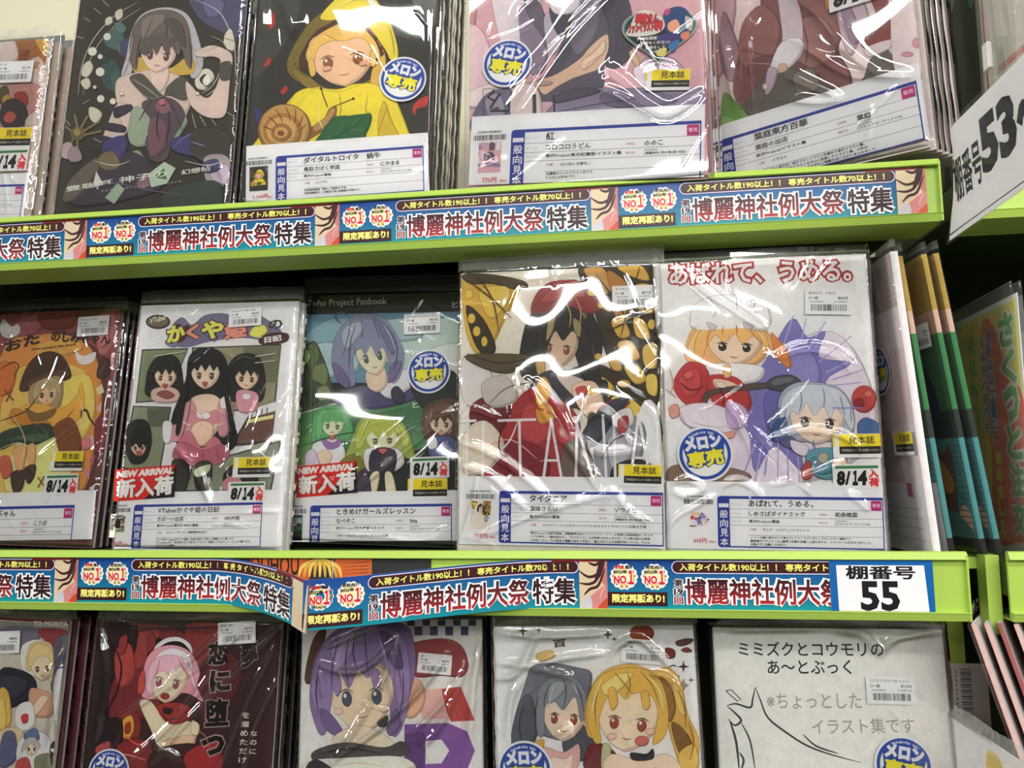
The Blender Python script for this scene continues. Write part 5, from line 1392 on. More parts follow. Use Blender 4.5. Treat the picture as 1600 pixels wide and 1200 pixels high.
CREASES = {'T1': [(1.6, 0.5, [(77.5, 108.2), (56.2, 83.1), (37.0, 71.1)]), (1.4, 0.5, [(166.8, 58.2), (174.6, 44.6), (177.4, 27.8)]), (1.5, 0.5, [(139.4, 65.5), (160.6, 53.6), (175.7, 47.9)]), (1.2, 0.4, [(96.7, 54.8), (105.2, 71.0), (118.6, 86.5)])], 'T2': [(3, 0.8, [(3.2, 226.4), (6.9, 205.2), (9.8, 177.2)]), (4, 1.2, [(27.1, 225.9), (34.9, 201.2), (41.9, 178.1)]), (2, 0.5, [(171.8, 229.9), (177.6, 160.9), (178.8, 80.6)])], 'T3': [(2.6, 1.0, [(151.7, 202.4), (103.9, 158.0), (70.7, 117.8), (40.3, 70.9)]), (2.4, 0.9, [(125.2, 193.4), (89.0, 153.5), (61.7, 118.8), (22.2, 72.7)]), (1.8, 0.7, [(77.5, 200.0), (53.0, 183.9), (40.7, 169.3)]), (2.6, 1.1, [(119.2, 93.6), (129.4, 108.0), (143.5, 97.1), (162.9, 76.7), (185.0, 64.8), (213.1, 79.8)]), (2.2, 1.0, [(121.0, 94.7), (140.4, 85.2), (159.9, 71.0), (182.1, 60.3), (214.2, 80.9)]), (1.6, 0.6, [(158.0, 104.7), (175.1, 108.9), (191.7, 102.7)]), (1.4, 0.6, [(52.7, 119.9), (88.9, 147.2), (118.9, 175.1)])], 'T4': [(2.4, 1.0, [(112.3, 184.9), (135.7, 152.3), (152.1, 117.0), (175.8, 83.5), (204.6, 66.9)]), (1.8, 0.8, [(116.9, 130.0), (140.0, 102.2), (160.1, 83.9), (202.2, 67.1)]), (1.6, 0.8, [(97.8, 107.2), (122.1, 86.0), (146.8, 64.6)]), (1.6, 0.8, [(103.2, 77.4), (126.2, 67.5), (147.8, 63.7)]), (1.8, 0.8, [(42.9, 178.2), (47.8, 134.7), (52.4, 89.0)]), (1.5, 0.6, [(145.7, 138.6), (147.8, 117.3), (140.6, 109.7), (118.5, 128.1)])], 'M0': [(1.4, 0.5, [(101.6, 91.3), (130.6, 112.2), (159.5, 133.0)])], 'M1': [(1.2, 0.55, [(57.5, 102.8), (68.5, 96.9), (80.8, 90.5)]), (1.5, 0.7, [(57.5, 102.8), (75.2, 84.7), (89.6, 63.8), (101.0, 45.0)]), (1.3, 0.6, [(83.5, 84.7), (91.7, 70.1), (101.6, 45.0)]), (1.3, 0.5, [(137.6, 108.4), (118.7, 92.4), (106.7, 76.5)]), (1.1, 0.5, [(95.3, 20.2), (114.7, 27.8), (142.9, 23.8)]), (1.2, 0.5, [(133.7, 37.2), (154.7, 39.9), (173.1, 39.5)]), (1.0, 0.4, [(81.0, 29.3), (69.0, 14.9), (49.5, 7.2)])], 'M2': [(1.4, 0.7, [(64.0, 43.3), (77.8, 60.2), (122.8, 98.2), (161.1, 130.9)]), (1.2, 0.6, [(71.5, 53.7), (122.3, 107.9), (168.7, 140.7)]), (1.2, 0.5, [(95.6, 104.3), (128.2, 124.2), (168.9, 134.2)]), (1.2, 0.5, [(47.0, 12.4), (100.7, 10.3), (140.3, 7.2), (165.6, 20.4)])], 'M3': [(1.4, 0.7, [(-0.4, 101.6), (25.7, 92.8), (60.7, 70.0), (94.7, 39.5)]), (1.4, 0.7, [(64.0, 153.1), (84.8, 118.1), (109.0, 84.0), (128.3, 56.3)]), (1.2, 0.6, [(72.1, 152.9), (95.1, 123.7), (106.3, 95.3), (125.7, 70.1)]), (1.3, 0.6, [(-0.1, 81.4), (31.7, 70.0), (49.2, 53.1), (66.4, 39.3)]), (1.2, 0.6, [(83.6, 101.1), (106.3, 100.9), (128.7, 89.6), (161.9, 92.2)]), (1.3, 0.6, [(109.2, 112.2), (129.1, 126.2), (153.8, 100.6), (167.4, 92.2)]), (1.2, 0.5, [(-0.7, 119.1), (13.5, 130.6), (37.2, 121.5)]), (1.4, 0.6, [(20.6, 16.5), (77.8, 39.4), (139.3, 56.3)]), (1.2, 0.5, [(128.1, 39.8), (139.3, 56.3), (152.8, 40.0), (171.5, 29.4)]), (1.2, 0.5, [(3.2, 10.6), (14.5, 44.4), (20.0, 72.8)])], 'M4': [(1.3, 0.6, [(18.9, 253.2), (48.3, 227.5), (93.1, 194.8)]), (1.1, 0.5, [(29.9, 249.8), (59.1, 222.5), (91.6, 197.1)]), (1.6, 0.8, [(103.0, 169.7), (127.1, 176.6), (153.3, 170.0), (166.8, 151.8)]), (1.3, 0.7, [(90.4, 98.1), (122.8, 107.1), (153.9, 99.7), (169.4, 82.6)]), (1.2, 0.6, [(57.8, 133.3), (69.7, 112.4), (79.9, 82.0)]), (1.1, 0.6, [(86.1, 98.2), (105.9, 73.2), (124.6, 51.3)]), (1.1, 0.6, [(80.2, 108.3), (102.4, 76.0), (122.2, 54.0)]), (1.3, 0.6, [(8.9, 63.8), (21.5, 66.8), (33.6, 58.9), (20.9, 53.2), (7.5, 57.2)]), (1.2, 0.6, [(48.1, 58.1), (61.8, 64.9), (77.4, 57.5), (87.3, 43.9)]), (1.1, 0.5, [(1.5, 20.9), (9.2, 34.3), (28.6, 44.9), (45.1, 52.7)]), (1.3, 0.6, [(152.0, 54.5), (163.3, 45.2), (169.4, 37.1)]), (1.2, 0.5, [(88.2, 60.0), (120.4, 67.5), (152.6, 80.3)])], 'B0': [(2, 0.8, [(188.4, 258.8), (181.8, 203.1), (177.6, 142.7)]), (1.4, 0.5, [(162.4, 201.9), (174.7, 214.8), (186.1, 233.9)])], 'B1': [(1.4, 0.7, [(183.2, 259.9), (147.2, 218.8), (101.2, 171.2), (65.0, 126.9)]), (1.2, 0.6, [(177.3, 237.1), (155.8, 189.8), (132.9, 129.3)]), (1.2, 0.6, [(156.8, 257.5), (97.4, 211.8), (32.2, 169.5)]), (1.2, 0.6, [(125.6, 250.9), (96.3, 223.6), (70.4, 196.5)]), (1.4, 0.6, [(33.2, 252.7), (93.4, 254.5), (131.5, 256.4)]), (1.1, 0.5, [(185.3, 213.8), (163.8, 167.0), (154.7, 127.1)]), (1.2, 0.5, [(66.3, 144.5), (80.4, 140.9), (95.4, 134.0)]), (2, 0.8, [(4.0, 248.5), (15.6, 204.1), (12.2, 151.7)]), (1.4, 0.6, [(122.1, 218.2), (83.0, 165.0), (37.3, 123.9)])], 'B2': [(1.6, 0.9, [(15.1, 218.6), (37.6, 210.8), (62.9, 212.6), (94.2, 238.2)]), (1.4, 0.8, [(95.5, 239.4), (82.0, 203.7), (54.5, 156.8), (34.5, 126.6)]), (1.3, 0.7, [(97.4, 236.4), (89.5, 203.7), (92.9, 183.2)]), (1.6, 0.8, [(147.7, 228.6), (113.4, 189.1), (76.4, 156.9), (36.3, 130.1)]), (1.6, 0.8, [(162.0, 221.4), (153.8, 192.1), (138.3, 163.0), (119.9, 139.9)]), (1.3, 0.6, [(18.5, 212.6), (24.2, 185.9)]), (1.4, 0.7, [(21.2, 230.5), (43.4, 239.5), (75.0, 252.7)]), (1.3, 0.6, [(157.0, 209.7), (138.3, 180.4), (107.5, 151.3)]), (1.6, 0.7, [(178.9, 239.2), (170.5, 203.8), (165.9, 151.7)])], 'B3': [(1.6, 0.8, [(0.8, 212.3), (21.8, 217.9), (37.5, 246.2), (46.6, 251.9)]), (1.3, 0.6, [(33.7, 218.0), (57.6, 229.2), (104.5, 234.8)]), (1.3, 0.6, [(4.1, 226.4), (33.8, 223.6), (74.6, 212.4)]), (1.5, 0.7, [(107.2, 229.2), (113.5, 240.3), (133.9, 245.9), (161.2, 223.6)]), (1.3, 0.6, [(141.0, 218.1), (157.8, 213.7), (168.4, 201.7)]), (1.4, 0.6, [(11.5, 162.2), (15.3, 195.5), (28.9, 215.1)]), (1.3, 0.6, [(55.3, 162.7), (67.2, 171.0), (72.5, 157.4)]), (1.5, 0.6, [(4.7, 252.1), (52.4, 249.0), (111.1, 251.6)])], 'B4': [(1.8, 0.9, [(104.0, 256.7), (128.3, 254.2), (136.9, 246.1), (144.3, 237.5)]), (1.6, 0.8, [(144.9, 237.5), (157.7, 250.1), (195.7, 257.0)]), (1.2, 0.6, [(140.8, 254.3), (143.8, 244.5), (144.8, 236.9)]), (1.4, 0.6, [(3.5, 255.7), (59.8, 256.8), (98.6, 257.7)])]}
NUM = (0.408, -0.3293, 0.4874, -0.2876)
LOWX = [-0.2628, 0.2279, -0.5195426733237454]
RIGHT_RAIL_X = 0.5443
NEXT = {'shelf_hi': 0.0036, 'shelf_lo': -0.0094, 'seam': -0.0155}
TXT = None
import numpy as np
rnd = random.Random(7)
ZSH = RH + LIP - .008                           # top of a shelf board above the foot of its price rail
SHELF_Z = [0.0, ZL, 2 * ZL]

# ------------------------------------------------------------------ the room
def structure(name, lo, hi, m):
    b = MB(); b.box(lo, hi, None, m); return tag(b.build(name), None, None, kind='structure')
FLOORZ = -1.45
structure('floor', (-2.2, -4.6, FLOORZ - .05), (2.2, .5, FLOORZ), paint('floor_vinyl', (84, 82, 78), .6, 0, .05, 6))
structure('wall_back', (-2.2, .36, FLOORZ), (2.2, .42, 1.25), paint('wall_paint', (226, 221, 196), .8, .03, .03, 8))

# ------------------------------------------------------------------ shelving
I4 = Matrix.Identity(4)
def rail_mesh(x0, x1, z):
    b = MB()
    b.prism([(.0012, -LB), (.004, -LB), (.004, RH + LIP), (.0012, RH + LIP)], x0, x1, None, LIME)          # plate behind the paper
    b.prism([(-.0034, RH + .0006), (-.0026, RH), (.0014, RH), (.0018, RH + LIP + .0002), (.0003, RH + LIP), (-.0008, RH + LIP - .0006)], x0, x1, None, LIME)
    b.prism([(-.0040, -.0004), (-.0034, -.0010), (-.0012, -LB), (.0012, -LB), (.0012, 0), (-.0036, 0)], x0, x1, None, LIME)
    b.prism([(.004, -LB), (.052, -LB), (.052, -LB + .0015), (.004, -LB + .0015)], x0, x1, None, LIME)   # return under the front edge
    for s, x in ((1, x1),):
        b.box((x - .0015, -.003, -LB), (x, .004, RH + LIP - .003), None, LIME)
    return b
def shelf(label, x0, x1, z):
    t = thing('shelf', label, 'shelf', Matrix.Translation((x0, 0, z)), 'lime green shelves')
    inv = Matrix.Translation((-x0, 0, -z))
    b = MB(); b.box((x0, .004, z + .012), (x1, .262, z + ZSH), None, SHADEDLIME); place(b, inv).build('shelf_board', t)  # board colour darkened to stand for the shade under the shelf
    b = rail_mesh(x0, x1, z); place(b, inv @ Matrix.Translation((0, 0, z))).build('price_rail', t)
    return t
def place(b, M):
    for i, v in enumerate(b.v): b.v[i] = tuple(M @ Vector(v))
    return b
def panel(name, label, cat, lo, hi, group=None):
    b = MB(); b.box(lo, hi, None, SHADEDLIME if name == 'steel_panel' else LIME); return tag(b.build(name), label, cat, group)
shelf('lime green top shelf carrying the raincoat and art book comics', -1.05, XE, 0)
shelf('lime green middle shelf above the number card 55', -1.05, XE, ZL)
shelf('lime green bottom shelf carrying the line drawing art book', -1.05, XE, 2 * ZL)
shelf('lime green upper shelf at the right edge behind the flag sign 53', .5445, 1.5, 0)
shelf('lime green shelf end at the right edge under the red and yellow poster', .5445, 1.5, ZL)
panel('steel_panel', 'shade-darkened lime steel back panel behind the middle row of comics', 'back panel', (-1.05, .262, FLOORZ), (.5665, .268, .03))
panel('steel_panel', 'shade-darkened lime steel back panel at the right, above the red and yellow poster', 'back panel', (.567, .262, FLOORZ), (1.5, .268, .03))
panel('upright_post', 'lime green upright post right of the line drawing art book', 'post', (.5155, .092, 2 * ZL + ZSH), (.5445, .262, ZL - LB - .002))
panel('bracket_post', 'lime green bracket in the gap between the two middle rail ends', 'bracket', (.5335, .014, ZL - .020), (.5440, .030, ZL + RH + .002))
panel('side_ledge', 'dark ledge in the gap right of the number card 55', 'ledge', (XE + .0005, .0305, ZL + .030), (.5440, .2615, ZL + ZSH))

# ------------------------------------------------------------------ paper banners in the price rails
def barcode(s, u0, v0, u1, v1, seed, c='2a2826'):
    r = random.Random(seed); u = u0; s.nx()
    while u < u1:
        w = r.choice((.25, .25, .45, .7)); s.poly([(u, v0), (min(u + w, u1), v0), (min(u + w, u1), v1), (u, v1)], c, False); u += w + r.choice((.3, .3, .5, .8))
def grad_rect(s, u0, v0, u1, v1, ca, cb, n=10, m=1):
    s.nx()
    for i in range(n):
        a, bb = v0 + (v1 - v0) * i / n, v0 + (v1 - v0) * (i + 1) / n; t = i / (n - 1)
        c = tuple(x + (y - x) * t for x, y in zip(hx(ca), hx(cb)))
        for j in range(m):
            x0, x1 = u0 + (u1 - u0) * j / m, u0 + (u1 - u0) * (j + 1) / m
            s.poly([(x0, a), (x1, a), (x1, bb), (x0, bb)], c, False)
BAN = paint('glossy_banner_back', (225, 222, 214), .6)
BPRINT = ink('printed_banner', .38, .03, 60, .35)
def banner(name, label, M, u0=0, u1=256.7, wrap=None):
    s = Sheet(BPRINT, 1.25, 0, (u0, 0, u1, 40.9), wrap); H = 40.9
    m = 32 if wrap else 1
    grad_rect(s, u0, 0, u1, H, '12808e', '123f86', 12, m)
    def strip(a, bb, v0, v1, c):                # long strips are cut so that they follow the paper's curl
        n = max(1, int((bb - a) / 8)) if wrap else 1; s.nx()
        for i in range(n): s.poly([(a + (bb - a) * i / n, v0), (a + (bb - a) * (i + 1) / n, v0), (a + (bb - a) * (i + 1) / n, v1), (a + (bb - a) * i / n, v1)], c, False)
    for k, cx in enumerate((14, 39.6)):
        cy = 26.2
        s.poly([(cx + (11.4 + .5 * math.cos(14 * t)) * math.cos(t), cy + (10.6 + .5 * math.cos(14 * t)) * math.sin(t)) for t in [i * math.pi / 40 for i in range(80)]], 'e6e0d8')
        s.disc(cx, cy, 8.6, 'd9b45c', 7.6); s.disc(cx, cy + .6, 7.6, 'e9d9a0', 6.4)
        for sg in (-1, 1):                      # laurel leaves
            for i in range(6):
                t = math.radians(-100 + i * 26); x, y = cx + sg * 9.2 * math.cos(t), cy + 8.6 * math.sin(t)
                s.poly([(x, y - 1.4), (x + 1.0, y), (x, y + 1.4), (x - 1.0, y)], 'a8823a')
        t2 = ('専売数', '業界') if k == 0 else ('男性', '向け')
        s.text(t2[0], cx - 7.5, cy + 6.4, cx + (.4 if k == 0 else -.2), cy + 6.4, 3.0, 'b5231f' if k == 0 else '2a2624', .12)
        s.text(t2[1], cx + (1 if k == 0 else .4), cy + 6.4, cx + 7.3, cy + 6.4, 3.0, '2a2624', .12)
        s.text('2022年', cx - 8.6, cy + 2.6, cx + 2.6, cy + 2.6, 3.0, '221e1e', .14)
        s.otext('NO.', cx - 8.2, cy - 5.6, cx + 3.2, cy - 5.6, 6.2, 'c8201e', 'f0ece4', .35, .3)
        s.otext('１', cx + 3.8, cy - 5.8, cx + 8.0, cy - 5.8, 10.6, 'c8201e', 'f0ece4', .75, .45)
    strip(0, 49.6, 2.2, 13.6, '34131a')
    s.otext('限定再販あり!', 4, 4.6, 47, 4.6, 7.2, 'e8d878', '34131a', .1, .35)
    for gx, c in ((0, 'cfcbe0'), (.75, '38141d')):
        strip(59, 227.5, 28.9 + gx, 39.6 - gx, c)
        s.disc(59, 34.25, 5.35 - gx, c); s.disc(227.5, 34.25, 5.35 - gx, c)
    s.text('入荷タイトル数190以上！！', 60.5, 31.4, 139, 31.4, 5.8, 'ece06c', .16)
    s.text('専売タイトル数70以上！！', 146, 31.4, 224, 31.4, 5.8, 'ece06c', .16)
    for t, y, hh in (('第', 18.3, 6), ('19', 11.6, 5), ('回', 4.4, 5.4)):
        s.text(t, 55.4, y, 62.2, y, hh, 'e9e6e2', 1.3)
    for t, y, hh, c in (('第', 18.3, 6, '34131a'), ('19', 11.6, 5, '34131a'), ('回', 4.4, 5.4, '7c1c22')): s.text(t, 55.4, y, 62.2, y, hh, c, .2)
    big = (('博麗神社例大祭', 64.5, 190, ('7c1a20', '5a161e', '34131a')), ('特集', 193.5, 229.5, ('2c1018', '2c1018', '2c1018')))
    for t, a, bb, c in big: s.text(t, a, 4.2, bb, 4.2, 20.5, 'eae7e3', 2.1)
    for t, a, bb, c in big:
        s.vgrad = (4.2, 24.7, hx('a8242a'), hx('2c1018')) if t[0] == '博' else None
        s.text(t, a, 4.2, bb, 4.2, 20.5, c[2], .5); s.vgrad = None
    # decoration at the right: warm cloth and dark strands on cream
    old = s.clip; s.clip = (max(u0, 233), 0, u1, 41)
    s.rect(233, 0, 257, 38.6, 'c9b596'); s.clip = old; strip(209, 256.7, 38.6, 40.9, '7c2322'); s.clip = (max(u0, 233), 0, u1, 41)
    s.poly(s.smooth([(252, 40), (257, 36), (257, 18), (252, 22), (250, 30)]), 'b5706a')
    s.poly(s.smooth([(240, 6), (247, 14), (257, 18), (257, 0), (242, 0)]), 'c07a78')
    s.poly(s.smooth([(248, 0), (257, 9), (257, 0)]), 'b8442e')
    s.poly(s.smooth([(233, 0), (236, 7), (242, 10), (243, 0)]), 'b8b4bc')
    for q in ([(233, 31), (241, 26), (249, 29), (254, 39)], [(233, 21), (241, 20), (248, 24), (252, 37)], [(237, 11), (242, 16), (249, 19), (255, 33)], [(241, 38), (247, 36), (252, 40)]):
        s.line(s.smooth(q, False), 2.4, '3a1d20', True)
    s.poly(s.smooth([(246, 22), (252, 28), (255, 40), (251, 40), (248, 31)]), '3a1d20')
    s.line(s.smooth([(250, 8), (252, 14), (255, 17)], False), .7, 'e0b0a8', True)
    s.clip = old
    # the paper itself
    bk = Sheet(BAN, 1, .0003, (u0, 0, u1, 40.9), wrap)
    for i in range(m): bk.poly([(u0 + (u1 - u0) * i / m, 0), (u0 + (u1 - u0) * (i + 1) / m, 0), (u0 + (u1 - u0) * (i + 1) / m, H), (u0 + (u1 - u0) * i / m, H)], 'e0ddd4', False)
    k = s.b.mat(BAN)
    s.b.mesh(bk.b.v, bk.b.f, (.7, .7, .68), BAN)
    o = s.b.build(name); o.matrix_world = M
    return tag(o, label, 'banner', 'festival banners in the price rails')
g = 'upper price rail'
banner('shelf_banner', 'blue festival banner in the upper price rail, cut off by the left edge', Matrix.Translation((X0 - P, 0, 0)))
banner('shelf_banner', 'blue festival banner in the %s, under the black sleeved comic' % g, Matrix.Translation((X0, 0, 0)))
banner('shelf_banner', 'blue festival banner in the %s, under the yellow raincoat comic' % g, Matrix.Translation((X0 + P, 0, 0)))
banner('shelf_banner', 'blue festival banner in the %s, reaching its right end' % g, Matrix.Translation((X0 + 2 * P, 0, 0)))
def curl(kind):
    # arc-length table of a paper strip that bows out of its rail towards one end
    N = 260; ds = P / N; f = []; d = []
    for i in range(N + 1):
        u = P * i / N
        w = max(0, (u - .135) / (P - .135)) if kind == 'right' else max(0, (.215 - u) / .215)
        e = w ** 1.6 if kind == 'right' else w ** 1.3 * .55 + .45 * w * w * (3 - 2 * w)
        f.append((.046 if kind == 'right' else .044) * e); d.append((.0145 if kind == 'right' else .0125) * e)
    X = [0]
    for i in range(N):
        dy, dz = f[i + 1] - f[i], d[i + 1] - d[i]; X.append(X[-1] + math.sqrt(max(1e-9, ds * ds - dy * dy - dz * dz)))
    def wrap(u, y, v):
        t = min(N - 1e-6, max(0, u / P * N)); i = int(t); q = t - i
        x = X[i] + (X[i + 1] - X[i]) * q; ff = f[i] + (f[i + 1] - f[i]) * q; dd = d[i] + (d[i + 1] - d[i]) * q
        dx, dy = X[i + 1] - X[i], -(f[i + 1] - f[i]); l = math.hypot(dx, dy)
        nxv, nyv = -dy / l, dx / l              # the paper's own depth axis
        tilt = ff * (.10 if kind == 'right' else .05)
        return (x + nxv * y, -ff - .0009 * (ff > .0005) + nyv * y + tilt * (v / .04 - .5), v - dd)
    return wrap, X[-1]
banner('shelf_banner', 'blue festival banner in the lower price rail, cut off by the left edge', Matrix.Translation((LOWX[0] - P, 0, ZL)))
wr, L1 = curl('right')
banner('shelf_banner', 'blue festival banner whose right end curls out of the lower price rail', Matrix.Translation((LOWX[0], 0, ZL)), wrap=wr)
wl, L2 = curl('left')
banner('shelf_banner', 'blue festival banner whose left end hangs out of the lower price rail', Matrix.Translation((LOWX[1] - L2, -.0005, ZL)), wrap=wl)
banner('shelf_banner', 'blue festival banner in the lower price rail, partly under the number card 55', Matrix.Translation((LOWX[1], 0, ZL)), 0, (NUM[0] - LOWX[1]) * 1000 + 4)
# older strip showing behind the sagging paper
s = Sheet(BPRINT, 1.2, 0, (0, 0, 230, 41))
s.rect(0, 0, 230, 40.9, '2c3030'); s.rect(62, 8, 118, 40.9, 'c05e30'); s.rect(142, 8, 176, 40.9, 'c05e30'); s.rect(14, 26, 40, 40.9, 'd8d8d0')
s.text('TOUHOU', 54, 26, 108, 26, 17, '2c2320', .3)
s.line([(18, 30), (36, 36)], 3, '2c3030'); s.line([(22, 40), (32, 28)], 3, '2c3030')
for i in range(9): s.line(s.smooth([(128, 41), (112 + i * 4, 34), (108 + i * 5, 24)], False), 3, ('d8b85a', 'c89c40')[i % 2], True)
for i in range(4): s.poly([(146, 36 - i * 3), (174, 38 - i * 3), (172, 37 - i * 3)], '7c3c20')
s.rect(139.5, 8, 140.2, 40.9, 'c8c8c0')
s.b.box((0, .0001, 0), (.23, .0004, .0409), (.5, .5, .5), BAN)
o = s.b.build('old_banner'); o.matrix_world = Matrix.Translation((-.155, .0005, ZL)); tag(o, 'older black and orange strip showing behind the sagging blue banners', 'banner')
# number card 55
w_, h_ = (NUM[2] - NUM[0]) * 1000, 40.9
s = Sheet(BPRINT, 1.2, 0, (0, 0, w_, h_))
s.rect(0, 0, w_, h_, '0f5a9c'); s.poly([(6.0, 0), (w_ - 4.6, 0), (w_ - 6.6, h_ - 4.6), (5.4, h_ - 4.6)], 'e4e0e2')
s.text('棚番号', 13, 25.2, w_ - 14, 25.2, 10.5, '171416', .3); s.text('55', 24, 1.2, 52, 1.2, 21.5, '171416', .75)
s.b.box((0, .0001, 0), (w_ / 1000, .0005, h_ / 1000), (.6, .6, .6), BAN)
o = s.b.build('number_card'); o.matrix_world = Matrix.Translation((NUM[0], -.0014, ZL + .0003)); tag(o, 'white shelf number card reading 55 with blue border in the lower rail', 'sign')

# ------------------------------------------------------------------ stickers and info cards (all lie between cover and film)
def slab(s, w, h, c='e9e6e0', y=None, rr=.8):
    s.rrect(0, 0, w, h, rr, c)
class Placed(Sheet):
    def __init__(s, mat, gain, y0, T): super().__init__(mat, gain, y0); s.u0, s.v0, a, s.sc = T; s.ca, s.sa = math.cos(a), math.sin(a)
    def P(s, u, v, z=0):
        u, v = u * s.sc, v * s.sc
        return super().P(s.u0 + u * s.ca - v * s.sa, s.v0 + u * s.sa + v * s.ca, z)
YC, YS = -.0021, -.0026                          # depth of cards and stickers in front of the cover
def price_sticker(par, T, title, price, tax, seed):
    s = Placed(CARD, 1.22, YS, T); slab(s, 38.5, 21.5)
    s.row(title, 3, 17.2, 2.5, '4a4846', .03, 31); s.row('○一般', 3, 13, 2.5, '3c3a38', .05)
    s.text(price, 27, 13, 35.5, 13, 2.5, '3c3a38', .05, res=1); s.text('2120013586' + str(seed % 900 + 100), 4, 10.4, 15, 10.4, 1.2, '5a5856', .03, res=1); s.text('(うち税¥' + tax + ')', 24, 10.2, 35, 10.2, 1.6, '5a5856', .03, res=1)
    barcode(s, 5, 3, 34, 8.6, seed)
    return s.b.build('price_sticker', par)
def sample_sticker(par, T):
    s = Placed(CARD, 1.22, YS - .0001, T); slab(s, 39, 20)
    s.rect(5.2, 9.4, 38.7, 19.6, 'e8cf2c'); s.rect(5.2, 3, 38.7, 9.4, '262420'); s.rect(0, 9.4, 1.6, 19.6, 'e8cf2c')
    s.text('見本誌', 13, 11.4, 34, 11.4, 6.6, '2c2a1e', .1); s.text('予約商品からレジへお持ちください', 7, 5.1, 37.6, 5.1, 2.2, 'b8b4a8', .04, res=1)
    o = s.b.build('sample_sticker', par); o['label'] = 'yellow and black sample copy sticker'
def date_sticker(par, T):
    s = Placed(CARD, 1.22, YS, T); slab(s, 39, 20.5)
    s.rect(2.5, 16.6, 37.5, 19, '3f7a45')
    s.text('8', 3.5, 3.4, 9, 3.4, 10.6, '191715', .7, slant=.08); s.text('/', 10, 3.4, 14.5, 3.4, 10.8, '191715', .3); s.text('１', 16.2, 3.4, 19.6, 3.4, 10.6, '191715', .8, slant=.08); s.text('4', 20.6, 3.4, 26.6, 3.4, 10.6, '191715', .7, slant=.08); s.text('入', 29.4, 8.8, 37, 8.8, 7, 'd0282a', .35); s.text('荷', 29.4, 1.6, 37, 1.6, 6.8, 'd0282a', .3)
    o = s.b.build('date_sticker', par); o['label'] = 'white arrival date sticker reading 8/14'
def arrival_sticker(par, T):
    s = Placed(CARD, 1.15, YS, T); s.sc *= 52 / 66 * 66 / 52
    slab(s, 52, 25.5, 'cf2a22', rr=.2); s.poly([(26, 0), (52, 0), (52, 25.5), (48, 17)], '1c1818')
    s.text('NEW ARRIVAL', 2, 19, 50, 19, 4.6, 'ece8e2', .35, slant=.1)
    s.otext('新入荷', 2.4, 2.4, 50, 2.4, 14.6, 'ece8e2', '2a1414', .35, .65)
    o = s.b.build('arrival_sticker', par); o['label'] = 'red and black new arrival sticker'
def round_sticker(par, T):
    s = Placed(CARD, 1.18, YS - .0001, T)
    s.disc(0, 0, 22, 'e8e5e2'); s.disc(0, 0, 20.2, '2a4c9c'); s.poly([(17.6 * math.cos(t), 17.6 * math.sin(t)) for t in [math.radians(178 + i * 184 / 30) for i in range(31)]], 'e8e5e2')
    s.poly([(17.6 * math.cos(t), 17.6 * math.sin(t)) for t in [math.radians(158 + i) for i in (0, 10, 20)]] + [(-14.6, -1.5)], 'e8e5e2')
    s.poly([(17.6 * math.cos(t), 17.6 * math.sin(t)) for t in [math.radians(22 - i) for i in (0, 10, 20)]] + [(14.6, -1.5)], 'e8e5e2')
    s.rrect(-14.6, -9, 14.6, 3.2, 1, '2a4c9c')
    s.text('メロン', -14.4, 4.6, 13.8, 4.6, 9.6, 'eeeae6', .75)
    s.otext('専売', -13.6, -9.6, 13.6, -9.6, 12.2, 'e9dc3a', '24448e', .9, .55)
    t0 = 'Melonbooks Only'
    for i, ch in enumerate(t0):
        if ch == ' ': continue
        a = math.radians(122 - i * 64 / 14); x, y = 16.4 * math.cos(a), 16.4 * math.sin(a); dx, dy = math.sin(a), -math.cos(a); hw = .62 if ch not in 'lM' else (.2 if ch == 'l' else .85)
        s.text(ch, x - dx * hw, y - dy * hw, x + dx * hw, y + dy * hw, 2.2 if ch in 'MbklOd' else 1.6, 'd8dcea', .05, res=1)
    o = s.b.build('exclusive_sticker', par); o['label'] = 'round blue and white shop-exclusive sticker'
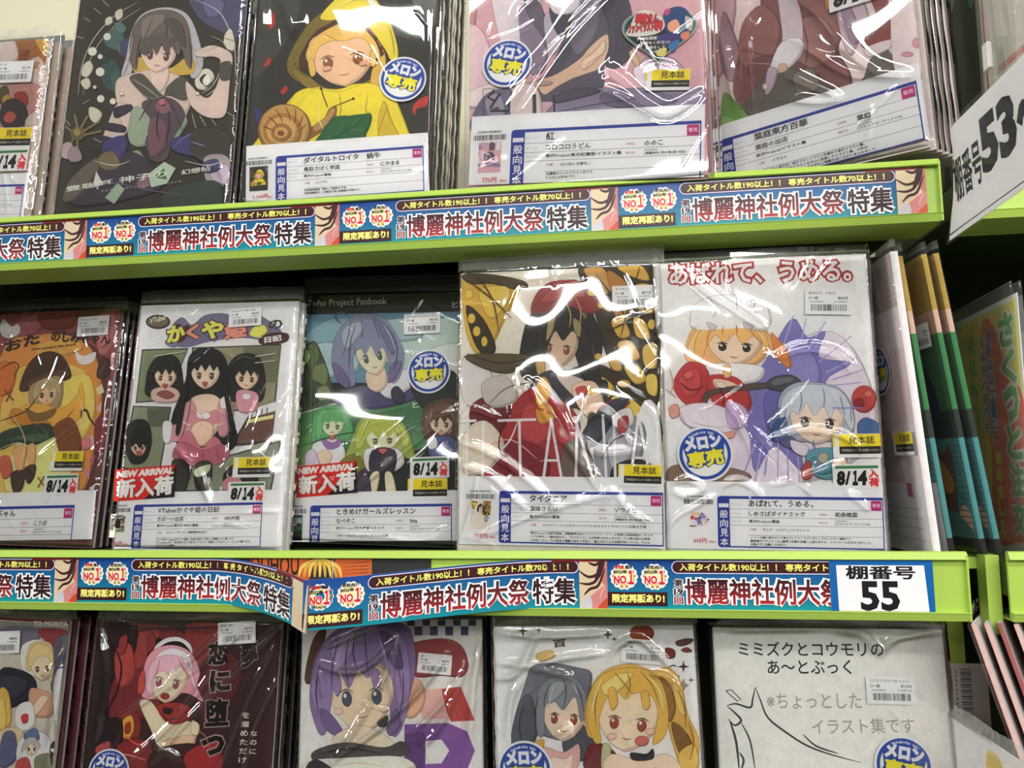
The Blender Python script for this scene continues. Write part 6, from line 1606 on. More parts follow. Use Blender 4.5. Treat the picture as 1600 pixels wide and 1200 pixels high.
def info_card(par, T, W, d, key):
    u0, v0, a, sc = T
    s = Placed(CARD, 1.24, YC, T); q = d; s.clip = (-400, (1.2 - v0) / sc + 146 * max(0, -math.tan(a)), 400, 400)
    # white slip, as wide as the book
    w0, w1 = -(u0 - 2) / sc, (W * 1000 - u0 - 1) / sc
    s.poly([(w0, -48.5), (w1, -48.5), (w1, 13), (w0, 13)], 'e4e2e2')
    B_ = '2b3c8c'
    s.rrect(0, -46.5, 14, 0, 3, B_); s.rect(3, -46.5, 146, 0, B_); s.rect(11, -45.2, 145, -2.6, 'e6e5e6')
    for y in (-11.8, -19.4, -26.5, -35.4): s.rect(11 if y > -20 else 27.5 if y < -27 else 11, y - .16, 145, y + .16, '55566a')
    for i, ch in enumerate('一般向見本'): s.text(ch, 2.2, -11.5 - i * 8.4 + (2.5 if i == 0 else 0), 9.2, -11.5 - i * 8.4 + (2.5 if i == 0 else 0), 7 if i else .9, 'e6e5ea', .12)
    L_ = 'a08a8c'; K = '33312f'
    s.row('タイトル', 12.4, -8.4, 2.1, L_); s.row('サークル', 12.4, -17, 2.1, L_); s.row('ジャンル', 12.4, -24, 2.1, L_)
    s.row(q['title'], 28, -9.6, 6.2, K, .12, 106); s.row(q['circle'], 28, -18, 4.6, K, .08, 55); s.row(q['genre'], 28, -24.6, 3.4, K, .06, 60)
    s.row('作家名', 90, -17, 2.1, '9c5a50'); s.row('発行日', 90, -24.2, 2.1, '9c5a50')
    s.row(q['author'], 104, -18, 4.4, K, .08, 38); s.row(q['date'], 104, -22.2, 1.9, K); s.row(q['event'], 104, -25.4, 2.4, K, .03, 38)
    s.row('分類', 29, -31.2, 2.3, '9c6a60'); s.row(q['cat'], 40, -31.4, 2.6, K, .03, 100)
    for i, l in enumerate(q['desc']): s.row(l, 29 if len(l) < 46 else 29, -38.4 - i * 3.1, 2.3, K, .03, 113)
    s.rrect(135.4, -11.6, 144.4, -3, .8, 'b02c6c'); s.text('専売', 136.6, -9, 143.2, -9, 3.6, 'e0b0cc', .1)
    barcode(s, -30.5, -7.6, -3.8, -3.2, len(q['title']) * 7 + 3); s.text('21200135' + str(48000 + len(q['desc'][0]) * 37), -27.5, -1.6, -8, -1.6, 1.8, '44423f', .04, res=1)
    # thumbnail of the cover: its main colours
    s.rect(-26, -34.4, -7.6, -9.4, ART[key][0]); old = s.clip
    polys = [l.split() for l in ART[key][1].strip().splitlines() if l[0] in 'pP'][:40]
    kx, ky = 18.4 / (W * 10000), 25 / (POSE[key][7] * 10000)
    s.clip = (-26, max(-34.4, old[1]), -7.6, -9.4)
    for a_ in polys:
        s.poly([(-26 + int(z.split(',')[0]) * kx, -34.4 + int(z.split(',')[1]) * ky) for z in a_[2:]], a_[1])
    s.clip = old
    if q['price']: s.row(q['price'], -22, -43, 4.4, 'c05050', .06); s.row('(税込)', -8, -42.6, 1.9, 'c05050', .03)
    return s.b.build('info_card', par)
EV = dict(date='2022/08/14', event='[コミックマーケット100]')
INFO = {
 'T0': dict(title='ドール', circle='ム', author='', genre='', cat='', desc=['', ''], price=''),
 'T2': dict(title='ダイタルトロイタ　蝸牛', circle='鳥取さばく帝国', author='にひまる', genre='東方Project/漫画', cat='シリアス', desc=['自称超常能者「蝸牛」を解説する為、', '動物保護官は、大異変の渦に無意識が発現する。'], price='1,100円'),
 'T3': dict(title='紅', circle='コロコロうどん', author='ののこ', genre='東方Project/東方紅魔郷/イラスト集', date='2022/05/08', event='[博麗神社 例大祭(第19回)]', cat='ほのぼの 日常モノ', desc=['紅魔郷メインのイラスト本です。', 'トコさんが多めです。'], price='770円'),
 'T4': dict(title='葉庭東方百華', circle='葉庭の出店', author='葉庭', genre='東方Project/イラスト集', cat='イラスト', desc=['お久しぶりの東方本、描き下ろしイラストを集めた東方イラスト集。', '今まで描いてきた東方イラストを中心に収録したイラスト集、10年分', 'のイラストから一冊のために、それぞれと時間を追いながらまとめました。'], price=''),
 'M0': dict(title='おたのしみちゃん', circle='おたの', author='こうば', genre='東方Project/漫画', cat='ギャグ・コメディ', desc=['お楽しみ会の準備で、何かちゃんの周りがさらなる大騒ぎに', 'なってしまいます'], price=''),
 'M1': dict(title='VTuberかぐや姫の日記', circle='さばーい出店', author='AKI大佐', genre='東方Project/東方永夜抄/漫画', cat='ギャグ・コメディ 漫画雑誌(B5size)', desc=['かぐや姫がVTuberになった漫画、永遠の姫が、手伝って雑談したり歌ったり', 'ゲームをしたり、時が進むほど大変なタイトルへ！雑談とバラエティー、どこかで観てます。', 'チューバー大冒険！'], price='605円'),
 'M2': dict(title='ときめけガールズレッスン', circle='なべぞこ', author='futa', genre='東方Project/同人作家コミック', cat='ギャグ・コメディ,ラブコメ,恋愛', desc=['今日もやさしさで魔法の森を上手く語れずにいる魔理沙に対し業を煮やした霖之助が、熱心を学ば', 'せるために恋愛シミュレーションゲームを選ばせる甘酸っぱい漫画です。'], price=''),
 'M3': dict(title='タイタニア', circle='薬味さらい', author='ゾウノセ', genre='東方Project/漫画', date='2022/05/08', event='[博麗神社 例大祭(第19回)]', cat='ミステリー,ファンタジー,シリアス,SF,オカルト,サスペンス,幻想,女王様', desc=['東方Project二次創作漫画。博麗霊夢主役のシリアスストーリー。幻想郷の周囲環境が「タイタ', 'ニアが来る」と騒ぎ始める。「タイタニア」とは妖精の女王の名だが、その様な者は幻想郷', 'に存在しない。ただ過去の博麗の巫女の手記に、僅かばかりだが記録が残っていた。そんな'], price='715円'),
 'M4': dict(title='あばれて、うめる。', circle='しめさばダイナミック', author='和泉椎菜', genre='東方Project/漫画', cat='ギャグ・コメディ,バイオレンス', desc=['(・×・)な顔の東方キャラ達のファンシーでバイオレンスなコメディ漫画です。', '霊夢達がフランドールに霊夢の収集を依頼しに訪れますが、フランドールがまるで言うこと', 'を聞かずに攻撃してきます。'], price='605円'),
}
for k in INFO: INFO[k] = {**EV, **INFO[k]}
PRICE = {'T0': ('ドール', '¥2,678', '243'), 'M0': ('おたのしみちゃん', '¥550', '50'), 'M1': ('VTuberかぐや姫の日記', '¥605', '55'), 'M2': ('ときめけガールズレッスン', '¥630', '57'),
 'M3': ('タイタニア', '¥715', '65'), 'M4': ('あばれて、うめる。', '¥605', '55'), 'B0': ('モリヤ', '¥880', '80'), 'B1': ('夢恋に堕つ', '¥770', '70'), 'B2': ('AB', '¥990', '90'),
 'B3': ('お洒落はオカルトパーティです', '¥1,414', '128'), 'B4': ('ミミズクとコウモリのあ～とぶっく', '¥1,300', '118')}

# ------------------------------------------------------------------ sleeved comics
def sleeve_mesh(W, H, creases, seed, gap=.0042, top=.015, side=.0035, step=.0009, wild=1.0, name='sleeve', back=.006, mat=None, top_row=1):
    r = np.random.RandomState(seed)
    us = np.arange(-side, W + side + step, step); vs = np.arange(.0004, H + top + step, step)
    U, V = np.meshgrid(us, vs); h = np.zeros_like(U)
    ka = (.0016, .0030, .0048)[top_row]
    cr = [(w * .0019, a * ka, [(x / 1000, y / 1000) for x, y in p]) for w, a, p in creases]
    for k in range(int(24 * wild)):              # fine random folds, mostly diagonal
        x, y = r.uniform(0, W), r.uniform(0, H); a = r.choice([r.normal(.9, .35), r.normal(2.2, .4), r.uniform(0, 3.14)], p=[.5, .3, .2]); l = r.uniform(.02, .07)
        m = (x + l * .5 * math.cos(a) + r.normal(0, .003), y + l * .5 * math.sin(a) + r.normal(0, .003))
        cr.append((r.uniform(.0010, .0018), r.uniform(.00015, .0006), [(x, y), m, (x + l * math.cos(a), y + l * math.sin(a))]))
    for w, a, pts in cr:
        best = np.full(U.shape, 9.); T = np.zeros_like(U); L = [0]
        P_ = [pts[0]]
        for i in range(len(pts) - 1):            # smooth the fold line
            for q in range(1, 5):
                t = q / 4; g = lambda j: pts[max(0, min(len(pts) - 1, j))]
                p0, p1, p2, p3 = g(i - 1), g(i), g(i + 1), g(i + 2)
                P_.append(tuple(.5 * (2 * p1[k] + (p2[k] - p0[k]) * t + (2 * p0[k] - 5 * p1[k] + 4 * p2[k] - p3[k]) * t * t + (3 * p1[k] - p0[k] - 3 * p2[k] + p3[k]) * t ** 3) for k in (0, 1)))
        for i in range(len(P_) - 1): L.append(L[-1] + math.hypot(P_[i + 1][0] - P_[i][0], P_[i + 1][1] - P_[i][1]))
        for i in range(len(P_) - 1):
            (x0, y0), (x1, y1) = P_[i], P_[i + 1]; dx, dy = x1 - x0, y1 - y0; l2 = dx * dx + dy * dy + 1e-12
            t = np.clip(((U - x0) * dx + (V - y0) * dy) / l2, 0, 1); d = np.hypot(U - x0 - t * dx, V - y0 - t * dy)
            k = d < best; best = np.where(k, d, best); T = np.where(k, (L[i] + t * math.sqrt(l2)) / max(L[-1], 1e-6), T)
        h += a * np.exp(-(best / w) ** 1.7) * np.clip(np.sin(np.pi * np.clip(T * .94 + .03, 0, 1)) * 1.6, 0, 1)
    for k in range(7):                           # slack waves of the film
        a = r.uniform(0, 3.14); lam = r.uniform(.035, .11); ph = r.uniform(0, 6.28)
        h += .00008 * wild * (lam / .07) * np.sin((U * math.cos(a) + V * math.sin(a)) / lam * 6.28 + ph)
    # cockled border and open flap
    edge = np.minimum(np.minimum(U + side, W + side - U), V + .0004)
    e = np.clip(edge / .006, 0, 1); e = e * e * (3 - 2 * e)
    flap = np.clip((V - H) / top, 0, 1)
    ck = .0005 * np.sin(V * 620 + 2.5 * np.sin(V * 190)) * (1 - e)
    Y = -(gap * (e * .9 + .1) + h * np.clip(e * 1.2, 0, 1) + ck) + flap * (gap + .001) + flap * .0012 * np.sin(U * 160 + 2 * np.sin(U * 55)) + .0006 * flap * np.sin(U * 700 + V * 300)
    Y = np.where(edge < .0009, back * .5, Y); Y = np.where(flap < .02, np.minimum(Y, np.where(edge < .002, 1, -.0030 * np.clip(e * 1.4, 0, 1))), Y)
    n, m = U.shape
    v = np.stack([U, Y, V], -1).reshape(-1, 3)
    i = np.arange((n - 1) * (m - 1)); rr_, cc = i // (m - 1), i % (m - 1); a0 = rr_ * m + cc
    f = np.stack([a0, a0 + 1, a0 + m + 1, a0 + m], -1)
    me = bpy.data.meshes.new(name); me.vertices.add(len(v)); me.vertices.foreach_set('co', v.ravel())
    me.loops.add(f.size); me.loops.foreach_set('vertex_index', f.ravel()); me.polygons.add(len(f)); me.polygons.foreach_set('loop_start', np.arange(0, f.size, 4)); me.polygons.foreach_set('loop_total', np.full(len(f), 4))
    me.polygons.foreach_set('use_smooth', np.ones(len(f), bool))
    me.materials.append(mat or FILM); me.materials.append(FLAP)
    vm = v[f[:, 0], 2]; me.polygons.foreach_set('material_index', (vm > H + .0012).astype(np.int32)); me.update(); me.validate()
    return me
def page_block(par, W, H, t, name='pages'):
    b = MB(); x = W - .0004
    b.box((.0002, .0006, .0003), (x, t - .0003, H - .0003), None, PAPER)
    return b.build(name, par)
def book_cover(par, W, H, t, bg, spec, gain, key=None):
    s = Sheet(PRINT, gain, 0, (0, 0, W * 1000, H * 1000)); s.sat, s.outline = .96, .3
    s.rect(0, 0, W * 1000, H * 1000, bg)
    if spec: s.art(spec)
    c = s.col(bg)
    s.b.box((0, .0001, 0), (W, .0006, H), c, PRINT); s.b.box((0, t - .0003, 0), (W, t, H), c, PRINT); s.b.box((-.0004, .0001, 0), (.0001, t, H), c, PRINT)
    return s.b.build('cover', par)
def comic(key, label, gain=1.25, t=.0045, wild=1.0, group='sleeved comics on the shelves', top=.015, seed=None, side=.0035):
    x, y, z, yaw, lean, roll, W, H = POSE[key]
    M = frame((x, y, z + .0014), yaw, lean, roll)
    th = thing('comic_book', label, 'comic book', M, group)
    bg, spec = ART[key]
    book_cover(th, W, H, t, bg, spec, gain); page_block(th, W, H, t)
    sd = sum(map(ord, key)) if seed is None else seed
    o = bpy.data.objects.new('sleeve', sleeve_mesh(W, H, CREASES.get(key, []), sd, wild=wild, top=top, side=side, top_row='TMB'.index(key[0]))); COL.objects.link(o); o.parent = th; o['label'] = 'clear crinkled plastic sleeve'
    if key in CARDS: info_card(th, CARDS[key], W, INFO[key], key)
    for st in STICKERS.get(key, []):
        k, T = st[0], st[1:]
        if k == 'price': price_sticker(th, T, *PRICE[key], sd * 3 + 11)
        if k == 'sample': sample_sticker(th, T)
        if k == 'date': date_sticker(th, T)
        if k == 'arrival': arrival_sticker(th, T)
        if k == 'round': round_sticker(th, T)
    return th
# plain copies waiting behind the front one
def simple_sleeve(par, W, H, t, r):
    b = MB(); n = 40
    def ring(v, k):
        q = .0004 * math.sin(v * 700 + k); return q
    pts = []
    for i in range(n + 1):
        v = .0003 + (H + .0117) * i / n; c = ring(v, r)
        pts.append([(-.003 + c, t / 2, v), (.001, -.0008, v), (W - .001, -.0008, v), (W + .0035 + c, t / 2 + c, v), (W - .001, t + .0008, v), (.001, t + .0008, v)])
    vs = [p for row in pts for p in row]; fs = []
    for i in range(n):
        for j in (0, 1, 2, 3, 4, 5): fs.append((i * 6 + j, i * 6 + (j + 1) % 6, i * 6 + 6 + (j + 1) % 6, i * 6 + 6 + j))
    b.mesh(vs, fs, None, FILM); return b.build('sleeve', par, smooth=True)
COPY = {}
def copies(key, n, label, group, dx=.001, jit=.0015, spacing=.0095, gain=1.25, t=.0045, bg=None, rot=.006):
    x, y, z, yaw, lean, roll, W, H = POSE[key]; r = random.Random(sum(map(ord, key)))
    M = frame((x, y, z), yaw, lean, roll)
    proto = None
    for i in range(n):
        L = M @ Matrix.Translation((dx * (i + 1) + r.uniform(-jit, jit), .009 + spacing * i, 0)) @ Matrix.Rotation(r.uniform(-rot, rot), 4, 'Z')
        L[2][3] = z + .0014
        if proto is None:
            proto = thing('comic_book', label, 'comic book', L, group)
            book_cover(proto, W, H, t, bg or ART[key][0], None, gain); page_block(proto, W, H, t); simple_sleeve(proto, W, H, t, i)
        else:
            c = proto.copy(); COL.objects.link(c); c.matrix_world = L
            for ch in list(proto.children):
                q = ch.copy(); COL.objects.link(q); q.parent = c
TOP, MID, LOW = 'sleeved comics on the top shelf', 'sleeved comics on the middle shelf', 'sleeved comics on the bottom shelf'
comic('T0', 'cream and red sleeved comic at the left end of the top shelf', 1.1, .006, group=TOP)
comic('T1', 'black sleeved comic with a grey-haired figure on the top shelf', 1.22, group=TOP, wild=.3)
comic('T2', 'sleeved comic showing a yellow raincoat and a snail', 1.25, group=TOP, wild=.45)
hb = comic('T3', 'pink and mauve sleeved art book bearing a heart badge', 1.2, wild=.8, side=.006, group=TOP)
comic('T4', 'pale pink sleeved art book jutting out at the right end of the top shelf', 1.15, wild=.9, group=TOP)
comic('M0', 'orange and brown sleeved comic at the left end of the middle shelf', 1.5, group=MID)
comic('M1', 'white sleeved comic with comic panels and three black-haired girls', 1.4, group=MID, top=.016, side=.002)
comic('M2', 'sleeved comic with black title band over a blue sky and green board', 1.6, group=MID, top=.02, wild=.7)
comic('M3', 'sleeved comic with yellow butterfly wings and tall thin white lettering', 1.35, group=MID, top=.02, wild=.9)
comic('M4', 'white sleeved comic with red outlined title and purple burst', 1.2, group=MID, top=.004, wild=.7)
comic('B0', 'grey sleeved comic with red top edge in the bottom left corner', 1.5, group=LOW)
comic('B1', 'dark red sleeved comic with a pink-haired figure and brushed title', 1.6, group=LOW, wild=1.3)
comic('B2', 'white sleeved comic with purple-haired face and checkered corner', 1.45, group=LOW, wild=1.3)
comic('B3', 'white sleeved comic with grey-haired and blonde heads and small bats', 1.4, group=LOW, wild=1.2)
comic('B4', 'white sleeved art book with black line drawing, right end of bottom shelf', 1.4, group=LOW, wild=.8, top=.004)
# heart badge on the pink art book
u_, v_, hw = HEART
s = Placed(CARD, 1.15, YS - .0004, (u_, v_, -.06, hw / 10))
def heart(k, n=48):
    return [(k * (16 * math.sin(t) ** 3) / 1.62, k * (13 * math.cos(t) - 5 * math.cos(2 * t) - 2 * math.cos(3 * t) - math.cos(4 * t)) / 1.9 - .6) for t in [i * 2 * math.pi / n for i in range(n)]]
s.poly(heart(1.04), 'b8b4ac'); s.poly(heart(1.0), '3f7a72'); s.clip = None
s.poly(heart(.94), '28282e')
for q, c in ((([(1, 5), (4, 7), (7, 6.2), (8.6, 3), (8, -1), (5, -3), (2, 0)]), '2c4a78'), (([(2.4, 2.2), (4.6, 3.2), (5.6, 1), (4.4, -.6), (2.6, .2)]), 'e0a688'), (([(-1, -1.6), (3, -.8), (5.4, -2.6), (3, -4.4), (0, -3.6)]), '4a3f78'),
             (([(7, 4), (9, 2.6), (8.8, -.4), (7.4, .6)]), 'b8b0b0'), (([(3.4, -3.6), (5.6, -3), (4.4, -6), (2.6, -5)]), '3a7aa8'), (([(6, -1), (8.2, -.6), (7.6, -2.8), (6.2, -2.6)]), 'd88a70'), (([(0, -5.4), (2.2, -5), (1.6, -7.4), (-.4, -7)]), 'd8cc70'), (([(1.2, 6), (2.8, 6.6), (2.6, 5), (1.6, 4.6)]), 'c04a80')):
    s.poly(s.smooth(q), c)
s.poly(s.smooth([(-8, 2.2), (-6.4, 5.8), (-4, 6.6), (-1, 5.4), (1, 3.6), (1.4, 1), (-1, -.8), (-6, -1.2), (-9, -.4)]), 'd4d0c8')
s.otext('咲夜さん', -6.6, 2.6, -.4, 2.2, 3.0, 'c8343c', '1c1414', .3, .2); s.otext('ファンイラスト場♥', -8.4, -.4, 1.0, .2, 2.8, 'c8343c', '1c1414', .3, .16)
s.row('ひと言感想', -6, -2.4, 1.0, 'd8d4cc', .03); s.row('お寄せください!', -5, -3.8, 1.0, 'd8d4cc', .03); s.row('お待ちして', -3.6, -5.2, 1.0, 'd8d4cc', .03); s.row('います', -2, -6.4, .9, 'd8d4cc', .03)
o = s.b.build('heart_badge', hb); o['label'] = 'heart-shaped badge with red lettering'

copies('T0', 3, 'sleeved copy stacked behind the cream and red comic', 'copies behind the cream and red comic', dx=.006, bg='a8988c')
copies('T1', 4, 'black-covered copy stacked behind the grey-haired figure comic', 'copies behind the black comic', dx=.001, jit=.003)
copies('T2', 6, 'black-covered copy stacked behind the yellow raincoat comic', 'copies behind the raincoat comic', dx=.0028)
copies('T3', 3, 'pink-covered copy stacked behind the heart badge art book', 'copies behind the heart badge art book', dx=.0035, bg='b07a84')
copies('T4', 6, 'white-edged copy stacked behind the jutting pale pink art book', 'copies behind the pale pink art book', dx=.004, bg='e2d2d0', spacing=.0084, t=.0055, rot=.001)
copies('M0', 6, 'dark-covered copy stacked behind the orange and brown comic', 'copies behind the orange comic', dx=.0, bg='4a2c34')
copies('M1', 1, 'white-covered copy stacked behind the three black-haired girls comic', 'copies behind the white panel comic', dx=.001)
copies('M2', 2, 'copy stacked behind the black title band comic', 'copies behind the black title band comic', dx=.0)
copies('M3', 3, 'copy stacked behind the butterfly wing comic', 'copies behind the butterfly comic', dx=.0, jit=.001)
copies('M4', 4, 'white-covered copy stacked behind the red title and purple burst comic', 'copies behind the purple burst comic', dx=.0032, bg='dcd8d4')
copies('B0', 6, 'dark red copy stacked behind the grey comic in the bottom left corner', 'copies behind the grey comic', dx=.004, bg='5a2832', gain=1.4)
copies('B1', 6, 'black-covered copy stacked behind the dark red comic', 'copies behind the dark red comic', dx=.002, bg='2c2222')
copies('B2', 3, 'copy stacked behind the purple-haired face comic', 'copies behind the purple-haired face comic', dx=.001, bg='3a3638')
copies('B3', 3, 'copy stacked behind the two heads comic', 'copies behind the two heads comic', dx=.001, bg='8a867e')
copies('B4', 3, 'copy stacked behind the white line drawing art book', 'copies behind the line drawing art book', dx=.004, bg='b8b4ae')

# ------------------------------------------------------------------ books standing edge-on at the right end of the middle shelf
def standing(name, label, o, yaw, lean, roll, W, H, t, paintfn, group, sleeve=True, wild=.6, cat='comic book'):
    M = frame(o, yaw, lean, roll); th = thing(name, label, cat, M, group)
    s = Sheet(PRINT, 1.2, 0, (0, 0, W * 1000, H * 1000)); s.sat = .9; paintfn(s, W * 1000, H * 1000, th)
    s.b.box((0, .0001, 0), (W, .0006, H), s.col('d8d4d0'), PRINT); s.b.box((0, t - .0003, 0), (W, t, H), s.col('b8b4b0'), PRINT)
    s.b.build('cover', th); page_block(th, W, H, t)
    if sleeve:
        ob = bpy.data.objects.new('sleeve', sleeve_mesh(W, H, [], int(o[0] * 999), wild=wild, gap=.003, step=.0025, top=.010, mat=SOFTFILM)); COL.objects.link(ob); ob.parent = th; ob['label'] = 'clear plastic sleeve'
    return th
def edge_strip(s, W, y0, y1, c, t):             # the wrapped near edge of a cover
    s.b.box((W / 1000 - .0004, -.0001, y0 / 1000), (W / 1000 + .0003, t, y1 / 1000), s.col(c), PRINT)
def white_book(s, W, H, th):
    s.rect(0, 0, W, H, 'dccfd0'); s.rect(0, 210, W, H, 'b8a8a4'); s.rect(100, 110, W, 175, 'd8c4c6')
    s.poly(s.smooth([(60, 150), (120, 120), (150, 60), (130, 40), (60, 60)]), 'c8b4b8'); s.rect(0, 0, W, 60, 'd6d3d4')
    for y in (12, 22, 30, 38): s.rect(20, y, W - 10, y + .4, '77787e')
    edge_strip(s, W, 0, H, 'e6dcdc', .006)
    round_sticker(th, (133, 160, .0, 1.0)); sample_sticker(th, (141, 84, 0, 1.0)); s.rrect(150, 48, 160, 60, .8, 'b05a80')
def banded(s, W, H, th):
    s.rect(0, 0, W, 14, '1a1c1c'); s.rect(0, 14, W, 98, '3f8a8c'); s.rect(0, 98, W, 122, '20302a'); s.rect(0, 122, W, 188, '2c6a3c'); s.rect(0, 188, W, 208, 'c09a80'); s.rect(0, 208, W, H, 'a8872e')
    s.poly(s.smooth([(60, 170), (110, 180), (150, 160), (160, 120), (140, 100), (80, 110)]), '28304a')
    s.poly(s.smooth([(100, 40), (125, 95), (150, 85), (165, 92), (160, 40), (140, 20)]), '6a4a2c')
    s.poly(s.smooth([(120, 60), (140, 80), (160, 62), (150, 50)]), 'b8863a')
    s.poly(s.smooth([(158, 30), (170, 42), (178, 30), (172, 14)]), 'd8a888')
    s.poly(s.smooth([(110, 30), (150, 35), (176, 20), (176, 14), (100, 14)]), '4a7c7c')
    for i in range(16): s.rect(W - 26, 16 + i * 5, W, 17 + i * 5, '2c7074')
    for y0, y1, c in ((0, 14, '1a1c1c'), (14, 98, '3f8a8c'), (98, 122, '1c3224'), (122, 188, '2c7a40'), (188, 208, 'd0a890'), (208, H, 'b0902c')): edge_strip(s, W, y0, y1, c, .0042)
def banded_sampled(s, W, H, th):
    banded(s, W, H, th); sample_sticker(th, (138, 66, 0, 1.0)); s.rect(120, 0, W - 1, 60, 'd2d0d8')
def banded_priced(s, W, H, th):
    banded(s, W, H, th); price_sticker(th, (136, 178, 0, 1.0), 'ふるほん', '¥880', '80', 77)
zs = ZL + ZSH; YW = -1.5; SG = 'comics standing edge-on at the right end of the middle shelf'
standing('comic_book', 'white and pink comic standing edge-on, first right of the purple burst comic', (.4800, .1905, zs), YW, -.07, .012, .182, .257, .006, white_book, SG)
standing('comic_book', 'edge-on yellow, green and teal comic with sample sticker, right of the white one', (.4985, .2060, zs), YW, -.10, .012, .182, .257, .0042, banded_sampled, SG)
standing('comic_book', 'edge-on yellow, green and teal comic showing most of its cover', (.5215, .2015, zs), YW, -.12, .012, .182, .257, .0042, banded_priced, SG)
standing('comic_book', 'rightmost edge-on yellow, green and teal comic, next to the red poster', (.5325, .2000, zs), YW, -.127, .012, .182, .257, .0042, banded, SG)

# ------------------------------------------------------------------ at the right: poster, signs, next bay
def acrylic(par, W, H, t, y, name='acrylic_holder'):
    b = MB(); b.box((0, y, 0), (W, y + t, H), None, ACRYL); o = b.build(name, par, bevel=.0006); o['label'] = 'clear acrylic holder'; return o
pw, ph = .150, .228
th = thing('counter_poster', 'red and yellow order poster in a clear holder, right of the edge-on comics', 'poster', frame((.5830, .1560, zs), -1.66, 0, 0), None)
s = Sheet(CARD, 1.7, 0, (0, 0, 150, 228)); s.sat = .85; s.rect(0, 0, 150, 218, 'd8d2cc'); s.rect(3, 10, 147, 214, 'd8b84a')
s.poly(s.smooth([(60, 190), (95, 200), (120, 150), (147, 130), (147, 30), (110, 10), (60, 10), (70, 90)]), 'c8503c')
s.poly(s.smooth([(20, 200), (60, 205), (62, 120), (40, 20), (3, 20), (3, 190)]), 'c0a83c'); s.poly(s.smooth([(70, 206), (86, 208), (90, 196), (76, 192)]), 'c8503c')
for i, ch in enumerate('さくっと注文'):
    y = 178 - i * 32; s.text(ch, 108, y, 136, y, 27, 'd8d6d0', 3.2); s.text(ch, 108, y, 136, y, 27, '4f9a48', 1.3)
for x, t, n0, c in ((78, '通販商品サービス', 186, '2c5c8c'), (62, '店舗受け取りも', 182, '2c5c8c')):
    for i, ch in enumerate(t): s.text(ch, x, n0 - i * 13, x + 11, n0 - i * 13, 10.5, 'dcdad6', 2.2)
    for i, ch in enumerate(t): s.text(ch, x, n0 - i * 13, x + 11, n0 - i * 13, 10.5, c, .4)
for i, ch in enumerate('始めました'): s.text(ch, 80, 76 - i * 15, 92, 76 - i * 15, 12, 'd8c040', .8)
for i, ch in enumerate('受取もOK'): s.text(ch, 30, 180 - i * 22, 48, 180 - i * 22, 17, '6a9a3c', 1.2)
s.b.box((0, .0001, 0), (.15, .0006, .218), s.col('d8d2cc'), CARD); s.b.build('poster_sheet', th); acrylic(th, pw, ph, .002, -.0045); acrylic(th, pw, ph, .002, .0025)
b = MB(); b.box((0, -.004, 0), (pw, .02, .002), None, ACRYL); b.build('foot', th)

# flag sign 53, curled clear pocket with paper
def wr53(u, y, v):                               # the free upper left corner is rolled back
    k = .030 * max(0, v / .086) ** 2 - .004
    if u < k: d = k - u; return (k - .022 * math.sin(min(1.5, d / .022)), y + .022 * (1 - math.cos(d / .022)), v)
    return (u, y, v)
th = thing('shelf_sign', 'white curled flag sign reading shelf number 53 at the right edge', 'sign', frame((.5045, -.032, -.0325), -1.5, .0, .07), None)
def strips(s, u0, v0, u1, v1, c, n=30):
    s.nx()
    for i in range(n): s.poly([(u0 + (u1 - u0) * i / n, v0), (u0 + (u1 - u0) * (i + 1) / n, v0), (u0 + (u1 - u0) * (i + 1) / n, v1), (u0 + (u1 - u0) * i / n, v1)], c, False)
s = Sheet(CARD, 1.2, 0, None, wr53); strips(s, 0, 0, 150, 86, 'e2dee0'); strips(s, 0, 4, 150, 4.9, '2c2a2e')
s.text('棚番号', 17, 25, 56, 25, 34, '1c1a1c', .7); s.text('53', 59, 31, 99, 31, 38, '1c1a1c', 2.0); s.text('～', 104, 44, 124, 44, 10, '1c1a1c', 1.5)
k_ = Sheet(CARD, 1.1, .0004, None, wr53); strips(k_, 0, 0, 150, 86, 'dedad8'); s.b.mesh(k_.b.v, k_.b.f, k_.col('dedad8'), CARD)
s.b.build('paper', th)
s = Sheet(ACRYL, 1, -.0012, None, wr53); strips(s, -3, -3, 152, 89, 'ffffff'); o = s.b.build('pocket', th, smooth=True); o['label'] = 'clear plastic pocket'

# second sign above it: white poster with orange line in acrylic, held by a clip
th = thing('hanging_poster', 'white poster with orange line in a clear frame, top right corner', 'poster', frame((.5505, -.010, .0935), -1.5, 0, 0), None)
s = Sheet(CARD, 1.05, 0, (0, 0, 190, 260)); s.rect(0, 0, 190, 260, 'd9d2c8'); s.rect(26, 0, 190, 18, 'd8d2ca'); s.rect(2, 0, 5, 260, '9c4a30')
s.poly([(20, 10), (190, 10), (190, 16), (20, 16)], 'c8583c'); s.poly([(70, 105), (112, 150), (70, 150)], 'c8583c')
s.b.box((0, .0001, 0), (.19, .0006, .26), s.col('d9d2c8'), CARD); s.b.build('poster_sheet', th); acrylic(th, .192, .264, .002, -.0035)
b = MB(); b.box((.020, -.010, .008), (.034, .006, .034), None, ACRYL); b.box((.023, -.014, .010), (.031, -.010, .032), None, paint('white_plastic', (224, 220, 212), .4)); b.build('clip', th, bevel=.001)
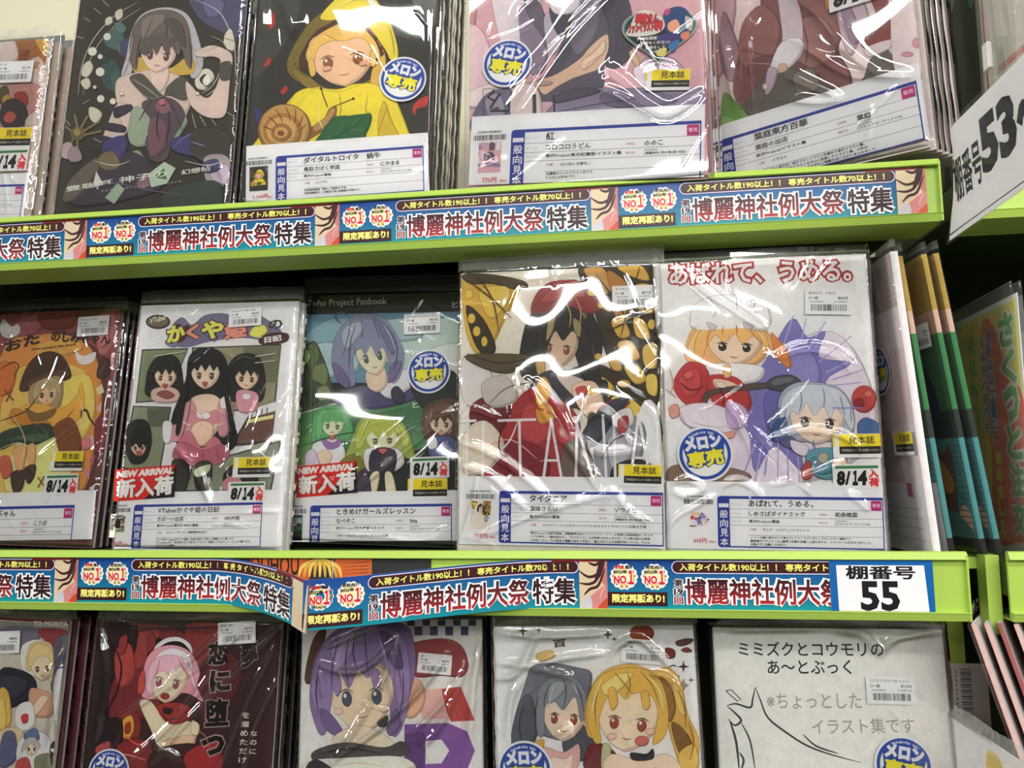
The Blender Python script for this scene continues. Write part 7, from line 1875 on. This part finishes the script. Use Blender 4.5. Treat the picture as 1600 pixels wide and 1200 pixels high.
# dark leaflet behind
th = thing('leaflet', 'dark green and brown leaflet between the pale art book and the hanging poster', 'leaflet', frame((.5480, .140, .048), -1.46, .0, 0), None)
s = Sheet(PRINT, 1.3, 0, (0, 0, 160, 300)); s.rect(0, 0, 160, 300, '2a3226'); r_ = random.Random(3)
for i in range(26):
    x, y = r_.uniform(40, 150), r_.uniform(20, 290); s.poly(s.smooth([(x - 8, y - 30), (x + 4, y - 20), (x + 8, y + 20), (x, y + 38), (x - 9, y + 10)]), r_.choice(('6a3a22', '3c5a4a', '5e6a5c', '6a661c', '7a4428', '24382c')))
s.rect(146, 0, 160, 300, '9c5a30')
s.b.box((0, .0001, 0), (.16, .003, .30), s.col('2a3226'), PRINT); s.b.build('print', th)
# white comics at the far right of the next bay
for i in range(2):
    b = MB(); b.box((0, 0, 0), (.182, .005, .20), None, PAPER); o = b.build('paperback'); o.matrix_world = frame((.620 + .012 * i, .19, zs), -1.5, 0, 0)
    tag(o, 'white paperback at the right edge, behind the red and yellow poster', 'book', 'white paperbacks at the right edge')

# pink comics standing in the gap below
def pink(c):
    def f(s, W, H, th):
        s.rect(0, 0, W, H, c); edge_strip(s, W, 0, H, 'd8b0a8' if c != '7a1f24' else 'a05a58', .003)
    return f
for i in range(8):
    c = ('8a2c34', 'a04a54', '7a1f24', '94585e', 'a04a54', '8a2c34', '7a1f24', '8a3a40')[i]
    standing('comic_book', 'thin red-pink sleeved comic leaning edge-on under the right rail end', (.6700 + .0105 * i, .121 + .002 * (i % 3), 2 * ZL + ZSH + .001), -2.1, -.262, 0, .182, .286, .003, pink(c), 'thin red-pink comics under the right rail end', sleeve=i == 0, wild=.4)
def leaflet_girl(s, W, H, th):
    s.rect(0, 0, W, H, 'dcd8d8'); s.poly(s.smooth([(60, 172), (76, 180), (88, 168), (90, 140), (80, 120), (62, 120)]), 'd8c070')
    s.poly(s.smooth([(70, 160), (82, 158), (84, 138), (74, 130), (66, 142)]), 'e2c8b4'); s.poly(s.smooth([(62, 172), (78, 178), (88, 160), (76, 164), (70, 150), (64, 150)]), 'd0b45c')
    s.rrect(92, 140, 142, 172, 3, 'c8604c'); s.rect(92, 138, 142, 141, '8a5a58')
    for i in range(3): s.rect(98, 164 - i * 6, 128, 165 - i * 6, 'e0b0a0')
    s.disc(138, 150, 11, 'b04a60'); s.disc(140, 176, 9, '8a8aa8')
# ledge on which those stand, and the card on the upright
panel('side_ledge', 'lime green ledge under the red-pink edge-on comics', 'ledge', (XE + .0005, -.02, 2 * ZL + .012), (.76, .2615, 2 * ZL + ZSH))
standing('booklet', 'sleeved booklet with orange speech box in the bottom right corner', (.5180, .0715, 2 * ZL + ZSH), -1.5, 0, 0, .148, .186, .003, leaflet_girl, None, cat='booklet')
s = Sheet(CARD, 1.15, 0, (0, 0, 34, 60)); s.rect(0, 0, 34, 60, 'd6d2ce')
for i in range(26):
    w = (.5, .9, 1.3)[(i * 7) % 3]; s.rect(11, 12 + i * 1.7, 20, 12 + i * 1.7 + w * .7, '3a3836')
for i, ch in enumerate('2120013586'): s.text(ch, 6.2 if ch != '1' else 7, 52 - i * 4, 8.2 if ch != '1' else 7.4, 52 - i * 4, 2.4, '5a5856', .05, res=1)
s.b.box((0, .0001, 0), (.034, .0006, .06), s.col('d6d2ce'), CARD)
o = s.b.build('barcode_card'); o.matrix_world = Matrix.Translation((.5275, .0905, -.4480)); tag(o, 'white card with upright barcode beside the line drawing art book', 'card')
# books seen beyond the left end of the top shelf
s = Sheet(PRINT, 1.1, 0, (0, 0, 120, 250)); s.rect(0, 0, 120, 250, 'c0a8a8'); s.poly(s.smooth([(60, 250), (95, 250), (90, 210), (70, 220)]), '4a8a5a'); s.poly(s.smooth([(80, 250), (112, 250), (112, 220), (95, 225)]), '6a8ab0'); s.rect(104, 60, 120, 215, '6a3a34'); s.rect(86, 80, 104, 205, 'd8d8dc')
s.b.box((0, .0001, 0), (.12, .006, .25), s.col('c0a8a8'), PRINT); o = s.b.build('paperback'); o.matrix_world = frame((-.585, .082, ZSH + .001), 0, .05, 0)
tag(o, 'pink and green paperback behind the cream and red comic, top left corner', 'book')

b = MB(); b.box((-.70, .105, ZSH + .0005), (-.335, .110, .47), None, CREAM); tag(b.build('divider_board'), 'plain cream divider board behind the left end of the top shelf', 'board')
bpy.data.objects.remove(_to)
SC.render.film_transparent = False
